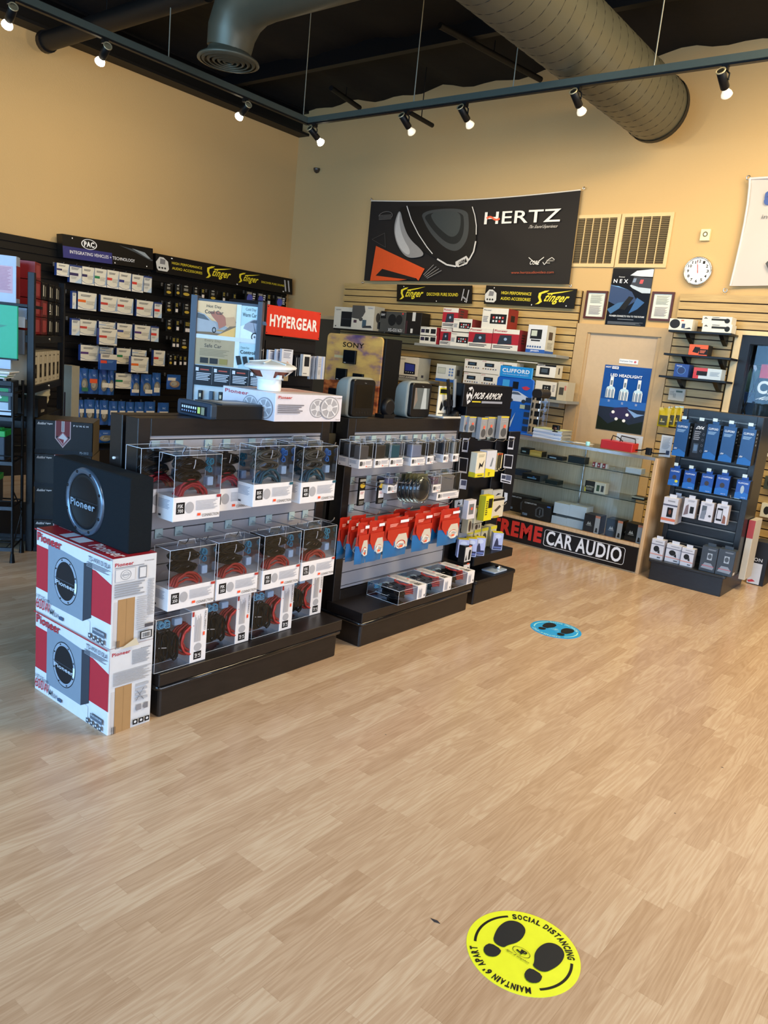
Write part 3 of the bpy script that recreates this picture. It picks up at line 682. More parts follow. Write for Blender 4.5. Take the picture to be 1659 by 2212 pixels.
# posters & frames around the door
R6 = zf(1200, 440, 3.614)
def flat_rect(p, Y): a, w, z, h = rectY([R6(*q) for q in p], Y); return a, w, z, h
a, w, z, h = flat_rect(((385, 948), (697, 963), (450, 505)), YB-.01)
m = MB(); m.box(a, a+w, YB-.012, YB-.002, z, z+h, mat('#101520', .25)); mp = aff((a, YB-.012, z), (a+w, YB-.012, z), (a, YB-.012, z+h)); nx_ = m
m.o = .0004
m.poly([(0, .42), (0, .72), (.3, .66), (.55, .6), (.7, .45), (.4, .3)], mp, '#1b3a66'); m.poly([(0, .7), (.2, .69), (.5, .62), (.3, .66)], mp, '#6fa5dc')
m.poly([(.45, .88), (.6, .96), (.95, .99), (1, .99), (1, .86), (.7, .865)], mp, '#c9d3da'); m.poly([(.48, .7), (.55, .66), (.8, .58), (1, .58), (1, .66), (.7, .69), (.52, .73)], mp, '#b6c6d4')
m.poly([(.5, .72), (.55, .86), (1, .84), (1, .66), (.7, .68)], mp, '#232a38'); m.poly([(.53, .76), (.6, .76), (.62, .83), (.55, .83)], mp, '#7a8ea8'); m.poly([(.7, .74), (.78, .74), (.8, .81), (.72, .81)], mp, '#c74a50')
m.poly([(0, .28), (.25, .4), (.4, .42), (.3, .3), (.1, .2)], mp, '#2e5f8f'); m.poly([(.55, .22), (.7, .5), (.9, .42), (.75, .3)], mp, '#22578f'); m.poly([(.3, .3), (.45, .28), (.62, .5), (.5, .52)], mp, '#0c1118')
m.text('N E X', .06, .745, .42, .81, mp, '#f0f2f4', 1); m.text('Pioneer', .18, .84, .33, .86, mp, '#e8e8e8', .5); m.text('PIONEER CONNECTS YOU TO THE FUTURE', .08, .155, .95, .185, mp, '#e8eef4', .6)
m.rect(.3, .11, .7, .118, mp, '#8a93a0'); draw(m, [('l', .06, .94, .07, .02, 4, '#5f6874')], mp)
m.build('poster', label='dark blue poster with a helmet picture above the wooden door', cat='poster')
def frame(p, lab):
    a, w, z, h = flat_rect(p, YB-.015); t = thing('framed_certificate', lab, 'picture frame', (a+w/2, YB, z), 0, 'framed certificates above the door')
    m = MB(); e = .022; fm = mat('#4a1c14', .35)
    for q in ((a, a+w, z, z+e), (a, a+w, z+h-e, z+h), (a, a+e, z+e, z+h-e), (a+w-e, a+w, z+e, z+h-e)): m.box(q[0], q[1], YB-.022, YB-.001, q[2], q[3], fm)
    m.build('frame', t); m = MB(); m.box(a+e, a+w-e, YB-.01, YB-.001, z+e, z+h-e, mat('#d6dccf', .4)); mp = aff((a, YB-.01, z), (a+w, YB-.01, z), (a, YB-.01, z+h)); m.o = .0003
    draw(m, [('l', .22, .8, .86, .55, 9, '#8f948c'), ('l', .22, .8, .48, .15, 10, '#a69c98')], mp); m.build('certificate', t)
frame(((215, 893), (378, 903), (238, 677)), 'dark red framed certificate left of the dark blue poster'); frame(((722, 912), (895, 918), (758, 687)), 'dark red framed certificate right of the dark blue poster')
a, w, z, h = flat_rect(((310, 1770), (670, 1787), (385, 1272)), YB-.035)
m = MB(); YP = YB-.035; m.box(a, a+w, YP, YP+.003, z, z+h, mat('#1b4f9c', .12)); mp = aff((a, YP, z), (a+w, YP, z), (a, YP, z+h)); m.o = .0004
m.poly([(0, 0), (1, 0), (1, .38), (0, .4)], mp, '#14223a'); m.poly([(0, .36), (0, .48), (1, .48), (1, .36)], mp, '#1d62b8'); m.poly([(.0, 0), (1, 0), (1, .2), (.7, .12), (.5, .2), (.25, .1), (0, .22)], mp, '#1c2a1e')
m.poly([(.25, .25), (.35, .36), (.62, .39), (.75, .28), (.7, .2), (.3, .2)], mp, '#2a2350'); m.poly([(.62, .36), (.85, .3), (1, .3), (.8, .24)], mp, '#7ea6de')
for u, v in ((.33, .29), (.64, .27), (.42, .19), (.59, .175)): m.ell(u, v, .035, .024, mp, mat('#f2f6ff', .3))
for i, (u, base) in enumerate(((.2, .5), (.5, .48), (.8, .48))):
    m.rect(u-.035, base+.16, u+.035, base+.33, mp, '#dfe8ee'); m.rect(u-.02, base+.2, u+.02, base+.27, mp, '#6b7a86'); m.ell(u, base+.15, .09, .03, mp, '#bfe0f2')
    for k in range(6): m.rect(u-.1+.035*k, base, u-.075+.035*k, base+.14, mp, '#e8eef2' if k % 2 else '#9ab4c8')
    m.text('S%d' % (i+1), u-.02, base-.06, u+.02, base-.03, mp, '#e8eef2')
m.text('LED HEADLIGHT', .16, .83, .84, .875, mp, '#f0f6ff', 1.6); m.rect(.17, .945, .31, .985, mp, '#f0f2f4'); m.text('BEAM', .19, .952, .29, .978, mp, '#1b4f9c', 1); m.text('NIGHT', .03, .955, .15, .98, mp, '#f0f2f4', 1)
m.build('poster', label='glossy blue LED HEADLIGHT poster hung on the wooden door', cat='poster')
a, w, z, h = flat_rect(((495, 1245), (642, 1257), (498, 1210)), YB-.034)
m = MB(); m.box(a, a+w, YB-.035, YB-.031, z, z+h, mat('#dfe6ee', .4)); mp = aff((a, YB-.035, z), (a+w, YB-.035, z), (a, YB-.035, z+h)); m.text('Employees Only', .04, .3, .72, .75, mp, '#31577e', .8); m.poly([(.8, .25), (.9, .3), (.92, .6), (.84, .8), (.78, .55)], mp, '#c0606e')
m.build('door_sign', label='small white Employees Only sign on the wooden door', cat='sign')

# ================================================================== FLOOR DECALS
def decal(C, R, base, ink, foot, lab, arc, thick=.0012):
    m = MB(); M_ = Matrix.Translation((C[0], C[1], 0))
    m.lathe([(R, 0), (R, thick), (0, thick)], mat(base, .35), M_, 64, False)
    for k, sm in enumerate(m.sm): m.sm[k] = False
    mp = aff((C[0], C[1], thick), (C[0]+R, C[1], thick), (C[0], C[1]+R, thick), (0, 0, 1)); m.o = .0002
    m.ell(0, 0, .87, .87, mp, ink, .945, 90+48, 90+120, 20); m.ell(0, 0, .87, .87, mp, ink, .945, -42, 25, 20)
    m.arctext('SOCIAL DISTANCING', 0, 0, .84, .135, 90+43, 90-60, mp, ink, bold=2.4); m.arctext("MAINTAIN 6' APART", 0, 0, .88, .135, -52, -142, mp, ink, bold=2.4)
    def shape(cx, sx):
        ball = [(-.12, -.17), (-.2, .05), (-.23, .25), (-.2, .45), (-.1, .56), (.03, .58), (.15, .5), (.2, .32), (.19, .12), (.1, -.05), (.08, -.17)]
        heel = [(-.13, -.22), (.08, -.22), (.11, -.33), (.08, -.45), (-.02, -.52), (-.12, -.47), (-.17, -.36)]
        for P in (ball, heel):
            pts = [(cx+sx*a*1.08, b*1.05-.03) for a, b in P]
            # smooth the outline by corner cutting
            for _ in range(2 if len(P) > 8 else 1):
                q = []
                for i in range(len(pts)):
                    a, b = pts[i], pts[(i+1) % len(pts)]; q += [(a[0]*.75+b[0]*.25, a[1]*.75+b[1]*.25), (a[0]*.25+b[0]*.75, a[1]*.25+b[1]*.75)]
                pts = q
            if sx < 0: pts = pts[::-1]
            m.poly(pts, mp, foot)
    shape(-.37, 1); shape(.38, -1)
    m.ell(.0, -.06, .17, .1, mp, ink, .93, n=24); m.poly([(-.1, -.08), (0, -.1), (.02, .0), (-.03, .0), (-.02, -.07), (-.08, -.05)], mp, ink); m.text('P', .0, -.12, .1, .0, mp, ink, 2, .2)
    m.text('Signs & Graphics', -.25, -.23, .25, -.18, mp, ink, 1, .1)
    return m.build('floor_sticker', label=lab, cat='sticker')
decal((-.756, 1.819), .160, '#e6ee2c', '#15181c', '#252b31', 'round yellow SOCIAL DISTANCING floor sticker with black footprints', 0)
decal((-1.969, 4.456), .162, '#17a2ea', '#a8f0fb', '#1c2226', 'round blue floor sticker with footprints, farther away on the floor', 0)
def fleck(px, lab, s, col='#2a2c38'):
    p = onZ(px, 0); m = MB(); m.add([p+Vector((-.02*s, .0, .0008)), p+Vector((0, -.006*s, .0008)), p+Vector((.02*s, .002*s, .0008)), p+Vector((.004*s, .007*s, .0012))], [(0, 1, 2, 3)], mat(col, .5)); m.build('debris', label=lab, cat='debris')
fleck((940, 1990), 'small dark leaf scrap on the floor left of the yellow sticker', .9); fleck((1560, 1658), 'tiny dark speck on the floor at the right side', .35); fleck((1458, 1757), 'tiny dark speck on the floor below the right speck', .25)
fleck((833, 1587), 'tiny dark speck on the floor in the middle', .25)

# ================================================================== GONDOLAS
GREYP = mat('#9a9aa2', .42, nz=.03); GROOVE = mat('#c4c7cc', .25, .8)
XP = -2.77
def gondola(y0, y1, yf0, yf1, lab, lab2):
    t = thing('display_gondola', lab, 'display stand', (-2.86, (y0+y1)/2, 0), 0)
    m = MB(); m.rbox(-2.78, -2.545, y0+.015, y1-.015, 0, .125, DARKWOOD, .012, 2); m.build('base_kick', t)
    m = MB(); m.tube([(-2.93, y0+.005, .137), (-2.55, y0+.005, .137), (-2.542, y0+.012, .137), (-2.538, (y0+y1)/2, .137), (-2.542, y1-.012, .137), (-2.55, y1-.005, .137), (-2.93, y1-.005, .137)], .013, mat('#14161b', .15, coat=.6), 10); m.build('bumper_rail', t)
    m = MB(); m.rbox(-2.80, -2.53, y0, y1, .15, .205, DARKWOOD, .004, 1); m.build('deck', t)
    m = MB(); f = .062
    for a, b, c, d in ((yf0, yf0+f, .0, 1.25), (yf1-f, yf1, .0, 1.25), (yf0+f, yf1-f, 1.175, 1.25), (yf0+f, yf1-f, .15, .262)): m.rbox(-2.86, XP, a, b, c, d, DARKWOOD, .003, 1)
    m.build('front_frame', t)
    m = MB(); z = 1.175; first = True; m.box(-2.80, XP-.03, yf0+f, yf1-f, .262, 1.175, mat('#55565c', .6))
    zs = [1.175, 1.155]+[1.155-.0795*k for k in range(1, 12)]+[.262]
    for a, b in zip(zs[:-1], zs[1:]):
        if a-b < .012: continue
        m.box(XP-.03, XP-.008, yf0+f, yf1-f, b+.005, a, GREYP)
    m.build('grey_slat_panel', t)
    m = MB(); m.rbox(-2.975, -2.885, yf0, yf1, 0, 1.25, DARKWOOD, .003, 1); m.build('rear_frame', t)
    m = MB(); m.box(-2.886, -2.859, yf0+.03, yf1-.03, .05, 1.22, BLK); m.lathe([(.006, 0), (.006, .01), (0, .012)], mat('#f4f4f2', .3), Matrix.Translation((-2.93, yf0, 1.06)) @ Matrix.Rotation(math.pi/2, 4, 'X'), 10); m.build('core_panel', t)
    m = MB(); m.rbox(-3.2, -2.97, y0, y1, .0, .205, DARKWOOD, .01, 2); m.build('rear_deck', t)
    return t
gondola(1.85, 3.0, 1.865, 3.035, 'near dark brown double-sided display gondola with grey slat panel, full of wiring kits', '')
gondola(3.166, 4.30, 3.18, 4.335, 'second dark brown display gondola with grey slat panel, holding red and blue bags', '')
m = MB(); m.rbox(-2.90, -2.84, 3.045, 3.17, 1.1, 1.16, mat('#6b6350', .25, .7), .01, 2); m.build('connector_bar', label='short metal bar bridging the two dark brown gondolas', cat='bracket')

# hooks
hk = MB(); hk.box(-.02, .02, -.004, 0, -.035, .008, mat('#b8d2d8', .25, .3)); hk.tube([(0, -.004, -.012), (0, -.03, -.018), (0, -.19, -.014), (0, -.205, .0), (0, -.21, .012)], .0028, CHROME, 6); hk.tube([(-.012, -.004, -.028), (-.004, -.03, -.02), (0, -.05, -.018)], .002, CHROME, 5)
HK = hk.mesh('display_hook')
def hooks(ys, z, x, rz, lab, grp, y=None):
    for n_, v in enumerate(ys):
        M = at((x, v, z), rz) if rz == 90 else at((v, y, z), rz)
        single('display_hook', lab+', %s from left' % ORD[n_], 'hook', M, HK, grp)
hooks((1.955, 2.075, 2.235, 2.34, 2.495, 2.60, 2.755, 2.86), 1.147, XP-.004, 90, 'chrome hook in the top slot of the near gondola', 'top row hooks, near gondola')
hooks((1.99, 2.095, 2.265, 2.38, 2.53, 2.64, 2.80, 2.90), .758, XP-.004, 90, 'chrome hook in the middle slot of the near gondola', 'middle row hooks, near gondola')
hooks((3.265, 3.41, 3.545, 3.68, 3.81, 3.905, 4.0, 4.10), 1.147, XP-.004, 90, 'chrome hook in the top slot of the second gondola', 'top row hooks, second gondola')
hooks((3.255, 3.40, 3.53, 3.67, 3.79, 3.98), .915, XP-.004, 90, 'chrome hook in the second slot of the second gondola', 'second row hooks, second gondola')
hooks((3.27, 3.41, 3.57, 3.78, 3.985), .758, XP-.004, 90, 'chrome hook carrying red and blue bags, second gondola', 'bag hooks, second gondola')

# ---- wiring kits
_loops = {}
def loops(cx, cy, cz, rx, rz_, r, n, col, jit=.006, tilt=0, a0=0, a1=360, mb=None, seed=0, dy=.006):
    m = mb or MB(); rnd = random.Random(seed); mm = mat(col, .6)
    for k in range(n):
        ry = rx*(1-rnd.uniform(0, .18)); rr = rz_*(1-rnd.uniform(0, .35)); ox = rnd.uniform(-jit, jit); oz = rnd.uniform(-jit, jit)*.6; y = cy+(k-n/2)*dy
        full = a1-a0 >= 360; N = 16
        pts = [(cx+ox+ry*math.cos(math.radians(a0+(a1-a0)*i/N)), y+.003*math.sin(i*1.7), cz+oz+rr*math.sin(math.radians(a0+(a1-a0)*i/N))+tilt*math.cos(math.radians(a0+(a1-a0)*i/N))) for i in range(N if full else N+1)]
        m.tube(pts, r, mm, 5, closed=full)
    return m
PAPER = mat('#e4e2e4', .45); 
def kit_parts(w, d, h, sl, badge, cab1, cab2, small, seed, cubes=False):
    case = MB(); e = .002
    case.box(e, w-e, e, d-e, sl-.01, h, CLEAR)
    edge = mat('#dfe8f4', .15); 
    for x in (e, w-e):
        for y in (e, d-e): case.tube([(x, y, sl), (x, y, h)], .0009, edge, 4)
    for z in (h,): case.tube([(e, e, z), (w-e, e, z), (w-e, d-e, z), (e, d-e, z)], .0012, edge, 4, True)
    tab = MB(); tab.box(w*.3, w*.7, d*.45, d*.5, h, h+.022, CLEAR); tab.tube([(w*.3, d*.47, h), (w*.33, d*.47, h+.022), (w*.67, d*.47, h+.022), (w*.7, d*.47, h)], .001, edge, 4)
    s = MB(); s.rbox(0, w, 0, d, 0, sl, PAPER, .002, 1); F = faces(w, sl, d); s.o = .0003
    u = min(.3, .04/w*.95); bu = .06
    f1 = F['F']; v0, v1 = .3, .78
    s.rect(bu, v0, bu+.042/w*(sl/.1), v1, f1, '#1d1e22'); bx = bu+.042/w*(sl/.1)
    s.text(badge[0], bu+.008/w, .55, bx-.008/w, .7, f1, '#e8e8ea', .5); s.text(badge[1], bu+.008/w, .36, bx-.008/w, .5, f1, '#e8e8ea', .5)
    s.ell(bx+.024/w*(sl/.1), .54, .022/w*(sl/.1), .24, f1, '#a9a9ae', n=16); draw(s, [('l', bx+.055/w*(sl/.1), .93, .8, .38, 7, '#b0b0b6')], f1)
    s.rect(.5, .16, .57, .27, f1, '#f0552f'); s.text('CONNECTION', .6, .1, .97, .22, f1, '#4a4a50', .3); s.rect(.9, .88, .99, 1.0, f1, cab2 if cab2 != '#15151a' else '#b3262a')
    s.o = .0003; draw(s, [('l', .1, .8, .85, .45, 7, '#a9aebc'), ('r', .15, .12, .3, .2, '#3a3a44')], F['L'])
    out = [('clear_case', case.mesh('clear_case')), ('hang_tab', tab.mesh('hang_tab')), ('card_sleeve', s.mesh('card_sleeve'))]
    if cubes:
        b = MB(); b.rbox(w*.15, w*.85, d*.2, d*.8, sl, h*.88, mat(cab1, .35), min(w, d)*.15, 3); out.append(('device', b.mesh('device')))
    else:
        hh = h-sl
        b = MB(); loops(w*.42, d*.45, sl+hh*.74, w*.27, hh*.14, .0038, 11, cab1, seed=seed, mb=b); loops(w*.4, d*.45, sl+hh*.45, w*.25, hh*.13, .0038, 11, cab1, seed=seed+1, mb=b); loops(w*.42, d*.4, sl+hh*.74, w*.2, hh*.07, .0036, 6, cab1, seed=seed+7, mb=b)
        b.tube([(w*.42, d*.1, sl+hh*.66), (w*.44, d*.08, sl+hh*.78), (w*.45, d*.1, sl+hh*.88)], .002, PAPER, 4); b.box(w*.2, w*.26, d*.15, d*.3, sl+hh*.88, sl+hh*.94, BLK); b.box(w*.34, w*.4, d*.15, d*.3, sl+hh*.9, sl+hh*.96, BLK)
        p = MB(); loops(w*.45, d*.4, sl-.015, w*.31, hh*.46, .0058, 5, cab2, jit=.004, a0=0, a1=180, mb=p, seed=seed+2, dy=.012); 
        loops(w*.45, d*.35, sl-.018, w*.25, hh*.36, .0055, 3, cab2, jit=.003, a0=0, a1=180, mb=p, seed=seed+3, dy=.012)
        q = MB(); loops(w*.83, d*.35, sl+hh*.78, w*.05, hh*.09, .003, 4, small, mb=q, seed=seed+4); loops(w*.83, d*.35, sl+hh*.6, w*.045, hh*.08, .003, 3, small, mb=q, seed=seed+5)
        q.rbox(w*.77, w*.9, d*.2, d*.5, sl+hh*.2, sl+hh*.42, mat('#a9c8ea', .2), .006, 2)
        out += [('signal_cable', b.mesh('signal_cable')), ('power_cable', p.mesh('power_cable')), ('small_parts', q.mesh('small_parts'))]
    return out
K = {}
K['fsk'] = kit_parts(.24, .11, .27, .10, ('FSK', '700'), '#0c0c0e', '#a3202a', '#1f7f9e', 1)
K['psk'] = kit_parts(.24, .11, .26, .095, ('PSK', '350'), '#0e0d0d', '#b0342b', '#1f7fa8', 5)
K['fs1'] = kit_parts(.24, .11, .26, .095, ('FSK', '175'), '#171311', '#b5402f', '#1f8fb0', 9)
K['bsk'] = kit_parts(.24, .11, .27, .10, ('BSK', '400'), '#5a564c', '#125468', '#1f6fc0', 13)
K['low'] = kit_parts(.24, .085, .265, .085, ('NF', 'LK'), '#100e0e', '#a82f2b', '#6fb3d8', 17)
def kit(kind, x, y, z, lab, grp='car audio wiring kits'): return assembly('wiring_kit', lab, 'wiring kit', at((x, y, z), 90), K[kind], grp)
kit('fsk', -2.52, 1.872, .862, 'clear wiring kit with red cable, hanging frontmost at top left of near gondola')
kit('fsk', -2.645, 1.80, .875, 'clear kit box half hidden behind the frontmost kit at top left of near gondola')
kit('fsk', -2.60, 2.125, .862, 'clear kit box with red cable, second from left in top row of near gondola')
kit('bsk', -2.50, 2.277, .892, 'clear wiring kit with teal cable, third in top row of near gondola')
kit('bsk', -2.50, 2.572, .882, 'clear wiring kit with teal cable at the right end of the top row')
kit('bsk', -2.63, 2.60, .885, 'clear kit box tucked behind the rightmost kit of the top row')
kit('psk', -2.52, 1.868, .482, 'clear wiring kit with red cable at the left end of the middle row')
kit('psk', -2.52, 2.118, .482, 'clear wiring kit with red cable, second from left in the middle row')
kit('psk', -2.52, 2.386, .480, 'clear wiring kit with red cable, third from left in the middle row')
kit('fs1', -2.52, 2.640, .482, 'clear wiring kit with orange-red cable at the right end of the middle row')
def lowkit(x, y, z, lab, flat=False):
    # turned on its side: sleeve to the right
    L = Matrix.Rotation(math.radians(-90), 4, 'Y')        # kit bottom -> right side
    L = Matrix.Translation((.265, 0, 0)) @ L if False else Matrix(((0, 0, -1, .265), (0, 1, 0, 0), (1, 0, 0, 0), (0, 0, 0, 1)))
    M = at((x, y, z), 90) @ (Matrix(((1, 0, 0, 0), (0, 0, 1, 0), (0, -1, 0, .085), (0, 0, 0, 1))) if flat else Matrix.Identity(4)) @ L
    return assembly('wiring_kit', lab, 'wiring kit', M, K['low'], 'car audio wiring kits')
for i, (x, y, lab) in enumerate(((-2.545, 1.835, 'boxed kit turned on its side, leftmost on the near gondola deck'), (-2.60, 2.135, 'boxed kit turned on its side, second from left on the near gondola deck'), (-2.60, 2.42, 'boxed kit turned on its side, third from left on the near gondola deck'), (-2.675, 2.715, 'boxed kit turned on its side, set back at the right of near gondola deck'))):
    lowkit(x, y, .206, lab)
for i, (y, lab) in enumerate(((3.447, 'clear boxed kit lying flat, leftmost of three on the second gondola deck'), (3.722, 'clear boxed kit lying flat, middle of three on the second gondola deck'), (3.993, 'clear boxed kit lying flat, rightmost of three on the second gondola deck'))):
    lowkit(-2.50, y, .206, lab, True)

# ---- small boxes on the second gondola
def sk(w, col, badge=('FH', '60'), h=.135, d=.075): return kit_parts(w, d, h, .048, badge, col, col, col, 3, True)
Z7 = zf(740, 900, 5.925)
row = [((205, 670), (375, 655), '#5b5654'), ((405, 665), (590, 635), '#3a3430'), ((600, 638), (770, 638), '#1f5f6e'), ((870, 635), (1050, 618), '#8f95a8'), ((1075, 607), (1160, 605), '#2b2a30'), ((1165, 590), (1215, 588), '#5b4a3a'), ((1283, 590), (1350, 582), '#33343a'), ((1405, 577), (1482, 572), '#8a8880')]
where = ['leftmost', 'second', 'third', 'fourth', 'fifth', 'sixth', 'seventh', 'rightmost']
for i, (bl, brr, c_) in enumerate(row):
    X = -2.60 if i != 5 else -2.66
    a, b = onX(Z7(*bl), X), onX(Z7(*brr), X)
    assembly('fuse_box_kit', 'small clear box with white card band, %s in the top row of second gondola' % where[i], 'boxed kit', at((X, a.y, (a.z+b.z)/2), 90), sk(b.y-a.y, c_), 'small boxes on the second gondola')
    if i in (0, 1, 3): assembly('fuse_box_kit', 'small clear box right behind the %s one of the top row, second gondola' % where[i], 'boxed kit', at((X-.08, a.y+.004, (a.z+b.z)/2), 90), sk(b.y-a.y, c_), 'small boxes on the second gondola')
for i, (bl, brr, top) in enumerate((((160, 1135), (235, 1135), 780), ((405, 1110), (483, 1105), 795))):
    a, b = onX(Z7(*bl), -2.72), onX(Z7(*brr), -2.72); t = onX(Z7(bl[0], top), -2.72)
    h = t.z-a.z; w = b.y-a.y; C_ = carton_mesh(w, h, .012, '#221f1b', [('e', .5, .72, .42, .09, '#cfae34'), ('r', .0, .86, 1, .95, '#b9b39f'), ('r', .08, .24, .92, .54, '#e9e6e6'), ('l', .2, .8, .5, .4, 3, '#b8706c'), ('l', .1, .9, .17, .03, 3, '#8d8c86')])
    C_.build('blister_card', None, (-2.70, a.y, a.z), 90, False, label='narrow black and gold blister card, %s on the second gondola' % ('left one' if i == 0 else 'right one'), cat='blister card', group='narrow cards on the second gondola')
a = onX(Z7(570, 985), -2.66); assembly('fuse_box_kit', 'tiny clear fuse box left of the domed clamshells', 'boxed kit', at((-2.66, a.y, a.z), 90), sk(.09, '#6d6a8a', h=.09, d=.09), 'small boxes on the second gondola')
a = onX(Z7(1150, 975), -2.60); assembly('fuse_box_kit', 'tiny clear fuse box right of the domed clamshells', 'boxed kit', at((-2.60, a.y, a.z), 90), sk(.085, '#8a6f7a', h=.10, d=.06), 'small boxes on the second gondola')
a = onX(Z7(1200, 1075), -2.62); bb = onX(Z7(1480, 1050), -2.62); assembly('fuse_box_kit', 'wide clear box with grey coil at the right end of the second gondola', 'boxed kit', at((-2.62, a.y, a.z), 90), sk(bb.y-a.y, '#8d8780', h=.165, d=.09), 'small boxes on the second gondola')
cs = MB(); 
cs.lathe([(.085, 0), (.082, .016), (.06, .03), (.0, .034)], CLEAR, Matrix.Rotation(math.radians(90), 4, 'X'), 24); 
ci = MB(); ci.lathe([(.066, 0), (.062, .012), (.03, .02), (.0, .021)], mat('#262c30', .35), Matrix.Rotation(math.radians(90), 4, 'X'), 20); ci.box(-.05, .05, -.001, .001, -.05, .09, mat('#5a5a40', .5))
CSM, CIM = cs.mesh('clear_dome'), ci.mesh('card_and_device')
for k in range(5):
    p = onX(Z7(960-48*k, 935-4*k), -2.56-.034*k)
    assembly('round_clamshell', ['front', 'second', 'middle', 'fourth', 'rearmost'][k]+' one of the domed clamshell packs on the second gondola', 'clamshell', at((-2.56-.034*k, p.y+.035-.002*k, p.z), 90), [('clear_dome', CSM), ('inner_card', CIM)], 'domed clamshells')

# ---- red and blue hanging bags
def pillow(w, h, th, mt, u0=0., v0=0., u1=1., v1=1., skirt=0.0, nx=8, nz=8, o=0.0):
    m = MB(); V = []; F_ = []
    for side in (-1, 1):
        for j in range(nz+1):
            for i in range(nx+1):
                u, v = u0+(u1-u0)*i/nx, v0+(v1-v0)*j/nz
                k = (math.sin(u*math.pi)**.5)*(math.sin(min(v, .8)/.8*math.pi)**.5 if v < .8 else 0.02)
                y = side*(th/2*max(k, .02)+o)+.004*math.sin(u*9+v*5)
                V.append((w*u, y, h*v+skirt*u))
    n = (nx+1)*(nz+1)
    for j in range(nz):
        for i in range(nx): a = j*(nx+1)+i; F_.append((a, a+1, a+nx+2, a+nx+1)); F_.append((n+a+1, n+a, n+a+nx+1, n+a+nx+2))
    m.add(V, F_, mt, True); return m
REDP = mat('#b52a1c', .3); BLUP = mat('#1668a4', .3)
def bag_parts(w, h, sd):
    lower = pillow(w, h, .026, BLUP, v1=.45); up = pillow(w, h, .026, REDP, v0=.45)
    rd = MB(); rd.o = .0005; mp = lambda u, v, o=0: Vector((w*u, -.0145-o, h*v)); rd.poly([(.04, .52), (.3, .30), (.55, .42), (.96, .34), (.96, .72), (.04, .72)], mp, REDP)
    rd.poly([(.38, .26), (.95, .22), (.95, .4), (.86, .58), (.52, .58), (.4, .45)], mp, '#c9c2b4'); rd.ell(.66, .32, .2, .1, mp, '#b9341f', .8); rd.rect(.55, .86, .92, .93, mp, '#e4e9f2'); draw(rd, [('l', .1, .45, .86, .78, 3, '#e9a196')], mp); rd.rect(.6, .24, .74, .29, mp, '#f2653a')
    cbl = loops(w*.62, -.018, h*.3, w*.2, h*.1, .003, 3, '#d9d6cf', seed=sd, dy=.002)
    return [('blue_pouch', lower.mesh()), ('red_header', up.mesh()), ('window_label', rd.mesh()), ('usb_cable', cbl.mesh())]
Z7b = zf(700, 860, 3.95)
BG = [((255, 1418), (345, 1400), 'leftmost'), ((352, 1388), (480, 1362), 'second'), ((497, 1362), (690, 1318), 'middle'), ((742, 1318), (885, 1290), 'fourth'), ((958, 1284), (1122, 1242), 'rightmost')]
for i, (bl, brr, nm) in enumerate(BG):
    a, b = onX(Z7b(*bl), -2.56), onX(Z7b(*brr), -2.56); w = b.y-a.y; P_ = bag_parts(w, .232, i)
    for k, pos in enumerate(('front', 'middle', 'rear')):
        if i in (2,) and k == 2: continue
        assembly('cable_bag', '%s bag on the %s bag hook of the second gondola, red top and blue bottom' % (pos, nm), 'cable bag', at((-2.56-.055*k, a.y-(.012*k if i < 3 else .035*k*(1 if k else 0)), .488+.004*k), 90), P_, 'red and blue cable bags')

# ================================================================== BOXES AND SUBWOOFER AT THE NEAR END
REDC = '#b3202c'
def sub_picture(m, mp, u0, v0, u1, v1, ink='#8fa4b8'):
    w, h = u1-u0, v1-v0
    G = lambda P, c: m.poly([(u0+w*a, v0+h*b) for a, b in P], mp, c)
    G([(0, 0), (.82, .0), (.82, .93), (.0, 1.0)], '#7d8b99'); G([(.82, 0), (1.0, .12), (1.0, .98), (.82, .93)], '#2d3540')
    for rr, c in ((1, '#1c2229'), (.96, '#8d9bab'), (.82, '#1f242b')): m.ell(u0+w*.42, v0+h*.5, w*.27*rr, h*.38*rr, mp, c)
    m.rect(u0+w*.17, v0+h*.49, u0+w*.64, v0+h*.5, mp, '#3a434e'); m.text('Pioneer', u0+w*.2, v0+h*.4, u0+w*.64, v0+h*.47, mp, '#b9c4d0', 1); m.ell(u0+w*.42, v0+h*.5, w*.26, h*.365, mp, '#dfe9f2', .84, -20, 8)
    for k in range(8): a = math.radians(k*45+20); m.ell(u0+w*(.42+.24*math.cos(a)), v0+h*(.5+.34*math.sin(a)), w*.012, h*.014, mp, '#161a20', n=8)
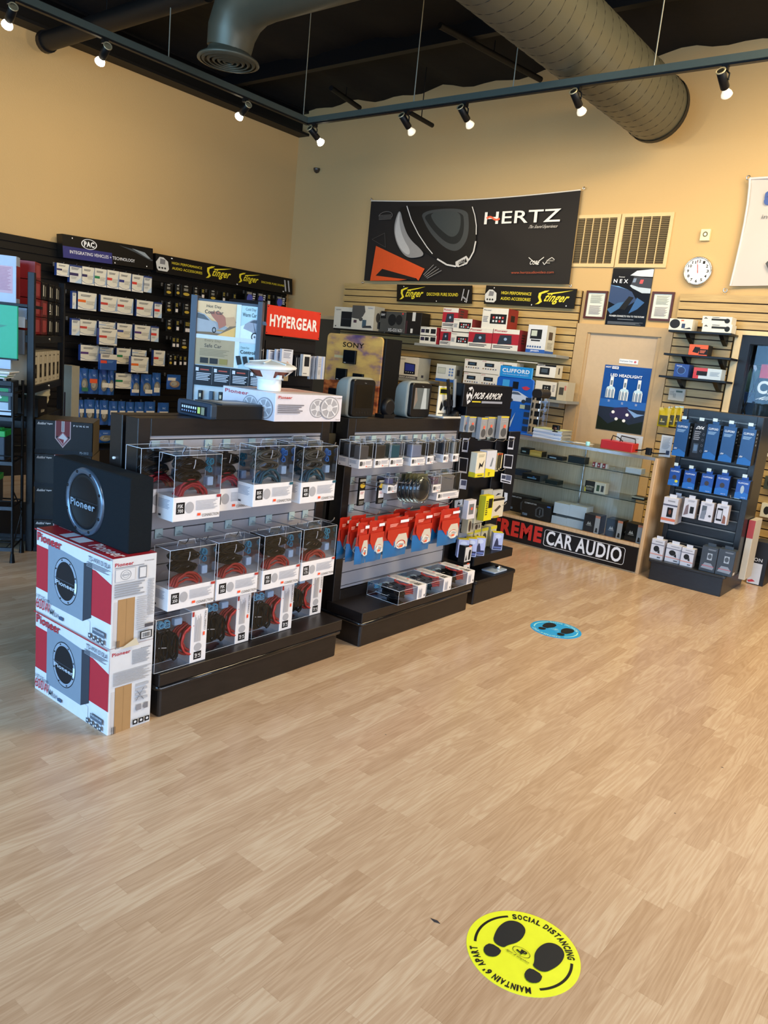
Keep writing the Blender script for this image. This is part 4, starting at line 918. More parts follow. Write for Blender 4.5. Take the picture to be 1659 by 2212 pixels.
def woofer_box(z, h, lab, second):
    w, d = .575, .2
    m = MB(); m.rbox(0, w, 0, d, 0, h, mat('#d4d6da', .5), .003, 1); F = faces(w, h, d); f = F['F']; m.o = .0004
    m.rect(0, .28, .3, .84, f, '#b01f30'); m.rect(.72, .28, 1, .84, f, '#b01f30')
    m.poly([(.0, .80), (.35, .80), (.72, .84), (1, .84), (1, 1), (0, 1)], f, '#cfd2d8')
    m.poly([(.68, .80), (.80, .80), (1, .72), (1, .86), (.68, .86)], f, '#cfd2d8'); m.poly([(0, 0), (.75, 0), (.75, .2), (.3, .28), (0, .28)], f, '#d4d6da')
    sub_picture(m, f, .17, .16, .76, .88)
    m.text('Pioneer', .02, .86, .36, .965, f, '#b01f30', 1.6); m.text('TS-WX1010LA', .72, .885, .985, .94, f, '#59606b', .8); draw(m, [('l', .7, .985, .87, .81, 4, '#7d8590')], f)
    m.text('10"/25cm', .02, .17, .2, .215, f, '#59606b', .4); m.text('600W', .02, .045, .225, .17, f, '#b01f30', .6); m.text('Max', .225, .045, .34, .12, f, '#6e7682', .2); m.rect(.35, .045, .41, .085, f, '#39506e')
    m.rect(.80, .10, .955, .165, f, '#55616f'); m.text('ENCLOSURE', .81, .135, .945, .155, f, '#d4d6da', .3)
    for k in range(4): m.rect(.75+.055*k, .025, .785+.055*k, .08, f, '#39424e'); m.ell(.767+.055*k, .055, .009, .013, f, '#d4d6da', n=10)
    m.rect(.0, .985, 1, 1, f, '#a61f2c')
    m.o = .0004; r = F['R']
    m.rect(.05, .03, .13, .52 if not second else .5, r, '#c6c4c6'); m.rect(.14, .0, .52, .54, r, '#a88458'); m.rect(.14, .0, .145, .54, r, '#8f6d44'); m.rect(.33, .0, .335, .54, r, '#97744a')
    m.text('Pioneer', .05, .91, .46, .95, r, '#b01f30', 1.2); m.text('TS-WX1010LA', .7, .925, .93, .937, r, '#5c5c62', .3)
    if not second:
        draw(m, [('l', .05, .7, .9, .885, 1, '#8a8a90'), ('r', .06, .74, .5, .88, '#9a9ea6'), ('r', .065, .743, .495, .877, '#d4d6da'), ('e', .29, .81, .12, .055, '#7a7f88', .9), ('e', .29, .81, .07, .033, '#7a7f88', .9), ('r', .2, .8, .38, .82, '#a9adb5'), ('r', .58, .74, .76, .88, '#7a7f88'), ('r', .6, .755, .74, .865, '#d4d6da'), ('l', .05, .72, .72, .56, 6, '#93979f'), ('l', .8, .94, .72, .3, 22, '#a5a9b1'), ('l', .56, .78, .54, .15, 16, '#b2b6be'), ('r', .72, .18, .92, .22, '#4a4a52'), ('r', .62, .05, .9, .14, '#2a2a30'), ('r', .65, .06, .87, .13, '#d4d6da')], r)
        for k in range(9): m.rect(.67+.02*k, .07, .68+.02*k, .12, r, '#2a2a30')
        m.poly([(.16, .0), (.52, .09), (.55, .05), (.6, .0)], r, '#c9c0a8')
    else:
        draw(m, [('l', .5, .92, .93, .76, 10, '#9a9ea6'), ('l', .08, .95, .72, .56, 10, '#a2a6ae'), ('l', .6, .9, .52, .3, 4, '#a9adb5'), ('r', .62, .2, .74, .27, '#8a8a90'), ('r', .8, .2, .9, .27, '#7a7a80')], r)
        for a_, b_ in (((.6, .32), (.78, .46)), ((.78, .32), (.62, .44)), ((.62, .38), (.76, .34))): m.poly([a_, (a_[0]+.012, a_[1]), (b_[0]+.012, b_[1]), b_], r, '#6b6f78')
        for k in range(3): m.rect(.55+.14*k, .04, .66+.14*k, .1, r, '#24262c'); m.ell(.605+.14*k, .072, .03, .016, r, '#d4d6da', n=12)
    for k in range(5): m.rect(.05+.02*k, .01, .06+.02*k, .1, r, '#33343a')
    m.o = .0004; t = F['T']; m.rect(0, 0, 1, 1, t, mat('#9c1c28', .4)); m.text('Pioneer', .62, .12, .98, .42, t, '#e4e2e6', 1.4); m.rect(.26, .08, .36, .42, t, '#b9cadb'); m.rect(.4, .08, .54, .4, t, '#cfd8e4'); m.text('ORIGINAL', .04, .4, .22, .55, t, '#d0a0a8', .6)
    return m.build('speaker_carton', None, (-3.118, 1.623, z), 0, False, label=lab, cat='box', group='cartons at the gondola end')
woofer_box(0, .368, 'lower red and white subwoofer carton standing on the floor', True); woofer_box(.369, .368, 'upper red and white subwoofer carton, topmost of the two', False)

sx, sy, sz, sw, sd, sh = -3.145, 1.705, .738, .575, .108, .305
t = thing('subwoofer_enclosure', 'black subwoofer cabinet standing on the two red and white cartons', 'subwoofer', (sx, sy, sz))
CARP = mat('#0c1820', .9, nz=.35, bump=.4, scale=400)
m = MB(); m.rbox(0, sw, 0, sd, 0, sh, CARP, .01, 3, axis='x'); m.build('cabinet', t, world=False)
Ms = Matrix.Translation((.262, 0, .152)) @ Matrix.Rotation(math.radians(90), 4, 'X')
m = MB(); m.lathe([(.142, -.002), (.142, .006), (.136, .011), (.120, .012), (.116, .004)], mat('#5a6c80', .22, .6), Ms, 48, False); m.build('basket_ring', t, world=False)
m = MB(); m.lathe([(.117, .003), (.112, .009), (.10, .008), (.085, .001), (.0, .004)], mat('#0e151b', .5), Ms, 48, False); cone = m.build('cone', t, world=False)
m = MB(); mp = aff((.262, -.0075, .152), (.262+.1, -.0075, .152), (.262, -.0075, .252)); m.rect(-1.0, .04, 1.05, .055, mp, '#1c2a36', .001); m.text('Pioneer', -1.0, -.28, .85, .03, mp, '#8397a8', 1.3, o=.002); m.build('brand_mark', cone, world=False)
for k in range(8):
    a = math.radians(22+45*k); m = MB(); m.lathe([(.006, 0), (.006, .003), (0, .004)], BLK, Matrix.Translation((.262+.129*math.cos(a), -.011, .152+.129*math.sin(a))) @ Matrix.Rotation(math.radians(90), 4, 'X'), 10); m.build('screw', t, world=False)

# ================================================================== THINGS ON TOP OF THE GONDOLAS
ZT = 1.2505
t = thing('amplifier', 'flat dark blue-black car amplifier lying on top of the near gondola', 'amplifier', (-2.715, 2.19, ZT), 90)
w, d, h = .32, .235, .062
m = MB(); m.rbox(.03, w-.01, 0, d, 0, h, mat('#1b1d20', .45), .006, 2); m.build('body', t, world=False)
m = MB(); m.rbox(0, .035, -.004, d+.004, 0, h+.008, mat('#2b3b4c', .3), .012, 3, axis='x'); ep = m.build('end_cap', t, world=False)
m = MB(); f = aff((-.001, d, 0), (-.001, 0, 0), (-.001, d, h)); m.rect(.1, .18, .9, .85, f, '#0b1424'); 
for k in range(7): m.rect(.14+.07*k, .55, .18+.07*k, .72, f, '#dfe8f6'); m.rect(.14+.07*k, .3, .17+.07*k, .42, f, '#9fb2d6')
m.rect(.64, .3, .72, .75, f, '#c8d66a'); m.rect(.75, .25, .85, .78, f, '#8a8a70'); m.build('control_panel', ep, world=False)
m = MB(); m.box(.08, .33, .02, d-.02, h, h+.006, mat('#3a4048', .3)); m.poly([(.12, .05), (.28, .05), (.28, .12), (.12, .18)], lambda u, v, o=0: Vector((u, v, h+.007)), '#a9b4c0', 0); m.build('manual', t, world=False)

a = (-2.653, 2.515); bh = onX((592.3, 850), -2.655).z-ZT-.0
def spk_pic(f_u, f_v, r, asp): return [('e', f_u, f_v, r, r*asp, '#8f8f95'), ('e', f_u, f_v, r*.92, r*.92*asp, '#c9c9ce'), ('e', f_u, f_v, r*.8, r*.8*asp, '#a2a2a8'), ('e', f_u, f_v, r*.3, r*.3*asp, '#d4d4d8')]+[('p', [(f_u, f_v), (f_u+r*.85*math.cos(math.radians(k*60+8)), f_v+r*asp*.85*math.sin(math.radians(k*60+8))), (f_u+r*.85*math.cos(math.radians(k*60+20)), f_v+r*asp*.85*math.sin(math.radians(k*60+20)))], '#dcdce0') for k in range(6)]
carton('speaker_carton', 'white carton with speaker pictures on top of the near gondola', 'box', (a[0], a[1], ZT), .465, bh, .38, 90, '#d9d6de',
    spk_pic(.62, .5, .125, 2.9)+spk_pic(.8, .52, .15, 2.9)+[('t', 'Pioneer', .03, .82, .22, .93, '#b3303a', 1.2), ('l', .03, .4, .62, .28, 5, '#6f6d74'), ('t', 'TS-A6886R', .86, .88, .98, .93, '#5a5860', .3), ('t', 'Pioneer', .9, .06, .97, .1, '#4a4850', .3)],
    L=[('t', 'Pioneer', .05, .78, .5, .92, '#b3303a', 1.2)]+spk_pic(.55, .42, .15, 2.6)+spk_pic(.82, .42, .15, 2.6), T=[('r', .3, .3, 1, 1, '#dbb9b4'), ('t', 'Pioneer', .4, .5, .9, .7, '#c98a86', 1)])
sp = Vector((-2.81, 2.615, 0)); t = thing('coaxial_speaker', 'white round car speaker lying face up on the white speaker carton', 'speaker', (sp.x, sp.y, ZT+bh+.001))
WS = mat('#e6ebec', .35)
m = MB(); m.lathe([(.055, 0), (.058, .004), (.058, .05), (.05, .055)], WS, None, 32); m.build('magnet_cover', t, world=False)
m = MB(); m.lathe([(.052, .05), (.062, .055), (.068, .065)], WS, None, 32, False)
for k in range(4):
    a0 = math.radians(20+90*k); 
    for j in range(5):
        a1 = a0+math.radians(8*j); a2 = a0+math.radians(8*(j+1)); m.add([(.066*math.cos(a1), .066*math.sin(a1), .06), (.066*math.cos(a2), .066*math.sin(a2), .06), (.108*math.cos(a2), .108*math.sin(a2), .1), (.108*math.cos(a1), .108*math.sin(a1), .1)], [(0, 1, 2, 3)], WS)
m.lathe([(.104, .096), (.112, .103)], WS, None, 32, False); m.build('basket', t, world=False)
Mt = Matrix.Translation((0, 0, .103)) @ Matrix.Rotation(math.radians(3), 4, 'X')
m = MB(); m.lathe([(.108, 0), (.125, .004), (.128, .012), (.118, .02), (.1, .026)], WS, Mt, 40, False); m.build('rim', t, world=False)
m = MB(); m.lathe([(.1, .026), (.07, .034), (.03, .04), (0, .041)], mat('#cfd8da', .3, bump=.5, scale=300), Mt, 40, False)
for k in range(3): a1 = math.radians(60*k); m.tube([(.105*math.cos(a1), .105*math.sin(a1), .132), (0, 0, .147), (-.105*math.cos(a1), -.105*math.sin(a1), .132)], .003, WS, 5)
m.build('grille', t, world=False)
m = MB(); m.lathe([(.06, .06), (.07, .075), (.1, .1)], mat('#7c4030', .4), None, 32, False); m.build('cone', t, world=False)
m = MB(); m.box(.055, .075, .02, .05, .055, .085, CHROME); m.box(.06, .085, -.02, .0, .06, .08, WS); m.build('terminal', t, world=False)

def headrest(px, lab, screen, M=None):
    b = [onZ(p, ZT+.012) for p in px]; y0, y1 = b[0].y, b[1].y; w = y1-y0; h = .225
    t = thing('headrest_monitor', lab, 'monitor', (-2.79, y0, ZT), 90, 'headrest monitors on the second gondola')
    hm = mat('#8b8d84', .6, bump=.15, scale=200)
    m = MB(); N = 10; prof = []
    # body: rounded block, domed to the back and at the top
    vs_ = []; cols = 14
    for j in range(N+1):
        v = j/N; y = .02+.13*v; s_ = (1-(v**3)*.45)
        ring = []
        for i in range(cols*2):
            a1 = 2*math.pi*i/(cols*2); c_, s2 = math.cos(a1), math.sin(a1)
            ex = abs(c_)**.35*(1 if c_ > 0 else -1); ez = abs(s2)**.35*(1 if s2 > 0 else -1)
            ring.append((w/2+ex*(w/2+.006)*s_, y, h/2+.0+ez*h/2*(s_ if s2 > 0 else 1)))
        vs_ += ring
    n = cols*2; fs = [(j*n+i, (j+1)*n+i, (j+1)*n+(i+1) % n, j*n+(i+1) % n) for j in range(N) for i in range(n)]
    fs += [tuple(range(n)), tuple(range(N*n, N*n+n))[::-1]]
    m.add(vs_, fs, hm, True); m.build('padded_shell', t, world=False)
    m = MB(); m.rbox(.012, w-.012, -.004, .03, .008, h-.012, mat('#16171a', .3), .02, 4, axis='y'); bz = m.build('bezel', t, world=False)
    m = MB(); f = aff((.012, -.0045, .008), (w-.012, -.0045, .008), (.012, -.0045, h-.012))
    m.rect(.13, .24, .88, .86, f, screen[0]); 
    if len(screen) > 1: m.poly([(.3, .24), (.45, .5), (.5, .62), (.62, .5), (.86, .3), (.86, .24)], f, screen[1]) if False else m.poly([(.5, .24), (.58, .86), (.72, .86), (.78, .24)], f, screen[1]); m.poly([(.14, .26), (.3, .5), (.2, .86), (.14, .86)], f, screen[2])
    for k in range(5): m.rect(.2+.12*k, .1, .25+.12*k, .125, f, '#2d2f33')
    m.text('Rosen', .48, .9, .56, .925, f, '#8a8c90', .2); m.build('screen', bz, world=False)
    return t
headrest([(762, 900), (832, 903)], 'grey leather headrest monitor with black screen, left of the two on the gondola', (mat('#0a0b0d', .08),))
headrest([(885, 900), (936, 901)], 'grey headrest monitor with protective film on its screen, right of the two', (mat('#5a6468', .15), mat('#a9b4ba', .2), mat('#7d736c', .2)))
m = MB(); m.lathe([(.055, 0), (.055, .02), (.04, .03)], BLK, at((-2.83, 3.57, ZT+.06)) @ Matrix.Rotation(math.radians(90), 4, 'Y'), 20); m.box(-2.87, -2.80, 3.52, 3.62, ZT, ZT+.02, BLK); m.build('suction_mount', label='black round suction mount standing between the two headrest monitors', cat='phone mount')
# phone mount display on the right end of the second gondola
p = onZ((942, 902), ZT); t = thing('phone_mount_display', 'small white and black card display with phone mounts at the end of second gondola', 'counter display', (-2.79, 4.115, ZT), 90)
m = MB(); m.rbox(0, .21, 0, .14, 0, .012, mat('#e9e7e0', .3), .004, 2); m.box(0, .21, .002, .01, .012, .03, CLEAR); m.build('tray', t, world=False)
m = MB(); m.box(.005, .13, .06, .066, .012, .2, mat('#efece0', .4)); f = aff((.005, .059, .012), (.13, .059, .012), (.005, .059, .2)); m.rect(.08, .72, .95, .95, f, '#d6cf3a'); m.rect(.12, .76, .9, .9, f, '#22241f'); m.poly([(.2, .2), (.3, .5), (.5, .3), (.35, .15)], f, '#2b2c2e'); m.poly([(.6, .2), (.65, .5), (.85, .4), (.8, .2)], f, '#4a4b4e'); m.rect(.1, .05, .9, .09, f, '#6a6a60'); m.build('card', t, world=False)
for k, (x, tz, cc_) in enumerate(((.10, -14, '#1d1e22'), (.155, -8, '#8f9498'))):
    m = MB(); Mq = Matrix.Translation((x, .02, .02)) @ Matrix.Rotation(math.radians(tz), 4, 'Y')
    m.rbox(-.014, .014, 0, .014, .05, .235, mat(cc_, .3), .008, 3, M=Mq); m.rbox(-.03, .03, .005, .03, .06, .1, BLK, .008, 2, M=Mq); m.tube([Mq @ Vector((0, .02, 0)), Mq @ Vector((.01, .025, .04)), Mq @ Vector((0, .02, .09))], .01, BLK, 8); m.build('phone_mount', t, world=False)
m = MB(); m.rbox(.13, .21, .05, .13, .012, .15, mat('#111215', .5), .02, 3); m.lathe([(.028, 0), (.028, .03), (.012, .04)], BLK, Matrix.Translation((.17, .03, .012)), 14); m.build('ball_mount', t, world=False)

# ================================================================== TALL DISPLAYS BEHIND THE GONDOLAS
DSC = 3.7/4.4; P0 = Vector((-3.7, 3.389*DSC, EYE*(1-DSC))); A0 = 42
t = thing('remote_start_display', 'slate blue upright display with summer and winter car pictures, facing the viewer', 'display stand', P0, A0)
t.scale = (DSC,)*3
BZ0 = -EYE*(1-DSC)/DSC; ST = mat('#2c3848', .4); W_ = .405
m = MB(); m.rbox(-.045, 0, 0, .12, BZ0, 1.88, ST, .006, 2); m.rbox(W_, W_+.035, 0, .12, BZ0, 1.88, ST, .006, 2); m.box(0, W_, .02, .1, BZ0, 1.86, ST); m.rbox(-.05, W_+.04, -.06, .2, BZ0, BZ0+.06, ST, .01, 2); m.build('frame', t, world=False)
def G(z): return z
m = MB(); f = lambda u, v, o=0.0: Vector((u, .014-o, v)); m.box(0, W_, .014, .02, 1.06, 1.842, mat('#b8c4c8', .25)); m.o = .0004
Q = lambda x0, z0, x1, z1, c_: m.rect(x0, z0, x1, z1, f, c_)
hz = .275
Q(0, 1.66, hz, 1.842, '#c9a46a'); Q(0, 1.62, hz, 1.72, '#8f9496'); Q(0, 1.655, hz, 1.665, '#a9863f')
m.poly([(0, 1.845), (hz, 1.845), (hz, 1.66), (.12, 1.72), (0, 1.78)], f, '#d9b888')
m.poly([(0, 1.62), (hz, 1.62), (hz, 1.74), (.16, 1.64), (0, 1.65)], f, '#6f5a3a'); m.poly([(.13, 1.62), (hz, 1.62), (hz, 1.70)], f, '#dcae5c')
m.poly([(0, 1.64), (.0, 1.77), (.05, 1.76), (.10, 1.72), (.13, 1.7), (.14, 1.66), (.10, 1.645)], f, '#9aa0a4'); m.poly([(0, 1.73), (.0, 1.765), (.045, 1.755), (.085, 1.72)], f, '#4b5358'); m.ell(.118, 1.66, .014, .02, f, '#2b2e30'); m.ell(.118, 1.66, .008, .012, f, '#8f9496')
m.poly([(.08, 1.78), (.15, 1.785), (.19, 1.75), (.2, 1.7), (.15, 1.67), (.14, 1.71), (.1, 1.75)], f, '#a3644a'); m.poly([(.19, 1.75), (.25, 1.76), (.27, 1.70), (.2, 1.69)], f, '#c09a6e')
m.text('Hot Day', .06, 1.80, .16, 1.825, f, '#4a4436', .4); m.text('Cool Car', .05, 1.765, .175, 1.79, f, '#3a352c', 1)
Q(hz+.01, 1.60, W_, 1.842, '#a9cdd6'); m.poly([(hz+.01, 1.60), (W_, 1.60), (W_, 1.68), (hz+.06, 1.72), (hz+.01, 1.70)], f, '#cfe3ea')
m.poly([(hz+.05, 1.72), (hz+.10, 1.755), (hz+.16, 1.76), (W_, 1.73), (W_, 1.62), (hz+.14, 1.63), (hz+.10, 1.67), (hz+.04, 1.69)], f, '#8d97a6'); m.poly([(hz+.08, 1.735), (hz+.11, 1.752), (hz+.19, 1.75), (hz+.2, 1.725)], f, '#404a56')
for rr, c_ in ((.03, '#23282e'), (.021, '#c9d3da'), (.008, '#4a525a')): m.ell(hz+.12, 1.64, rr*.8, rr, f, c_, n=16)
m.text('Cold Day', hz+.05, 1.805, W_-.01, 1.83, f, '#5a6f78', .4); m.text('Warm Car', hz+.03, 1.77, W_-.005, 1.797, f, '#3d5560', .8)
Q(0, 1.42, hz, 1.61, '#a4926e'); Q(hz+.01, 1.42, W_, 1.59, '#9fc3ce'); Q(hz-.01, 1.42, hz+.02, 1.845, '#c9dbe2'); Q(0, 1.598, W_, 1.625, '#c3d2dc')
m.text('Every Day', .06, 1.575, .17, 1.595, f, '#7d6c4c', .4); m.text('Safe Car', .06, 1.54, .175, 1.565, f, '#4a4030', 1); draw(m, [('l', .03, .23, 1.53, 1.48, 5, '#8a7a58')], f)
for k in range(3): Q(.035+.065*k, 1.432, .09+.065*k, 1.47, '#2f3030' if k < 2 else '#8a7a30')
m.text('Choose Your', hz+.03, 1.555, W_-.04, 1.57, f, '#5a7f8c', .3); m.text('Control', hz+.03, 1.52, hz+.13, 1.545, f, '#1f2a30', 1)
for k in range(4): m.poly([(hz+.0+.045*k, 1.5), (hz+.03+.045*k, 1.505), (hz+.045+.045*k, 1.45), (hz+.015+.045*k, 1.44)], f, '#25282b')
Q(0, 1.28, W_, 1.415, '#20262e')
for k in range(4): draw(m, [('l', .015+.125*k, .115+.125*k, 1.365, 1.31, 5, '#b9c2cc'), ('r', .04+.125*k, 1.383, .1+.125*k, 1.392, '#a8442f'), ('r', .01+.125*k, 1.376, .03+.125*k, 1.4, '#c9d0d6'), ('r', .122+.125*k, 1.29, .1235+.125*k, 1.41, '#8f98a2')], f)
m.build('printed_board', t, world=False)
m = MB(); m.box(0, W_, .0, .02, 1.06, 1.12, mat('#e6ecf4', .4)); f2 = lambda u, v, o=0.0: Vector((u, -o, v))
for k in range(5): m.rect(.01+.1*k, 1.07, .1+.1*k, 1.115, f2, '#1f66b4'); m.rect(.015+.1*k, 1.075, .025+.1*k, 1.11, f2, '#e6ecf4'); m.rect(.04+.1*k, 1.095, .09+.1*k, 1.1, f2, '#a9c8ea')
m.build('pocket_strip', t, world=False)
for k, (x, c_) in enumerate(((.035, '#15171b'), (.11, '#26405a'), (.175, '#15171b'), (.25, '#3a2f33'))):
    m = MB(); m.rbox(x, x+.03, -.012, .014, 1.18, 1.245, mat(c_, .3), .006, 2); 
    if k in (0, 2): m.rect(x+.008, 1.2, x+.022, 1.225, lambda u, v, o=0.0: Vector((u, -.0125-o, v)), '#c9c3a8')
    m.build('key_fob', t, world=False)

# orange-red sign tower
XH = -4.0; hy0, hy1 = 3.64, 4.165
t = thing('accessory_tower', 'tall black slatted tower topped by a bright red sign with white letters', 'display stand', (XH, hy0, 0), 90)
wH = hy1-hy0
m = MB(); m.rbox(.0, wH, .01, .3, 0, 1.66, mat('#141418', .45), .006, 2); m.rbox(-.05, .0, -.02, .32, 0, 1.88, mat('#16161b', .4), .006, 2)
z = 1.64
while z > .1: m.box(.02, wH-.02, -.004, .01, z-.07, z-.012, mat('#1d1d22', .4)); z -= .08
m.rbox(-.05, wH+.05, -.15, .4, 0, .1, mat('#141418', .45), .01, 2); m.build('slatted_body', t, world=False)
m = MB(); m.rbox(0, wH, -.016, .0, 1.667, 1.862, mat('#d8311c', .35), .004, 1); f = aff((0, -.0165, 1.667), (wH, -.0165, 1.667), (0, -.0165, 1.862)); m.o = .0003; m.text('HYPERGEAR', .06, .28, .94, .70, f, '#f2f0ee', 2.2)
for u, v in ((.02, .06), (.98, .06), (.02, .94), (.98, .94)): m.ell(u, v, .008, .02, f, '#1b1b1e', n=8)
m.build('red_sign', t, world=False)
def hcard(px, X, base, lab, art, d=.02, name='blister_pack', cat='blister pack', grp=None, slope=.1):
    xl, xr, yt, yb = px; a, b, c_ = onX((xl, yb), X), onX((xr, yb+slope*(xr-xl)), X), onX((xl, yt), X)
    return carton(name, lab, cat, (X, a.y, a.z), b.y-a.y, c_.z-a.z, d, 90, base, art, group=grp)
CARDW = [('l', .15, .8, .85, .6, 4, '#9aa2b8'), ('r', .15, .93, .85, .96, '#3a3a40'), ('p', [(.3, .15), (.6, .1), (.7, .4), (.5, .5)], '#d9b8a8')]
for i, (x, X_) in enumerate(((577, -3.86), (594, -3.82), (606, -3.78))): hcard((x, x+24, 755-i, 806-i), X_, mat('#dfe4f2', .35), 'white accessory card, %s of three fanned on the red-sign tower' % ('leftmost', 'middle', 'rightmost')[i], CARDW, grp='white cards on the red-sign tower')
for i in range(5): hcard((634+4.6*i, 639+4.6*i, 767, 812), -3.86, mat('#16161a', .3), 'narrow black box, %s in the row on the red-sign tower' % ORD[i], [('r', .75, .0, .95, .9, '#c9c9cc')], .06, 'slim_box', 'box', 'narrow black boxes on the red-sign tower')
hcard((652, 668, 765, 812), -3.82, mat('#e8e8e4', .35), 'white box with a black phone picture on the red-sign tower', [('r', .2, .45, .85, .9, '#1c1d20'), ('r', .26, .5, .8, .86, '#2d2f34'), ('r', .1, .1, .6, .14, '#8a8a8a')], .03)
for i in range(3): hcard((668+8*i, 683+8*i, 769, 819), -3.84+.03*i, mat('#cfd0d6', .25), 'clear and white hanging pack, %s at the right of the red-sign tower' % ('first', 'middle', 'last')[i], [('r', .5, .02, .72, .98, '#9fb6ea'), ('e', .25, .3, .15, .12, '#b2b4ba'), ('l', .1, .45, .9, .5, 5, '#a9abb2')], .02, grp='clear packs on the red-sign tower')
for i, x in enumerate((537, 552)): hcard((x, x+15, 752, 795), -3.95, mat('#15161c', .3), 'black and silver earbud box, %s on the left edge of the red-sign tower' % ('left one' if i == 0 else 'right one'), [('e', .5, .6, .2, .2, '#3d3f48'), ('r', .9, .0, 1, 1, '#b9bcc8'), ('r', .2, .9, .8, .95, '#c9ccd4')], .05, 'slim_box', 'box', 'earbud boxes')

# Sony display
Y6 = 6.6; a, w, z, h = rectY(((705, 880), (826, 890), (708, 719)), Y6); z0 = a; xa = onY((708, 719), Y6).x; xb = onY((829, 728), Y6).x
t = thing('radio_display', 'upright radio display printed with a sunset desert sky', 'display stand', (xa, Y6, 0))
wS = xb-xa; hS = 1.80
m = MB(); m.rbox(0, wS+.03, .02, .3, 0, hS-.01, mat('#121214', .5), .01, 2); m.rbox(-.02, wS+.04, -.1, .35, 0, .08, mat('#121214', .5), .01, 2); m.build('cabinet', t, world=False)
def sunset():
    m, nt, b = node_mat('sunset_print'); N = nt.nodes; L = nt.links
    tc = N.new('ShaderNodeTexCoord'); sp_ = N.new('ShaderNodeSeparateXYZ'); L.new(tc.outputs['Object'], sp_.inputs[0])
    n = N.new('ShaderNodeTexNoise'); n.inputs['Scale'].default_value = 3.2; n.inputs['Detail'].default_value = 4; mp_ = N.new('ShaderNodeMapping'); mp_.inputs['Scale'].default_value = (1, 1, 2.2); L.new(tc.outputs['Object'], mp_.inputs[0]); L.new(mp_.outputs[0], n.inputs['Vector'])
    r = N.new('ShaderNodeValToRGB'); e = r.color_ramp.elements; e[0].position = .42; e[0].color = lin('#e0be6c'); e[1].position = .74; e[1].color = lin('#5a4a7a'); k = e.new(.55); k.color = lin('#caa466'); k = e.new(.64); k.color = lin('#8f7280')
    L.new(n.outputs[0], r.inputs[0])
    r2 = N.new('ShaderNodeValToRGB'); e = r2.color_ramp.elements; e[0].position = .4; e[0].color = lin('#7a3418'); e[1].position = .6; e[1].color = lin('#c8743a'); n2 = N.new('ShaderNodeTexNoise'); n2.inputs['Scale'].default_value = 9; L.new(mp_.outputs[0], n2.inputs['Vector']); L.new(n2.outputs[0], r2.inputs[0])
    mt = N.new('ShaderNodeMath'); mt.operation = 'MULTIPLY_ADD'; mt.inputs[1].default_value = .06; L.new(n2.outputs[0], mt.inputs[0]); L.new(sp_.outputs[2], mt.inputs[2])
    lt = N.new('ShaderNodeMath'); lt.operation = 'GREATER_THAN'; lt.inputs[1].default_value = 1.31; L.new(mt.outputs[0], lt.inputs[0])
    mx = N.new('ShaderNodeMix'); mx.data_type = 'RGBA'; L.new(lt.outputs[0], mx.inputs[0]); L.new(r2.outputs[0], mx.inputs[6]); L.new(r.outputs[0], mx.inputs[7]); L.new(mx.outputs[2], b.inputs['Base Color']); b.inputs['Roughness'].default_value = .35
    return m
m = MB(); m.rbox(0, wS, 0, .02, .1, hS, sunset(), .05, 5, axis='y'); f = aff((0, -.0003, 0), (wS, -.0003, 0), (0, -.0003, 1)); m.text('SONY', .30, 1.66, .68, 1.715, f, '#1b1514', 1.2); m.rect(.16, 1.535, .33, 1.565, f, '#c9c49a'); m.build('printed_front', t, world=False)
for k, (x, z, ww, hh) in enumerate(((.35, 1.48, .22, .15), (.24, 1.29, .19, .13), (.55, 1.275, .18, .11), (.13, 1.1, .2, .09))):
    m = MB(); m.rbox(x*wS, x*wS+ww*wS, -.03, 0, z, z+hh, mat('#1f2326', .25), .005, 2); m.rect(x*wS+.01, z+.02, x*wS+ww*wS-.01, z+hh-.01, lambda u, v, o=0.0: Vector((u, -.0305-o, v)), mat('#0d1013', .1)); m.rect(x*wS+.02, z+.008, x*wS+.05, z+.014, lambda u, v, o=0.0: Vector((u, -.0305-o, v)), '#c9ccd0'); m.build('radio_unit', t, world=False)

# ================================================================== LEFT SIDE: RACK, BATTERIES, CARTONS
D0 = Vector((-5.167, 2.653, 0)); AD = 51
MD = at(D0, AD)
def LD(x, y, z): return MD @ Vector((x, y, z))
RK = mat('#1b2028', .35)
t = thing('shelf_rack', 'tall black steel shelf rack at the left edge holding amplifier boxes', 'shelf', D0, AD)
for x, y in ((-.045, 0), (-.045, 1.05), (-1.25, 0), (-1.25, 1.05)): m = MB(); m.rbox(x, x+.045, y, y+.045, 0, 1.91, RK, .004, 1); m.build('post', t, world=False)
for z in (.12, .92, 1.16, 1.50, 1.70):
    m = MB(); 
    if z != 1.70: m.rbox(-1.24, -.01, .01, 1.08, z-.05, z, RK, .004, 1)
    else: m.rbox(-1.24, -.01, .005, .3, z-.02, z, RK, .004, 1)
    m.lathe([(.012, 0), (.01, .006), (0, .008)], CHROME, Matrix.Translation((-.01, .55, z-.025)) @ Matrix.Rotation(math.radians(90), 4, 'Y'), 10); m.build('shelf_board', t, world=False)
def LB(x, y, z, w, h, d, base, lab, art=(), R=(), name='amplifier_box', cat='box', grp=None, rz=0, T=()):
    p = LD(x, y, z); return carton(name, lab, cat, p, w, h, d, AD+rz, base, art, R=R, T=T, group=grp)
g1 = 'amplifier boxes on the left rack'
LB(-.34, .03, 1.70, .22, .30, .1, mat('#aab9cc', .3), 'tall pale blue box with pink print, on the top of the left rack', [('r', .32, .2, .9, .78, '#c9a9b8'), ('l', .35, .85, .75, .25, 16, '#b58a9c')], [('r', 0, .1, 1, .8, '#8f2020')], grp=g1)
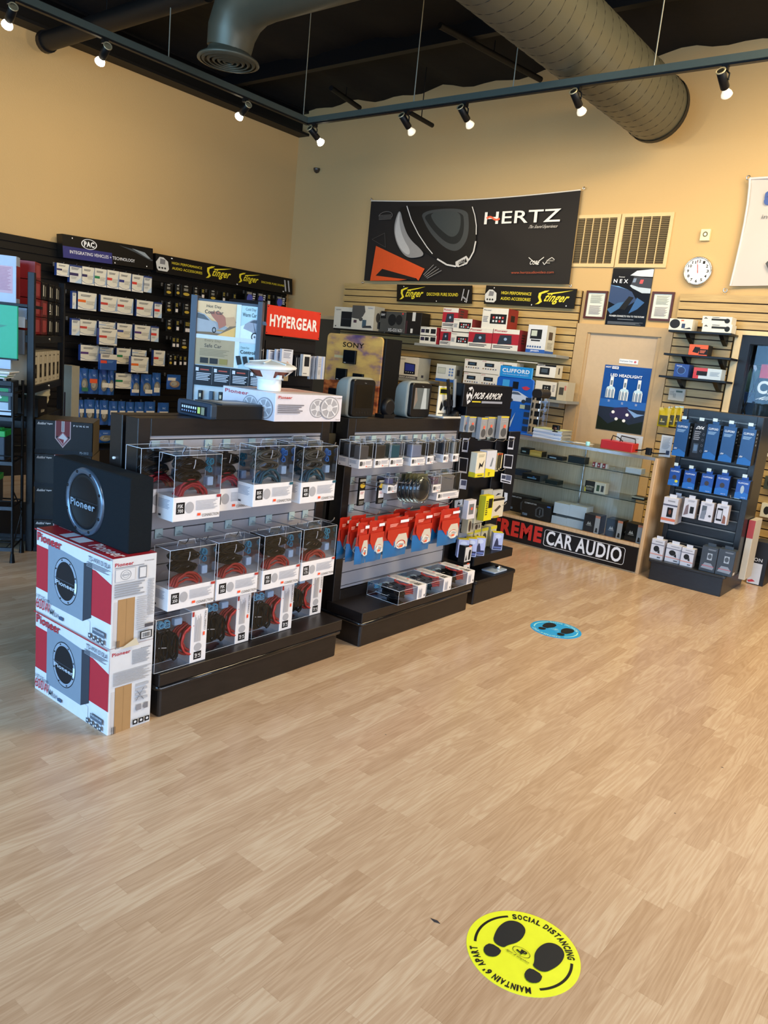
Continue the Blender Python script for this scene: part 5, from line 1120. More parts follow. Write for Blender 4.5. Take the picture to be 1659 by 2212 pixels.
LB(-.74, .32, 1.51, .30, .36, .12, mat('#2a2321', .3), 'dark box with orange symbols, top left of the left rack', [('e', .5, .35, .4, .18, '#1b1716'), ('r', .3, .82, .42, .88, '#c8683a'), ('r', .5, .82, .62, .88, '#c8683a'), ('r', .7, .82, .82, .88, '#c9b8a8')], grp=g1)
LB(-.60, .02, 1.60, .55, .075, .25, mat('#8fa3bc', .3), 'flat blue-grey box with red label, front of the top shelf, left rack', [('r', .05, .0, .3, .9, '#b04a55'), ('r', .3, .4, .9, .7, '#b8707c')], grp=g1)
LB(-.28, .0, 1.545, .22, .07, .25, mat('#b7c6da', .3), 'small pale box with barcode label on the left rack', [('r', .15, .05, .5, .9, '#eef0f2'), ('l', .2, .45, .8, .2, 5, '#55585e')], grp=g1)
LB(-.60, .02, 1.515, .30, .10, .25, mat('#1c222c', .3), 'black amplifier box with red square emblem, left of the rack post', [('r', .5, .2, .8, .8, '#9c3a45')], grp=g1)
LB(-.28, .0, 1.37, .22, .16, .2, mat('#5a6474', .3), 'grey box with yellow and red speaker emblem on the left rack', [('e', .6, .6, .22, .22, '#b8a04a', 1*0), ('e', .6, .6, .12, .12, '#b8404a'), ('t', 'LX', .55, .05, .8, .25, '#e8eaee', 1)], grp=g1)
# side stacks seen right of the post
for i in range(4):
    y = .30+.19*i
    for k in range(3 if i else 4):
        red = (i == 0) or (i == 1 and k < 2)
        base = ('#8a1e1e' if (k > 1 or i == 0) else '#6f2a28') if red else '#24211f'
        LB(-.36+.03*i, y, 1.505+.125*k, .30-.02*i, .12, .18, mat(base, .3), 'amplifier box, number %s from the shelf up in the %s side stack of left rack' % (('one', 'two', 'three', 'four')[k], ORD[i]), R=([('r', .1, .15, .8, .85, '#a8484c')] if red else [('r', .1, .2, .3, .85, '#d6d8d0'), ('r', .5, .2, .6, .8, '#b8bab0')]), grp=g1)
for i in range(6):
    LB(-.30, .08+.155*i, 1.162, .28, .225, .15, mat('#c9c2ae', .4), 'white box with a black window, %s from the rack post on the middle shelf' % ORD[i], R=[('r', .3, .2, .72, .62, '#26231f'), ('r', .36, .35, .6, .5, '#4a463f'), ('r', .4, .85, .7, .89, '#5a554a'), ('r', .4, .08, .7, .1, '#5a554a')], grp='white boxes with black windows', name='speaker_box')
LB(-.75, .05, 1.162, .35, .22, .3, mat('#332b3a', .4), 'dark purple box at the back of the middle shelf, left rack', grp=g1)
# things below on the rack: small amp and crumpled white bag
LB(-.30, .25, .925, .28, .13, .3, mat('#171513', .4), 'small black amplifier box on the lower shelf of the left rack', R=[('t', 'Kicker', .3, .2, .7, .38, '#d8d4c8', 1)], grp=g1)
random.seed(11); m = MB(); N = 14; vs_ = []
for j in range(N+1):
    for i in range(N):
        a1 = 2*math.pi*i/N; v = j/N; r = (.10*math.sin(math.pi*min(.98, v*.8+.12))+.012*random.uniform(-1, 1)); vs_.append((r*math.cos(a1), r*math.sin(a1)*.8, .27*v+.01*random.random()*(0 < j < N)))
m.add(vs_, [(j*N+i, j*N+(i+1) % N, (j+1)*N+(i+1) % N, (j+1)*N+i) for j in range(N) for i in range(N)]+[tuple(range(N))[::-1]], mat('#c6c1a6', .6, bump=.4, scale=20), False)
p = LD(-.14, .78, .923); m.build('plastic_bag', None, p, 20, False, label='crumpled off-white plastic bag on the lower shelf of the left rack', cat='bag')

# Punch cartons
def punch_art(m, f, sm=False):
    m.rect(0, 0, 1, .13, f, '#1b2430'); m.rect(.36, .55, .60, 1, f, '#6a1a20')
    m.poly([(.345, 1), (.36, 1), (.36, .50), (.48, .25), (.60, .50), (.60, 1), (.615, 1), (.615, .48), (.48, .20), (.345, .48)][::-1], f, '#b7a5ae')
    m.rect(.455, .68, .505, 1, f, '#b8bcc6'); m.rect(.475, .7, .485, 1, f, '#2a2430'); m.poly([(.48, .26), (.58, .49), (.48, .68), (.38, .49)][::-1], f, '#9a6a74'); m.poly([(.48, .31), (.56, .49), (.48, .64), (.40, .49)][::-1], f, '#c3cbd6'); m.poly([(.40, .49), (.50, .45), (.49, .31)], f, '#7a1f28')
    m.text('Rockford', .04, .86, .2, .935, f, '#e3e6ea', 1.4, .15); m.text('fosgate', .2, .865, .31, .93, f, '#e3e6ea', 1.4, .15); m.text('P U N C H', .66, .86, .92, .91, f, '#d9dde4', 1.2); m.text('P3-1X12', .78, .05, .93, .12, f, '#8fa0b0', .8)
for i in range(4):
    m = MB(); m.rbox(0, .378, 0, .33, 0, .234, mat('#090d15', .3), .004, 1); f = faces(.378, .234, .33); m.o = .0004; punch_art(m, f['F']); m.o = .0004; m.rect(0, 0, 1, 1, f['T'], mat('#4a4438', .35)); m.rect(.36, 0, .6, .25, f['T'], '#7a5048'); m.rect(0, .0, 1, 1, f['R'], '#6b6250')
    p = LD(.008, .012*(i % 2), .235*i); m.build('speaker_carton', None, p, AD+(0, 1, -1, .5)[i], False, label='black subwoofer carton with red ribbon emblem, %s of four stacked beside the rack' % ('bottom one', 'second from floor', 'third from floor', 'topmost')[i], cat='box', group='black subwoofer cartons')
# tall grey carton behind the top of the Punch stack
p = LD(.02, 1.15, 0)
q0, q1, q2 = onX((153, 905), -6.6), onX((170, 905), -6.6), onX((153, 790), -6.6)
carton('tall_carton', 'tall narrow grey-white carton standing behind the black subwoofer cartons', 'box', (-6.6, q0.y, 0), q1.y-q0.y, q2.z, .14, 90, mat('#a09e8e', .5), L=[('r', .1, 0, .3, .8, '#3a2a2c')])

# battery rack and batteries
t = thing('battery_rack', 'black wire rack with car batteries at the left edge', 'rack', LD(0, 0, 0), AD)
t.rotation_euler = (0, 0, math.radians(AD)); WR = mat('#0e1218', .4)
for x in (-.06, -.75):
    for y in (-.30, -.04): m = MB(); m.tube([(x, y, 0), (x, y, 1.2)], .011, WR, 6); m.lathe([(.018, 0), (.012, .06)], WR, Matrix.Translation((x, y, 0)), 8); m.build('post', t, world=False)
for z in (.10, .38, .68, .97, 1.13):
    m = MB(); m.tube([(-.06, -.30, z), (-.75, -.30, z)], .006, WR, 5); m.tube([(-.06, -.04, z), (-.75, -.04, z)], .006, WR, 5); m.tube([(-.06, -.30, z), (-.06, -.04, z)], .006, WR, 5)
    for k in range(7): m.tube([(-.1-.1*k, -.30, z), (-.1-.1*k, -.04, z)], .003, WR, 4)
    m.tube([(-.06, -.30, z+.04), (-.75, -.30, z+.04)], .004, WR, 5); m.box(-.75, -.06, -.312, -.306, z-.02, z+.004, mat('#1e2a36', .3)); m.build('wire_shelf', t, world=False)
m = MB(); m.tube([(-.06, -.30, .1), (-.06, -.04, .3), (-.06, -.30, .5)], .005, WR, 5); m.build('side_brace', t, world=False)
def battery(x, z, lab, lid, art=(), h=.19, w=.26):
    t = thing('car_battery', lab, 'car battery', LD(x, -.29, z), AD, 'car batteries on the wire rack')
    m = MB(); m.rbox(0, w, 0, .17, 0, h*.8, mat('#1a2838', .4), .006, 2); m.o = .0004; draw(m, art, aff((0, 0, 0), (w, 0, 0), (0, 0, h*.8))); m.build('case', t, world=False)
    m = MB(); m.rbox(-.003, w+.003, -.003, .173, h*.8, h, mat(lid, .35), .006, 2); m.rbox(.03, w-.03, .05, .12, h, h+.012, mat(lid, .35), .005, 2); m.build('lid', t, world=False)
    for x_ in (.03, w-.05):
        m = MB(); m.lathe([(.011, h), (.009, h+.022), (0, h+.022)], mat('#b0272c' if x_ < .1 else '#8f959a', .4), Matrix.Translation((x_, .03, 0)), 12); m.build('terminal', t, world=False)
battery(-.36, .985, 'battery with green and white label on the upper shelf of the wire rack', '#16202c', [('r', 0, .5, .93, .98, '#1a8a58'), ('t', 'INTERSTATE', .05, .6, .88, .86, '#e8f2ee', 2, .12), ('r', 0, .2, .93, .46, '#a9bfd0'), ('r', .55, .0, .99, .2, '#c9d8e6')], .22, .29)
battery(-.37, .69, 'battery with bright green lid on the middle shelf of the wire rack', '#1fa04a'); battery(-.42, .39, 'battery with green lid and white sticker on the lower shelf', '#1c9445')
battery(-.66, .69, 'battery with bright green lid cut by the left edge, middle shelf', '#1fa04a'); battery(-.70, .39, 'battery with green lid cut by the left edge, lower shelf', '#1c9445')
# papers and green booklet holder on top
p = LD(-.42, -.29, 1.235); 
for k in range(6): carton('booklet', 'booklet in the loose paper stack on the upper battery, %s from the bottom' % ORD[k], 'booklet', LD(-.44+.006*k, -.29+.004*(k % 3), 1.218+.0075*k), .33, .007, .2, AD+(-3, 2, -1, 4, 0, -4)[k], ('#cdd5dc', '#2a8a50', '#dfe3e6', '#b5bcc4', '#c9c2a4', '#e6e9ec')[k], group='papers on the upper battery')
t = thing('sign_holder', 'green placard with a pale arrow, leaning on the rack above the papers', 'sign', LD(-.52, -.10, 1.27), AD)
m = MB(); m.rbox(0, .44, 0, .02, .07, .41, mat('#16a67c', .35), .004, 1); f = aff((0, -.0005, .07), (.44, -.0005, .07), (0, -.0005, .41)); m.poly([(.5, .45), (.86, .62), (.0, .68), (.0, .3), (.55, .56)], f, '#3f8f7c'); m.poly([(0, .75), (.1, .98), (.2, .98), (.1, .66)], f, '#3fb894'); m.build('placard', t, world=False)
m = MB(); m.box(0, .40, -.01, .03, .0, .065, mat('#9fb6d0', .3)); m.box(0, .44, -.012, .032, .06, .07, mat('#1a2028', .4)); m.build('tray', t, world=False)

# ================================================================== LEFT WALL: BLACK SLAT PANEL WITH ADAPTERS
BW = mat('#0c0d10', .35)
m = MB(); LX = XL+.06; m.box(XL+.002, LX-.02, 1.0, 7.93, .25, 2.44, mat('#08090b', .6)); z = 2.44
while z > .34: m.box(LX-.022, LX, 1.0, 7.93, z-.068, z, BW); z -= .08
m.build('black_slatwall', label='long glossy black slatwall panel covering the left wall', cat='slatwall')
m = MB(); m.rbox(XL+.002, XL+.45, 3.2, 7.93, .0, .24, mat('#121318', .4), .01, 2); m.build('base_deck', label='low black deck under the black slatwall on the left', cat='platform')
XS = -8.17
def xs3(a, b, c_, X=XS): return [onX(q, X) for q in (a, b, c_)]
def art_pac(m, mp):
    m.rect(0, 0, .52, .5, mp, '#27296e'); m.ell(.275, .72, .083, .225, mp, '#e6e8ea'); m.ell(.275, .72, .073, .2, mp, '#141414'); m.text('PAC', .22, .6, .33, .84, mp, '#eceef0', 2.5)
    m.text('INTEGRATING VEHICLES + TECHNOLOGY', .07, .22, .78, .36, mp, '#e4e6ea', .35)
    m.poly([(.6, .9), (.8, .8), (1.0, .45), (.98, .4), (.78, .7)], mp, '#3b4248'); m.poly([(.75, .85), (.9, .75), (.97, .5), (.94, .5)], mp, '#8d979e')
header('header_sign', xs3((136.5, 556), (331, 583), (134.2, 504.8)), .115, 'black and blue INTEGRATING VEHICLES sign above the left wall adapters', art_pac, 'X')
def art_st2(m, mp):
    amp_icon(m, mp, .0, .12, .08, .85); m.text('HIGH PERFORMANCE', .10, .58, .30, .72, mp, '#d9c52c', .5); m.text('AUDIO ACCESSORIES', .10, .3, .30, .44, mp, '#d9c52c', .5)
    stinger_logo(m, mp, .32, .15, .52, .9); stinger_logo(m, mp, .555, .2, .73, .85); m.text('DISCOVER PURE SOUND', .74, .42, .93, .54, mp, '#d9c52c', .5)
    for a in (.935, .965): m.poly([(a, .15), (a+.012, .15), (a+.004, .85), (a-.008, .85)], mp, '#a9a9ac')
header('header_sign', xs3((338, 588), (631.5, 637), (336, 547)), .115, 'long black and yellow lettered sign at the top of the left wall', art_st2, 'X')

W3 = zf(100, 540, 6.636); W4 = zf(130, 740, 6.636); W2 = zf(330, 590, 5.027)
_pg = {}
def peg(X, y, z, lab, grp):
    k = round(X-LX, 3)
    if k not in _pg:
        q = MB(); q.box(-.012, .012, -.004, 0, -.03, .01, mat('#6a6c70', .4, .5)); q.tube([(0, -.003, 0), (0, -k-.015, .004), (0, -k-.02, .012)], .003, CHROME, 5); _pg[k] = q.mesh('peg_hook')
    single('peg_hook', lab, 'hook', at((LX+.0005, y, z), 90), _pg[k], grp)
def adapter(fn, xl, xr, yt, yb, band, lab, kind='white', X=-8.10, d=.05, grp='adapter boxes on the left wall', sl=.16):
    a, b, c_ = onX(fn(xl, yb), X), onX(fn(xr, yb+sl*(xr-xl)), X), onX(fn(xl, yt), X); w, h = b.y-a.y, c_.z-a.z
    if kind == 'white':
        art = [('r', 0, 0, 1, 1, '#d6d2c2'), ('p', [(.0, .0), (1, .0), (1, .16), (.6, .06), (.3, .08), (0, .2)], '#2b4a78'), ('p', [(.0, .0), (1, .0), (1, .13), (.6, .04), (.3, .06), (0, .17)], '#dcd8cc'), ('l', .15, .7, .86, .74, 2, '#4a4a50'), ('l', .45, .9, .52, .3, 4, '#aaa698'), ('r', 0, .43, .42, .57, band), ('p', [(.85, .1), (1, .1), (1, .95), (.93, .7)], '#8fa3bd')]
        if w/h < .75: art = [('r', 0, 0, 1, 1, '#cfd0ca'), ('r', 0, .9, 1, 1, '#24386e'), ('l', .12, .8, .86, .72, 3, '#55555a'), ('r', 0, .4, .72, .56, band), ('l', .1, .6, .34, .2, 3, '#a5a59c'), ('p', [(.4, 0), (1, 0), (1, .35)], '#a9c0d8')]
        base = '#2a3f78'
    else: art, base = kind, band
    o = carton('adapter_box', lab, 'box', (X, a.y, a.z), w, h, d, 90, mat(base, .35), art, group=grp); peg(X, a.y+w/2, a.z+h+.004, 'metal peg hook on the black slatwall carrying an adapter box', 'peg hooks over the adapter boxes')
    return o
row1 = [(148, 325, 180, 360, '#2b2350', 'leftmost box with dark purple band'), (335, 503, 205, 460, '#2b2350', 'second box with dark purple band'), (510, 683, 230, 487, '#2b2350', 'third box with dark purple band'), (690, 860, 255, 512, '#1d7a4a', 'box with green band'), (868, 1035, 280, 538, '#c8372c', 'left one of two boxes with red band'), (1040, 1210, 310, 565, '#2b2f70', 'box with blue band'), (1225, 1385, 345, 592, '#c8372c', 'right one of two boxes with red band'), (1395, 1505, 368, 600, '#9a9c9c', 'narrow rightmost box with grey band')]
for a in row1: adapter(W3, *a[:5], 'top row under the blue header: %s' % a[5])
row2 = [(372, 425, 585, 840, '#d6d2c2', 'thin leftmost sliver'), (450, 715, 592, 848, '#d9651f', 'box with orange band'), (775, 1015, 640, 880, '#b83a30', 'box with red band, left of centre'), (1012, 1240, 672, 910, '#b83a30', 'box with small red band, centre'), (1290, 1525, 710, 945, '#b83a30', 'box with red band, right'), (1545, 1650, 745, 965, '#c8372c', 'narrow box at the right end')]
for a in row2: adapter(W3, *a[:5], 'adapter, second row of the left wall: %s' % a[5])
row3 = [(362, 475, 975, 1218, '#d6d2c2', 'leftmost, partly hidden'), (480, 715, 990, 1215, '#b83a30', 'second from left'), (752, 988, 1020, 1112, '#8fa3bd', 'behind the low-hanging box'), (1010, 1225, 1045, 1265, '#2f3f86', 'with blue band'), (1262, 1485, 1070, 1283, '#4a2a6a', 'with purple band'), (1498, 1605, 1090, 1310, '#c8372c', 'narrow one at the right end')]
for a in row3: adapter(W3, *a[:5], 'adapter, third row of the left wall: %s' % a[5])
adapter(W3, 755, 1010, 1118, 1352, '#b83a30', 'adapter box with red band hanging low and forward below the third row', X=-7.98)
row4 = [(290, 552, 30, 255, '#4a2a6a', 'leftmost with purple band'), (565, 760, 60, 155, '#8fa3bd', 'behind the blue-bottomed box'), (805, 1005, 75, 300, '#1d7a4a', 'with green band'), (1030, 1235, 98, 185, '#8fa3bd', 'behind the orange-banded box'), (1335, 1495, 108, 330, '#c0362c', 'narrow, alone at the right')]
for a in row4: adapter(W4, *a[:5], 'adapter, fourth row of the left wall: %s' % a[5], sl=.08)
adapter(W4, 575, 808, 160, 388, '#1e4a8c', 'blue box with white top and red tab hanging forward in the fourth row', [('r', 0, .68, 1, 1, '#d0ccc0'), ('l', .1, .55, .93, .78, 2, '#3a3a40'), ('r', -.0, .42, .38, .6, '#d0432c'), ('l', .4, .8, .6, .45, 3, '#5a86c0')], X=-7.98, sl=.06)
adapter(W4, 1012, 1258, 195, 425, '#d9651f', 'adapter box with orange band hanging forward in the fourth row', X=-7.98, sl=.06)
adapter(W4, 790, 1028, 437, 655, '#1d7a4a', 'white adapter box with green band among the blue bags', sl=.04)
def bluebag(fn, xl, xr, yt, yb, lab, lbl=None, blob='#6a6a66', X=-8.10, grp='blue harness bags'):
    a, b, c_ = onX(fn(xl, yb), X), onX(fn(xr, yb+.05*(xr-xl)), X), onX(fn(xl, yt), X); w, h = b.y-a.y, c_.z-a.z
    m = pillow(w, h, .04, mat('#1c4f94', .25)); mp = lambda u, v, o=0.0: Vector((w*u, -.021-o, h*v)); m.o = .0004
    m.ell(.5, .38, .36, .24, mp, blob); m.ell(.45, .4, .22, .15, mp, '#9a988c'); m.text('PAC', .35, .72, .62, .8, mp, '#9ac0e8', 1)
    if lbl: m.rect(lbl[0], lbl[1], lbl[2], lbl[3], mp, lbl[4] if len(lbl) > 4 else '#d6d2c6')
    peg(X, a.y+w/2, a.z+h*.985, 'metal peg hook on the black slatwall carrying a blue bag', 'peg hooks over the blue bags')
    o = m.build('harness_bag', None, (X, a.y, a.z), 90, False, label=lab, cat='bag', group=grp); return o
r5 = [(268, 395, 365, 730, 'leftmost, with clear greenish window', (.2, .1, .9, .25, '#2a6a50')), (398, 540, 380, 735, 'second, with orange tag', (.05, .45, .8, .62, '#d8542a')), (548, 670, 385, 745, 'third, with white tag', (.3, .3, 1, .48)), (672, 765, 395, 752, 'fourth, slim with white tag', (.0, .3, .7, .48)), (1008, 1130, 450, 760, 'fifth, dark, tag at bottom', (.0, .15, .85, .3)), (1145, 1302, 450, 762, 'sixth, tag at the bottom', (.35, .12, 1, .3)), (1308, 1430, 430, 760, 'seventh, lighter blue', (.15, .15, .8, .36))]
for a in r5: bluebag(W4, *a[:4], 'upper bag row of the left wall: blue bag, %s' % a[4], a[5])
bluebag(W4, 1522, 1720, 455, 668, 'small blue bag with tan parts, alone right of the bag rows', (.0, .6, .55, .8), '#8a7460')
r6 = [(250, 333, 820, 1150, 'first'), (335, 490, 815, 1160, 'second'), (492, 548, 825, 1165, 'third, thin'), (552, 680, 825, 1180, 'fourth'), (685, 815, 838, 1190, 'fifth'), (820, 925, 840, 1190, 'sixth'), (930, 1050, 850, 1190, 'seventh'), (1055, 1190, 850, 1190, 'eighth'), (1195, 1350, 845, 1190, 'ninth'), (1385, 1545, 860, 1190, 'last, set apart')]
for a in r6: bluebag(W4, *a[:4], 'blue bag with white price label in the lower bag row: %s' % a[4], (.1, .45, .85, .62), '#45443f', grp='blue bags with price labels')
bluebag(W4, 515, 750, 1255, 1440, 'clear crumpled bag of parts near the bottom of the left wall', (.4, .4, .8, .6, '#6b6a5e'), '#7d7a6c')
def stc(fn, xl, xr, yt, yb, lab, white=True, blue=False):
    X = -8.14; a, b, c_ = onX(fn(xl, yb), X), onX(fn(xr, yb+.1*(xr-xl)), X), onX(fn(xl, yt), X); w, h = b.y-a.y, c_.z-a.z
    art = [('e', .5, .3, .3, .12, '#b59a35'), ('r', .25, .55, .65, .75, '#77756c'), ('e', .45, .92, .2, .06, '#9a9a94')]
    if white: art = [('l', .15, .85, .95, .6, 4, '#9a8a3a'), ('r', .15, .1, .9, .42, '#d6d0cc')]
    if blue: art = [('e', .4, .5, .3, .35, '#4a52a8'), ('l', .7, .98, .9, .3, 4, '#c9c9cc'), ('r', .1, .8, .6, .95, '#8d8a80')]
    carton('blister_card', lab, 'blister card', (X, a.y, a.z), w, h, .03, 90, mat('#171614', .35), art, group='small black cards on the left wall'); peg(X, a.y+w/2, a.z+h+.002, 'metal peg hook on the black slatwall carrying a small black card', 'peg hooks over the small cards')
s_rows = {'top': [(130, 215, 110, 240, 0), (245, 300, 120, 248, 0), (305, 420, 125, 262, 0), (435, 500, 150, 275, 0), (525, 560, 170, 275, 1), (610, 695, 180, 300, 0), (755, 785, 205, 312, 1), (870, 900, 225, 338, 1), (1005, 1110, 190, 350, 2), (1130, 1220, 210, 362, 2), (1240, 1275, 230, 348, 1), (1335, 1430, 245, 375, 2)],
 'second': [(140, 210, 310, 432, 0), (240, 275, 320, 433, 1), (325, 410, 330, 458, 0)], 'third': [(145, 210, 505, 628, 0), (250, 285, 515, 630, 1), (340, 415, 525, 648, 1)], 'fourth': [(208, 245, 700, 808, 1), (250, 285, 705, 810, 1), (295, 385, 715, 838, 0)], 'fifth': [(170, 215, 890, 1008, 0), (225, 255, 895, 1005, 1), (285, 315, 900, 1005, 1), (330, 365, 905, 1005, 1)]}
for rn, L_ in s_rows.items():
    for i, (xl, xr, yt, yb, k) in enumerate(L_): stc(W2, xl, xr, yt, yb, '%s black accessory card in the %s short row below the yellow-lettered sign' % (ORD[i], rn), k == 1, k == 2)

# ================================================================== BACK WALL SHELVES
B1 = zf(880, 640, 4.366); B5 = zf(680, 640, 6.636)
SH = mat('#8b8f8e', .4)
def shelf(p0, p1, Y, z, lab, mt=SH, th=.03, name='wall_shelf', brackets=(), d=None):
    a, b = onY(p0, Y), onY(p1, Y); yb_ = YB-.057; t = thing(name, lab, 'shelf', (a.x, Y, z))
    m = MB(); m.rbox(a.x, b.x, Y, yb_, z-th, z, mt, .004, 1); m.build('board', t)
    for u in brackets:
        x = a.x+(b.x-a.x)*u; m = MB(); m.add([(x-.02, Y+.05, z-th), (x+.02, Y+.05, z-th), (x+.02, yb_, z-th), (x-.02, yb_, z-th), (x-.02, yb_, z-th-.09), (x+.02, yb_, z-th-.09), (x-.02, Y+.12, z-th-.04), (x+.02, Y+.12, z-th-.04)], [(0, 1, 2, 3), (0, 6, 7, 1), (6, 4, 5, 7), (0, 3, 4, 6), (1, 7, 5, 2), (3, 2, 5, 4)], mt); m.build('bracket', t)
def shbox(fn, xl, xr, yb, yt, Y, z, d, base, art, lab, R=(), name='radio_box', grp='car radio boxes on the back wall shelves', sl=.09):
    a, b, c_ = onY(fn(xl, yb), Y), onY(fn(xr, yb+sl*(xr-xl)), Y), onY(fn(xl, yt), Y)
    zz = a.z if z is None else z
    return carton(name, lab, 'box', (a.x, Y, zz+.0005), b.x-a.x, c_.z-zz-.001, d, 0, mat(base, .4), art, R=R, group=grp)
ZS1 = 1.80; shelf(B1(65, 430), B1(1400, 555), 7.62, ZS1, 'long grey shelf holding red and white radio boxes on the back wall')
def aw(apps=True): return [('r', .32, .25, .95, .72, '#1b1e24')]+[('r', .42+.12*i, .5-.17*j, .49+.12*i, .6-.17*j, '#c9ced4' if (i+j) % 3 else '#c23a3a') for i in range(4) for j in range(2)]+[('t', 'Pioneer', .05, .86, .35, .93, '#6a6a70', .8), ('l', .05, .25, .6, .3, 4, '#8a8a8e')]
def ar(): return [('r', 0, .27, 1, .78, '#a3182a'), ('p', [(.2, .25), (.75, .3), (.72, .72), (.28, .7)], '#1f2836'), ('e', .5, .52, .06, .07, '#8fa8c8'), ('t', 'Pioneer', .05, .85, .55, .95, '#a3182a', 1.3), ('l', .06, .8, .2, .06, 2, '#3c3c40')]
def w2(): return [('r', .05, .35, .28, .75, '#2b2440'), ('r', .32, .35, .55, .75, '#23242a'), ('r', .65, .3, .95, .8, '#24262c'), ('t', 'Pioneer', .05, .86, .4, .94, '#77777c', .6)]
for k, (yb, yt) in enumerate(((437, 360), (355, 283))): shbox(B1, 120 if k else 112, 272 if k else 268, yb-5, yt, 7.66, ZS1 if k == 0 else ZS1+.088, .16, '#d9d6cc', w2(), '%s of the two small white boxes at the left end of the long grey shelf' % ('lower', 'upper')[k], R=[('r', 0, 0, 1, 1, '#8c2030')])
shbox(B1, 300, 405, 450, 292, 7.70, ZS1, .2, '#d8d4cc', ar(), 'lower red and white radio box in the stack near the left of the long shelf', R=[('r', 0, 0, 1, 1, '#8c2030')])
shbox(B1, 322, 465, 285, 105, 7.70, ZS1+.205, .2, '#d8d4cc', ar(), 'upper red and white radio box, topmost near the left of the long shelf', R=[('r', 0, 0, 1, 1, '#7a2028'), ('l', .2, .6, .9, .2, 5, '#3a2a2c')])
shbox(B1, 400, 572, 465, 335, 7.64, ZS1, .22, '#dbd8ce', aw(), 'lower white radio box with app icons, left of the two big red boxes', R=[('r', 0, 0, 1, 1, '#8c2030')])
shbox(B1, 425, 600, 328, 205, 7.64, ZS1+.165, .22, '#dbd8ce', aw(), 'upper white radio box with app icons, stacked left of the big red boxes', R=[('r', 0, 0, 1, 1, '#7c2830')])
shbox(B1, 565, 785, 480, 290, 7.63, ZS1, .2, '#dbd8ce', ar(), 'wide red and white radio box, left of the two big ones', R=[('r', 0, 0, 1, 1, '#8c2030')])
shbox(B1, 790, 1035, 500, 300, 7.63, ZS1, .2, '#dbd8ce', ar(), 'wide red and white radio box, right of the two big ones', R=[('r', 0, 0, 1, 1, '#842030'), ('l', .3, .7, .8, .3, 4, '#3a2024')])
shbox(B1, 695, 935, 280, 105, 7.64, ZS1+.222, .22, '#dbd8ce', aw(), 'big white radio box on top of the two red and white boxes', R=[('r', 0, 0, 1, 1, '#8a2420'), ('r', .3, .4, .7, .7, '#2b2020')])
shbox(B1, 1112, 1290, 520, 262, 7.64, ZS1, .2, '#d3d6da', [('r', 0, 0, 1, .13, '#2458a8'), ('r', .15, .5, .75, .84, '#1c1f24'), ('r', .2, .6, .5, .8, '#b9c2b4'), ('r', .22, .42, .7, .47, '#2a2d32'), ('t', 'JENSEN', .25, .03, .7, .1, '#e8ecf2', 1)]+[('e', .1+.13*k, .22, .045, .035, '#3a5a8c') for k in range(6)], 'tall white and blue radio box alone at the right end of the long shelf', R=[('r', 0, 0, 1, 1, '#c9c8bc'), ('r', 0, 0, 1, .1, '#2458a8'), ('r', .25, .5, .7, .78, '#4a3c34'), ('l', .2, .8, .4, .16, 6, '#9a988c')])
# lower shelf
ZS2 = 1.36; shelf(B1(440, 838), B1(1270, 905), 7.62, ZS2, 'lower grey shelf behind the tower sign, holding white radio boxes'); shelf(B1(1275, 945), B1(1500, 982), 7.62, ZS2-.03, 'short grey shelf at the right, beside the wooden door frame')
def jv(): return [('r', .2, .52, .72, .8, '#22252b'), ('r', .3, .6, .62, .72, '#2f4a63'), ('t', 'JVC', .05, .88, .28, .96, '#b0303a', 1.4)]+[('e', .14+.14*k, .36, .045, .05, ('#8a6a4a', '#55585e', '#6a6f8a')[k % 3]) for k in range(6)]
JS = [('r', 0, 0, 1, 1, '#b5b2a6')]
for c_, (xa_, xb_) in enumerate(((520, 678), (678, 845), (845, 1010))):
    shbox(B1, xa_, xb_, 832+c_*12, 712+c_*14, 7.63, ZS2, .15, '#d6d4ce', jv(), 'lower white radio box with icon row, %s column from the left on the lower shelf' % ORD[c_], R=JS)
    shbox(B1, xa_+10, xb_+12, 705+c_*12, 586+c_*14, 7.63, ZS2+.165, .15, '#d6d4ce', jv(), 'upper white radio box with icon row, %s column from the left on the lower shelf' % ORD[c_], R=JS)
shbox(B1, 1025, 1215, 690, 607, 7.66, ZS2+.33, .14, '#dcd9d2', [('t', 'JVC', .05, .6, .28, .9, '#c0303a', 1.5)], 'white box rising behind the bright blue counter display', R=JS)
shbox(B1, 1195, 1392, 925, 790, 7.64, ZS2, .16, '#d8d6d0', [('r', .35, .3, .75, .75, '#26282c')]+[('r', .45+.12*(k % 2), .42+.14*(k//2), .5+.12*(k % 2), .48+.14*(k//2), '#c0c4c8') for k in range(4)]+[('l', .82, .95, .8, .3, 5, '#99999c')], 'white radio box at the right end of the lower shelf, bottom of two', R=JS)
shbox(B1, 1200, 1385, 785, 632, 7.64, ZS2+.195, .16, '#dcdad4', [('r', 0, .85, 1, 1, '#1d1e20'), ('t', 'KENWOOD', .05, .88, .45, .96, '#e0e0e2', 1), ('r', .2, .2, .7, .75, '#1f2328'), ('r', .28, .35, .6, .65, '#3c4a58')], 'white and black radio box, upper of two at right end of lower shelf', R=[('r', 0, 0, 1, 1, '#c4c0b0'), ('r', .4, .3, .6, .8, '#3a3836')])
shbox(B1, 1405, 1490, 950, 800, 7.64, ZS2-.03, .2, '#b8b19c', [('r', .2, .3, .7, .7, '#3f3c36'), ('r', .75, .55, .95, .8, '#c07a70')], 'small tan box on the short grey shelf beside the door frame')
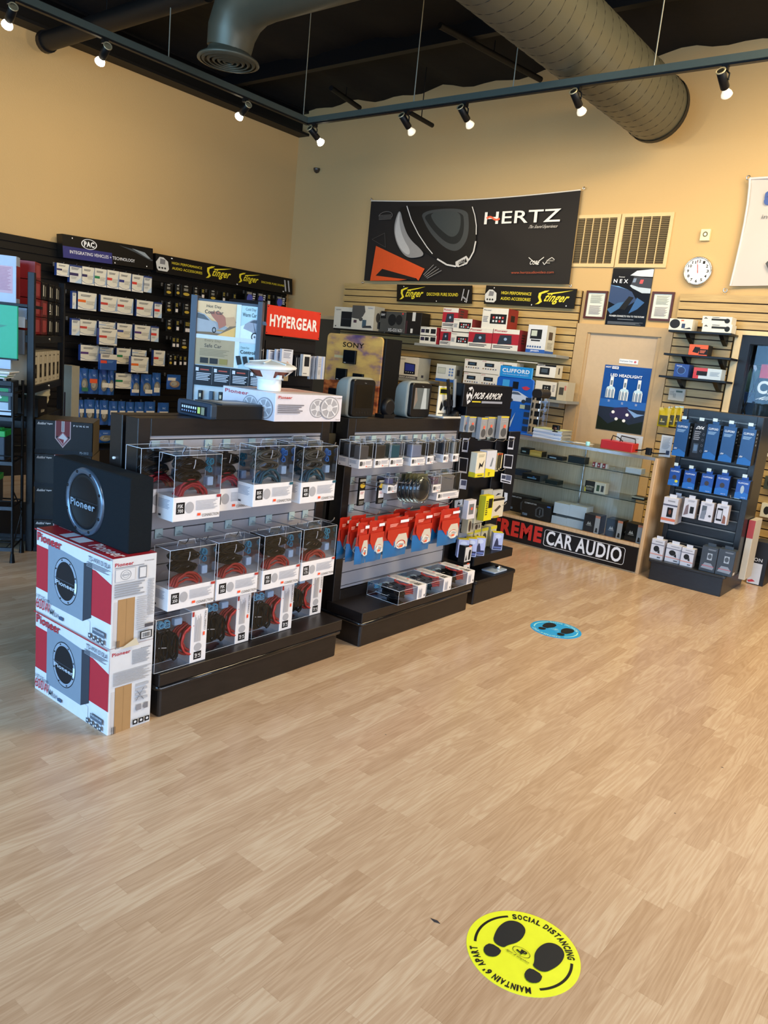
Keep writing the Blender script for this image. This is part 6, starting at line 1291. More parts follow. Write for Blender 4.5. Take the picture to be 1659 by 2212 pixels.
m = MB(); a = onY(B1(1275, 1030), 7.75); m.rbox(a.x, a.x+.19, 7.75, 7.9, a.z, a.z+.11, mat('#9a988c', .4), .006, 2); m.rect(.1, .6, .5, .8, aff((a.x, 7.75, a.z), (a.x+.19, 7.75, a.z), (a.x, 7.75, a.z+.11)), '#30332f'); m.build('control_box', label='small grey control box mounted under the short grey shelf', cat='device')
# left part: clear shelves
ZS3 = 2.02 
a = onY(B5(260, 450), 7.62); ZS3 = a.z-.0
shelf(B5(265, 455), B5(1000, 500), 7.62, ZS3, 'clear acrylic shelf high at the left end of the wood slatwall', mat('#2a2724', .25), .02); shelf(B5(930, 445), B5(1500, 480), 7.70, ZS3-.0, 'second clear shelf at upper left, under the black speaker boxes', CLEAR, .012)
shbox(B5, 262, 520, 450, 145, 7.68, ZS3, .2, '#d2cdbd', [('r', .4, .1, .98, .8, '#24262a'), ('r', .44, .45, .96, .47, '#3d4046'), ('r', .1, .08, .16, .14, '#3a3a3a'), ('t', 'SONY', .1, .84, .38, .9, '#55524a', 1)], 'white subwoofer box at the far left of the high shelf', name='speaker_box', grp='boxes on the high left shelf', sl=.05)
shbox(B5, 515, 830, 468, 125, 7.63, ZS3, .2, '#d0cbbb', [('p', [(0, .48), (0, 1), (.55, 1), (.6, .75), (.5, .55), (.3, .44)], '#4a4946'), ('e', .42, .44, .09, .08, '#4a4946'), ('r', .1, .28, .24, .4, '#4a3440'), ('r', .5, .12, .68, .42, '#3f5664'), ('p', [(.5, .08), (.95, .1), (.9, .2), (.6, .18)], '#34363a'), ('t', 'SONY', .72, .88, .95, .94, '#7a88a8', 1)], 'white speaker box with a large grey speaker picture on the high shelf', R=[('r', 0, 0, 1, 1, '#b0ad9e'), ('e', .4, .55, .2, .2, '#3a3a38'), ('r', .4, .1, .8, .4, '#3c4046')], name='speaker_box', grp='boxes on the high left shelf', sl=.05)
shbox(B5, 932, 1285, 425, 208, 7.72, ZS3, .18, '#3f403e', [('r', 0, .65, .22, 1, '#15161a'), ('t', 'SONY', .02, .78, .18, .88, '#d8d8d8', 1), ('e', .48, .6, .16, .28, '#1f2123'), ('e', .76, .62, .13, .24, '#232527'), ('r', .86, .88, .92, .96, '#c23a34'), ('t', 'XS-GS1621', .35, .05, .92, .2, '#c8c8c8', 1)], 'dark grey speaker box on the high shelf, middle of the row', name='speaker_box', grp='boxes on the high left shelf', sl=.05)
shbox(B5, 1290, 1515, 450, 222, 7.74, ZS3, .18, '#24201e', [('r', .42, .6, .62, 1, '#cfcdc8'), ('r', .38, .05, .52, .25, '#cfcdc8'), ('r', .0, 0, .15, .6, '#3a1c20')], 'black and white speaker box at the right end of the high shelf row', name='speaker_box', grp='boxes on the high left shelf', sl=.05)
a = onY(B5(1150, 1160), 7.6); ZS4 = a.z+.0
shelf(B5(1145, 1155), B5(1560, 1180), 7.6, ZS4, 'small dark shelf under the white tablet radio box'); 
shbox(B5, 1180, 1470, 1150, 852, 7.62, ZS4, .24, '#d8d6d0', [('r', 0, 0, 1, .14, '#55555a'), ('t', 'XAV-AX5000', .1, .03, .9, .1, '#e0e0e0', .5), ('p', [(.32, .2), (.86, .22), (.84, .7), (.3, .74)], '#1d2230'), ('p', [(.36, .36), (.82, .36), (.8, .66), (.34, .7)], '#2b3a9a'), ('t', 'SONY', .08, .86, .34, .91, '#8a8a88', 1)]+[('e', .42+.11*k, .3, .025, .02, '#d9dce0') for k in range(4)], 'white radio box with a blue screen picture, standing alone on the small shelf', R=[('r', 0, 0, 1, 1, '#a9aca8'), ('r', .3, .1, .5, .22, '#3a3a4a')], sl=.05)
shbox(B1, 262, 440, 790, 632, 7.66, ZS2+.02, .16, '#cfd2ce', [('r', .08, .45, .5, .82, '#8a9490'), ('r', .1, .48, .48, .79, '#b9beb4'), ('r', 0, 0, 1, .16, '#2a5aa0')]+[('e', .72+.14*(k % 2), .75-.17*(k//2), .05, .06, '#5a7ab0') for k in range(6)], 'white and blue screen box left of the stacked white radio boxes', R=[('r', 0, 0, 1, 1, '#8f9490'), ('r', .2, .4, .6, .75, '#3a3c3e')])
# right-hand black bracket shelves
SHB = mat('#16171b', .35)
for (p0, p1, lab, zlab) in ((R6(882, 982), R6(1375, 1012), 'highest black bracket shelf right of the wooden door', 0), (R6(845, 1162), R6(1370, 1205), 'middle black bracket shelf right of the wooden door', 1), (R6(806, 1338), R6(1330, 1384), 'lowest black bracket shelf right of the wooden door', 2)):
    Yq = 7.7; z = (onY(p0, Yq).z+onY(p1, Yq).z)/2; shelf(p0, p1, Yq, z, lab, SHB, .02, brackets=(.28, .82))
    if zlab == 0:
        shbox(R6, 880, 1060, 978, 893, 7.72, z, .16, '#dcd8c8', [('e', .25, .55, .22, .4, '#2a2b2c'), ('r', .55, .2, .7, .6, '#2a3a5a'), ('r', .5, .8, .62, .92, '#d06a4a'), ('p', [(.6, .1), (.98, .15), (.9, .3)], '#3a3c40')], 'white speaker box at the left end of the highest black shelf', name='speaker_box', grp='boxes on the black bracket shelves')
        for k in range(2): shbox(R6, 1140, 1370, 990-60*k, 932-58*k, 7.72, z+.077*k, .15, '#dcd9cc', [('r', .32, .55, .8, .78, '#25282a'), ('e', .85, .5, .1, .3, '#25282a'), ('t', 'ROTATE UP' if k else 'HEAVEN UP', .33, .8, .62, .92, '#3a3a38', .8), ('p', [(.05, .65), (.12, .85), (.2, .65)], '#3a3a38'), ('l', .06, .25, .5, .2, 3, '#aaa')] if False else [('r', .32, .45, .8, .7, '#25282a'), ('e', .85, .45, .09, .32, '#25282a'), ('p', [(.05, .65), (.12, .85), (.2, .65)], '#3a3a38'), ('l', .33, .6, .9, .78, 2, '#3a3a38')], '%s of two white boxes with a black bar picture on the highest black shelf' % ('lower', 'upper')[k], grp='boxes on the black bracket shelves')
        sb = MB()
    elif zlab == 1:
        shbox(R6, 1035, 1182, 1172, 1095, 7.74, z, .14, '#d8541c', [('p', [(.2, .3), (.3, .8), (.6, .75), (.5, .2)], '#1d1e20'), ('r', .55, .1, 1, .62, '#1b1a1c'), ('l', .6, .9, .5, .2, 3, '#c9654a')], 'orange and black box on the middle black shelf', R=[('r', 0, 0, 1, 1, '#2a2422')], grp='boxes on the black bracket shelves')
    else:
        shbox(R6, 918, 1030, 1342, 1245, 7.74, z, .14, '#1c3e86', [('e', .5, .5, .3, .3, '#4a78b8'), ('e', .5, .5, .26, .26, '#1c3060'), ('t', 'Kenwood', .15, .8, .5, .9, '#c8d8f0', 1)], 'dark blue box with a ring picture on the lowest black shelf', grp='boxes on the black bracket shelves')
        shbox(R6, 1068, 1285, 1362, 1275, 7.72, z, .14, '#b5c6d2', [('r', 0, 0, .2, 1, '#b8303a'), ('r', 0, .6, .5, 1, '#b8404a'), ('r', .12, .3, .5, .7, '#1b1d22'), ('l', .6, .95, .7, .3, 4, '#8a9cae')], 'red and pale blue box on the lowest black shelf', grp='boxes on the black bracket shelves')
a, w, z, h = rectY([R6(*q) for q in ((873, 1530), (998, 1545), (890, 1437))], 7.9)
m = MB(); m.rbox(a, a+w, 7.9, 7.944, z, z+h, mat('#b3b0a4', .4), .006, 2); f = aff((a, 7.9, z), (a+w, 7.9, z), (a, 7.9, z+h)); m.o = .0004; m.rect(.45, .7, .85, .85, f, '#4a5a50'); draw(m, [('l', .08, .35, .75, .4, 4, '#8a8a84')], f)
for k in range(6): m.rect(.32+.09*(k % 2), .5-.12*(k//2), .38+.09*(k % 2), .56-.12*(k//2), f, '#6a6a64')
m.build('wall_keypad', label='grey alarm keypad on the slatwall below the black shelves', cat='keypad')
for k, (xl, xr) in enumerate(((790, 880), (868, 925), (918, 968))):
    Yq = 7.80+.04*k; a, b, c_ = onY(R6(xl, 1735), Yq), onY(R6(xr, 1745), Yq), onY(R6(xl, 1585), Yq)
    m = pillow(b.x-a.x, c_.z-a.z, .03, mat('#b8a41c', .3)); w, h = b.x-a.x, c_.z-a.z; mp = lambda u, v, o=0.0: Vector((w*u, -.016-o, h*v)); m.rect(.15, .1, .85, .6, mp, '#3a3a22', .0006); draw(m, [('l', .25, .75, .5, .2, 3, '#a9a98a')], mp)
    m.build('yellow_pouch', None, (a.x, Yq, a.z), 0, False, label='yellow hanging pouch, %s, left of the blue-box rack top' % ('frontmost at left', 'middle one', 'right one')[k], cat='pouch', group='yellow pouches'); single('display_hook', 'chrome hook on the wood slatwall carrying the %s yellow pouch' % ('front', 'middle', 'right')[k], 'hook', at(((a.x+b.x)/2, 7.943, c_.z+.004), 0), HK, 'hooks of the yellow pouches')

# ================================================================== SHOWCASE COUNTER
CX0, CX1, CY0, CY1, CZ = -4.25, -2.172, 6.42, 6.87, 1.0
C3 = zf(1080, 880, 4.366)
t = thing('showcase_counter', 'maple and glass showcase counter with a black lettered sign along its foot', 'display case', (CX1, CY0, 0))
m = MB(); m.rbox(CX1-.03, CX1, CY0, CY1, 0, CZ, CASE_WOOD, .003, 1); m.build('side_panel', t); m = MB(); m.rbox(CX0, CX0+.03, CY0, CY1, 0, CZ, CASE_WOOD, .003, 1); m.build('side_panel', t)
m = MB(); m.box(CX0+.03, CX1-.03, CY0+.03, CY1, .215, .245, CASE_WOOD); m.box(CX0+.03, CX1-.03, CY0+.005, CY0+.03, .225, .255, CASE_WOOD); m.box(CX0+.03, CX1-.03, CY0+.01, CY1, 0, .215, CASE_WOOD); m.build('bottom_deck', t)
m = MB(); m.box(CX0+.03, CX1-.28, CY1-.03, CY1-.01, .245, CZ-.03, CASE_BACK); m.build('back_panel', t)
m = MB(); m.box(CX0+.03, CX1-.03, CY0+.008, CY0+.013, .255, CZ-.02, GLASS); m.build('front_glass', t, label='front glass pane')
m = MB(); m.box(CX0, CX1, CY0, CY1, CZ, CZ+.008, GLASS); m.box(CX0+.02, CX1-.02, CY0-.004, CY0+.012, CZ-.022, CZ+.004, mat('#d8dce0', .2, .8)); m.build('glass_top', t)
for z in (.83, .60):
    m = MB(); m.box(CX0+.03, CX1-.03, CY0+.05, CY1-.04, z-.006, z, GLASS); m.box(CX0+.03, CX1-.03, CY0+.047, CY0+.05, z-.006, z, mat('#20302c', .2)); m.build('glass_shelf', t)
m = MB(); m.tube([(-2.98, CY1-.05, .245), (-2.98, CY1-.05, CZ-.03)], .008, CHROME, 8); m.build('shelf_standard', t)
# foot sign
m = MB(); sx0 = -4.05; sx1 = CX1-.035; m.box(sx0, sx1, CY0-.006, CY0+.009, .012, .222, mat('#1b1819', .35)); 
Yc = CY0-.0065
def ct(txt, x0, y0, x1, y1, ry, col, b):   # px corners in C3: left x, top y, right x, bottom y, rise
    BL, BR, TL = onY(C3(x0, y1), Yc), onY(C3(x1, y1+ry), Yc), onY(C3(x0+8, y0), Yc); BL.z = BR.z = (BL.z+BR.z)/2; TL.z = BL.z+(TL.z-onY(C3(x0, y1), Yc).z); TL.x = BL.x; m.text(txt, 0, 0, 1, 1, aff(BL, BR, TL, (0, -1, 0)), col, b)
ct('REME', 0, 1045, 385, 1190, 88, '#c8291f', 3); A = onY(C3(0, 1190), Yc); m.text('EXT', A.x-.33, .066, A.x-.01, .20, lambda u, v, o=0.0: Vector((u, Yc-o, v)), '#c8291f', 3)
ct('CAR AUDIO', 428, 1160, 1135, 1295, 168, '#e9ecf2', 1.3)
bl = onY(C3(405, 1310), Yc); brr = onY(C3(1160, 1480), Yc); x0_, x1_ = bl.x, brr.x
def rr(x0, x1, z0, z1, r, th, col):
    pts = []
    for cx, cz, st in ((x1-r, z1-r, 0), (x0+r, z1-r, 90), (x0+r, z0+r, 180), (x1-r, z0+r, 270)):
        for i in range(7): a = math.radians(st+15*i); pts.append((cx+r*math.cos(a), Yc-.0005, cz+r*math.sin(a)))
    m.tube(pts, th, mat(col, .4), 4, True)
rr(x0_, x1_, .047, .197, .022, .0022, '#e9ecf2'); m.build('foot_sign', t, label='black foot sign with red and white letters')
# contents
def cbox(xl, xr, yb, yt, Y, z, d, base, art, lab, R=(), name='box', cat='box', grp='items in the showcase', rough=.4, rz=0):
    a, b, c_ = onY(C3(xl, yb), Y), onY(C3(xr, yb+.22*(xr-xl)), Y), onY(C3(xl, yt), Y)
    return carton(name, lab, cat, (a.x, Y, z+.0008), b.x-a.x, max(.02, c_.z-a.z), d, rz, mat(base, rough), art, R=R, group=grp)
cbox(195, 282, 392, 335, 6.56, .83, .1, '#1d2830', [('r', .2, .3, .6, .5, '#8ab0c8')], 'small dark box at the left end of the top glass shelf in the showcase')
cbox(282, 395, 405, 355, 6.52, .83, .1, '#b39a4a', [('r', .1, .2, .9, .6, '#c4ac5c')], 'small yellow-gold box on the top glass shelf in the showcase', R=[('r', 0, 0, 1, 1, '#24241f')])
cbox(450, 590, 440, 405, 6.52, .83, .1, '#141a22', [('r', .15, .3, .6, .6, '#8fb0cc')], 'flat black device on the top glass shelf, right of the gold box')
cbox(645, 800, 460, 395, 6.52, .83, .1, '#20272a', [], 'dark grey box on the top glass shelf, middle of the showcase')
for k in range(6): cbox(878+24*k, 896+24*k, 505+5*k, 463+5*k, 6.52, .83, .04, ('#8c1c28', '#c9c4c4')[k % 2], [('r', .2, .3, .8, .6, '#d8d0d0')], 'tiny remote pack, %s in the red and white row on the top glass shelf' % ORD[k], name='remote_pack', cat='pack', grp='red and white remote packs')
cbox(1188, 1335, 555, 505, 6.52, .83, .1, '#b9c6d4', [], 'pale blue-white box at the right of the top glass shelf')
cbox(210, 378, 630, 575, 6.52, .60, .16, '#15191f', [('r', .3, .3, .8, .5, '#5a8ab0'), ('e', .65, .65, .06, .08, '#2a6ac0')], 'black box with blue logo on the middle glass shelf', R=[('r', 0, 0, 1, 1, '#2a3a48')]); cbox(130, 250, 600, 545, 6.68, .60, .1, '#20344c', [], 'dark blue box at the left end of the middle glass shelf')
cbox(430, 545, 670, 632, 6.52, .60, .12, '#1f2c2a', [], 'flat dark green box on the middle glass shelf')
cbox(800, 990, 745, 640, 6.52, .60, .08, '#c9c7b8', [('r', 0, 0, .48, 1, '#24231c'), ('p', [(0, 0), (.08, 0), (.04, .4), (0, .4)], '#c9b82c'), ('t', 'ASTRA', .06, .42, .44, .56, '#c8c4a8', 1), ('r', .58, .2, .72, .75, '#2f4a30'), ('r', .8, .2, .93, .75, '#35393c'), ('l', .06, .42, .35, .15, 4, '#8a887a')], 'black and white remote starter box with two key remotes, middle shelf')
cb = [('t', 'COMPUSTAR', .08, .84, .5, .92, '#d8dce2', 1), ('p', [(.5, .2), (.48, .6), (.58, .8), (.75, .75), (.78, .3), (.65, .15)], '#4a4d52'), ('p', [(.54, .28), (.53, .6), (.6, .72), (.7, .68), (.72, .35), (.64, .24)], '#1d1e22'), ('r', .62, .3, .66, .65, '#5a5d62'), ('t', '7500', .05, .12, .22, .26, '#9ab8e0', 1), ('r', .86, .85, .97, .93, '#3a6ac0')]
cbox(198, 470, 990, 830, 6.50, .245, .12, '#2a2624', cb, 'large dark starter kit box, front one of two at the left of the showcase bottom', R=[('r', 0, 0, 1, 1, '#1d1f24')]); cbox(60, 320, 950, 790, 6.65, .245, .12, '#221f1f', cb, 'large dark starter kit box, rear one of two in the showcase bottom')
for k, (xl, xr, yb, yt) in enumerate(((490, 632, 1035, 940), (632, 788, 1065, 965))): cbox(xl, xr, yb-25, yt-5, 6.52, .245, .15, '#bac4ce', [], 'plain white box, lower %s of the four in the showcase' % ('left', 'right')[k], grp='plain white boxes')
for k, (xl, xr, yb, yt) in enumerate(((508, 655, 935, 830), (655, 812, 965, 850))): cbox(xl, xr, yb, yt, 6.52, .343, .15, '#c2cdd8', [], 'plain white box, upper %s of the four in the showcase' % ('left', 'right')[k], grp='plain white boxes')
bw_ = [('p', [(.3, .45), (.42, .62), (.5, .5), (.58, .62), (.7, .45)], '#a9a5a0'), ('l', .25, .75, .42, .35, 1, '#8a8680'), ('r', 0, 0, 1, .05, '#c87a5a')]
for k, (xl, xr, yb, yt) in enumerate(((780, 890, 1140, 975), (985, 1095, 1190, 1020), (1170, 1290, 1235, 1065))):
    a, b = onY(C3(xl, yb), 6.47), onY(C3(xr, yb+25), 6.47); c_ = onY(C3(xl, yt), 6.47)
    carton('alarm_box', 'brown and grey alarm box, %s of three at the right of the showcase bottom' % ('left', 'middle', 'right')[k], 'box', (a.x, 6.47, .2458), .15, .165, .13, -0, mat('#1d1a18' if k else '#2e2622', .4), [('r', .7, 0, 1, 1, '#a6a4a6'), ('r', .7, .88, 1, 1, '#c87a5a'), ('p', [(.76, .1), (.8, .35), (.9, .33), (.93, .1)], '#2a2826')]+[('p', [(u*.7, v) for u, v in q[1]], q[2]) if q[0] == 'p' else (q[0], q[1]*.7, *((q[2], q[3]*.7) if q[0] == 'r' else (q[2]*.7, q[3])), *q[4:]) for q in bw_], group='brown alarm boxes')
m = MB(); random.seed(5)
for k in range(5): p = (-2.40+.02*k, 6.62+.03*(k % 3), .246+.018*k); m.box(p[0]-.09, p[0]+.06, p[1]-.05, p[1]+.07, p[2], p[2]+.016, mat(('#c9bda4', '#1d2a5a', '#55584e', '#a89a78', '#8c8470')[k], .5), Matrix.Translation(Vector(p)) @ Matrix.Rotation(.25*k, 4, 'Z') @ Matrix.Translation(-Vector(p)))
m.build('cable_pile', label='messy pile of leads and pouches at the right end of the showcase bottom', cat='cables', kind='stuff')
cbox(1265, 1380, 720, 690, 6.60, .60, .1, '#2a2a28', [('r', 0, .5, 1, 1, '#b9b49c')], 'small flat black and tan device, right end of the middle glass shelf')
m = MB(); m.rbox(-2.42, -2.22, 7.15, 7.45, 0, .62, mat('#b58a3c', .6), .004, 1); m.rect(.45, .5, .8, .85, aff((-2.42, 7.15, 0), (-2.22, 7.15, 0), (-2.42, 7.15, .62)), '#d8d0c4'); m.build('cardboard_box', label='tall brown cardboard box on the floor behind the showcase', cat='box')
# things on the counter
ZC_ = CZ+.0085
p = onZ(C3(250, 290), ZC_)
for k in range(9):
    q = onZ(C3(335, 300), ZC_); carton('catalog', 'white catalog in the paper stack on the showcase, %s from the bottom' % ORD[k] if k < 8 else 'catalog with a yellow-green cover on top of the paper stack', 'catalog', (q.x-.15, 6.52+.004*(k % 3), ZC_+.0102*k), .29, .0095, .21, (0, 2, -2, 1, 3, -1, 0, 2, -1)[k], '#c9d2e4' if k < 8 else '#b7bd8e', group='catalogs on the showcase' if k < 8 else None, R=[('r', 0, 0, 1, 1, '#8f8b7e')])
q = onZ(C3(668, 298), ZC_); t = thing('webcam', 'small black camera on a ball stand on the showcase counter', 'camera', (q.x, 6.55, ZC_))
m = MB(); m.lathe([(.03, 0), (.03, .005), (.01, .012), (.008, .03), (.016, .045), (.008, .06)], BLK, None, 14); m.build('stand', t, world=False)
m = MB(); m.rbox(-.035, .035, -.02, .025, .055, .135, mat('#141416', .25), .012, 3); m.lathe([(.018, 0), (.018, .006), (0, .009)], mat('#3a1c18', .1), Matrix.Translation((0, -.02, .1)) @ Matrix.Rotation(math.radians(90), 4, 'X'), 14); m.build('head', t, world=False)
q0 = onZ(C3(690, 325), ZC_); 
for k, (dx, c_) in enumerate(((-.1, '#a9c0dc'), (0, '#5c84b4'), (.09, '#c9d0d8'))): m = carton('leaflet', 'blue leaflet lying flat on the showcase, %s of the fan' % ('left', 'middle', 'right')[k], 'leaflet', (q0.x+dx-.06, 6.50+.02*k, ZC_+.0012*k), .17, .001, .12, 8*k-10, c_, group='leaflets on the showcase')
q = onZ(C3(893, 355), ZC_); m = MB(); m.lathe([(.018, 0), (.02, .03), (.012, .035)], mat('#9adbe0', .2), Matrix.Translation((q.x, 6.50, ZC_)), 14); m.build('pen_cup', label='tiny pale cyan plastic cap on the showcase by the red box', cat='cap')
a, b = onZ(C3(940, 375), ZC_), onZ(C3(1240, 418), ZC_); c_ = onY(C3(945, 305), a.y)
t = thing('jump_starter', 'red box with black handle and cables on the showcase counter', 'device', (-2.80, 6.47, ZC_)); xa_ = onY(C3(942, 370), 6.47).x; t.location.x = xa_; w = onY(C3(1245, 415), 6.47).x-xa_
m = MB(); m.rbox(0, w, 0, .14, 0, .075, mat('#b81c1c', .35), .008, 2); m.build('case', t, world=False)
m = MB(); m.tube([(w*.5, .07, .075), (w*.52, .07, .125), (w*.95, .07, .115), (w*.98, .07, .07)], .005, BLK, 6); m.tube([(w*.25, .05, .075), (w*.3, .04, .12), (w*.45, .05, .11), (w*.6, .06, .08)], .005, BLK, 6); m.build('handle', t, world=False)
m = MB(); m.tube([(w, .08, .02), (w+.06, .06, .03), (w+.12, .05, .055), (w+.16, .05, .02), (w+.26, .07, .03)], .006, BLK, 6); m.rbox(w+.1, w+.15, .03, .07, .0, .06, BLK, .01, 2); m.build('clamp_cable', t, world=False)
a, w_, z, h = rectY([C3(*q) for q in ((1095, 300), (1330, 400), (1105, 210))], 6.72)
m = MB(); m.box(a, a+w_, 6.72, 6.724, ZC_, z+h, mat('#cdd4da', .4)); draw(m, [('l', .15, .85, .85, .2, 6, '#a9b0b8')], aff((a, 6.72, ZC_), (a+w_, 6.72, ZC_), (a, 6.72, z+h))); m.box(a, a+w_, 6.724, 6.78, ZC_, ZC_+.004, CLEAR); m.build('paper_holder', label='white price sheet standing upright behind the red box', cat='sign')
a, w_, z, h = rectY([C3(*q) for q in ((1495, 455), (1600, 475), (1515, 255))], 6.6)
m = MB(); m.box(a, a+w_, 6.6, 6.606, ZC_, z+h, mat('#d3d9e0', .4)); draw(m, [('l', .15, .85, .9, .35, 8, '#a9b0b8'), ('r', .6, .1, .9, .3, '#2b3a58')], aff((a, 6.6, ZC_), (a+w_, 6.6, ZC_), (a, 6.6, z+h))); m.box(a-.01, a+w_+.01, 6.59, 6.66, ZC_, ZC_+.006, CLEAR); m.build('paper_holder', label='white price card standing at the right end of the showcase counter', cat='sign')
# blue CLIFFORD counter display
Yd = 6.58; BL, BRR, TLL = onY(B1(1010, 1135), Yd), onY(B1(1150, 1150), Yd), onY(B1(1010, 765), Yd)
xl_, xr_ = onY((1066, 912), Yd).x, onY((1142, 912), Yd).x; zt_ = onY(B1(1040, 770), Yd).z; zs_ = onY(B1(1040, 665), Yd).z
t = thing('counter_display', 'tall bright blue counter display with a white car picture', 'counter display', (xl_, Yd, ZC_)); w = xr_-xl_; h = zt_-ZC_
BLU = mat('#1560c0', .3)
m = MB(); m.rbox(-.02, w, 0, .02, 0, h, BLU, .03, 4, axis='y'); f = aff((0, -.0004, 0), (w, -.0004, 0), (0, -.0004, h)); m.o = .0003
m.poly([(.25, .66), (.35, .76), (.6, .76), (.8, .70), (.93, .66), (.9, .58), (.3, .58)], f, '#c9d6e8'); m.poly([(.4, .70), (.45, .75), (.6, .745), (.7, .70)], f, '#4a5a70'); m.ell(.42, .59, .06, .035, f, '#26303c'); m.ell(.78, .59, .06, .035, f, '#26303c')
m.rect(.12, .82, .32, .95, f, '#3aa0dc'); m.rect(.42, .80, .58, .93, f, '#10151c'); m.ell(.8, .86, .13, .05, f, '#c0324a', .6, 200, 340); m.ell(.8, .83, .09, .035, f, '#c0324a'); m.rect(.7, .46, .84, .53, f, '#a9b8a0'); 
for k in range(5): m.rect(.84, .06+.13*k, 1.0, .15+.13*k, f, '#152a44')
m.poly([(.35, .06), (.42, .1), (.6, .38), (.5, .1)], f, '#b9cbdc'); m.build('printed_board', t, world=False)
m = MB(); m.rbox(.0, w*.92, -.004, .016, h, zs_-ZC_, mat('#2090d8', .3), .004, 1); f = aff((0, -.0045, h), (w*.92, -.0045, h), (0, -.0045, zs_-ZC_)); m.text('CLIFFORD', .08, .42, .92, .78, f, '#e8f2fa', 2); m.text('THE PINNACLE OF SECURITY', .1, .22, .9, .3, f, '#cfe4f6', .5); m.build('header', t, world=False)
m = MB(); m.rbox(w, w+.10, .0, .18, .0, h-.16, CLEAR, .01, 2); m.tube([(w+.1, .0, 0), (w+.1, .0, h-.16)], .004, mat('#8a9094', .3, .6), 5); m.tube([(w, .0, 0), (w, .0, h-.16)], .004, mat('#8a9094', .3, .6), 5)
m.rbox(w-.01, w+.102, .0, .18, h-.165, h-.08, mat('#2d2a29', .4), .04, 4, axis='y')
for k in range(5): m.rbox(w+.02, w+.08, .04, .1, .03+.075*k, .08+.075*k, BLK, .01, 2)
m.build('clear_side_case', t, world=False); m = MB(); m.rbox(-.03, w+.11, -.05, .2, 0, .014, BLU, .008, 2); m.build('base', t, world=False)

# ================================================================== BLUE BOX RACK
K4 = zf(1380, 840, 4.706); RX0, RX1 = -2.085, -1.462
t = thing('slat_display_rack', 'charcoal slatted display rack full of blue boxes, right of the showcase', 'display stand', (RX0, 6.6, 0))
m = MB(); m.rbox(RX0+.02, RX1-.02, 6.36, 7.0, 0, .15, BLUEBLK, .006, 2); m.rbox(RX0, RX1, 6.345, 7.0, .15, .172, BLUEBLK, .02, 4); m.build('base', t)
m = MB(); 
for a, b in ((RX0, RX0+.035), (RX1-.05, RX1)): m.rbox(a, b, 6.58, 6.92, .17, 1.43, BLUEBLK, .004, 1)
m.box(RX0+.03, RX1-.05, 6.6, 6.9, 1.37, 1.43, BLUEBLK); m.build('uprights', t)
m = MB(); m.box(RX0+.03, RX1-.05, 6.63, 6.87, .17, 1.37, mat('#14171b', .5)); z = 1.37
while z > .25: m.box(RX0+.03, RX1-.05, 6.61, 6.632, z-.078, z-.010, BLUEBLK); m.box(RX0+.035, RX1-.055, 6.622, 6.628, z-.010, z, mat('#8c8278', .35, .5)); z -= .088
m.build('slat_panel', t)
g_ = 'boxes on the blue-box rack'
def kb(x0, y0, x1, y1, tx, ty, Y, d, base, art, lab, R=(), grp=g_, z=None, name='alarm_box', T=()):
    a, b, c_ = onY(K4(x0, y0), Y), onY(K4(x1, y1), Y), onY(K4(tx, ty), Y); zz = (a.z+b.z)/2 if z is None else z; w = b.x-a.x; h = c_.z-a.z
    o = carton(name, lab, 'box', (a.x, Y, zz), w, h, d, 0, mat(base, .35), art, R=R, T=T, group=grp)
    m = MB(); m.box(w*.25, w*.75, d*.4, d*.4+.002, h, h+.025, mat(base, .35)); m.build('hang_tab', o, world=False)
    m = MB(); m.box(w*.4, w*.75, -.03, -.028, h+.025, h+.05, mat('#cfe2e2', .3)); m.tube([(w*.5, -.028, h+.03), (w*.5, d*.5, h+.018), (w*.5, 6.60-Y, h+.03)], .003, CHROME, 5); m.build('price_holder_hook', o, world=False) if base != '#d2d4de' and grp == g_ and z is None else None
    return o
cl = [('t', 'CLIFFORD', .12, .84, .86, .9, '#dfe9f2', 1.2), ('l', .12, .75, .79, .70, 3, '#8fb4d4'), ('p', [(0, 0), (1, 0), (1, .12), (.5, .22), (0, .14)], '#1c66b0'), ('t', 'DS4', .1, .2, .35, .245, '#e6eef6', 1.5, .2)]
r_ = [(330, 670, 462, 695, 367, 325), (640, 705, 770, 727, 686, 352), (800, 730, 935, 752, 845, 375), (990, 765, 1130, 782, 1040, 402)]
for i, q in enumerate(r_): kb(*q, 6.42, .09, '#17477c', cl, 'tall dark blue box, %s of the four in the top row of the rack' % ('leftmost', 'second', 'third', 'rightmost')[i], R=[('r', 0, 0, 1, 1, '#101a26'), ('l', .3, .7, .9, .5, 4, '#6a7684')])
kb(505, 690, 640, 712, 555, 345, 6.46, .08, '#25252b', [('t', 'DS4.', .15, .84, .9, .93, '#eef0f2', 2.2, .2), ('l', .12, .6, .78, .5, 5, '#8f9096'), ('r', .2, .14, .58, .42, '#3c4a5c'), ('r', .26, .2, .52, .38, '#5f7c9c')]+[('e', .82, .7-.16*k, .08, .035, '#77787e', .7) for k in range(4)], 'tall black box between the blue boxes in the top row')
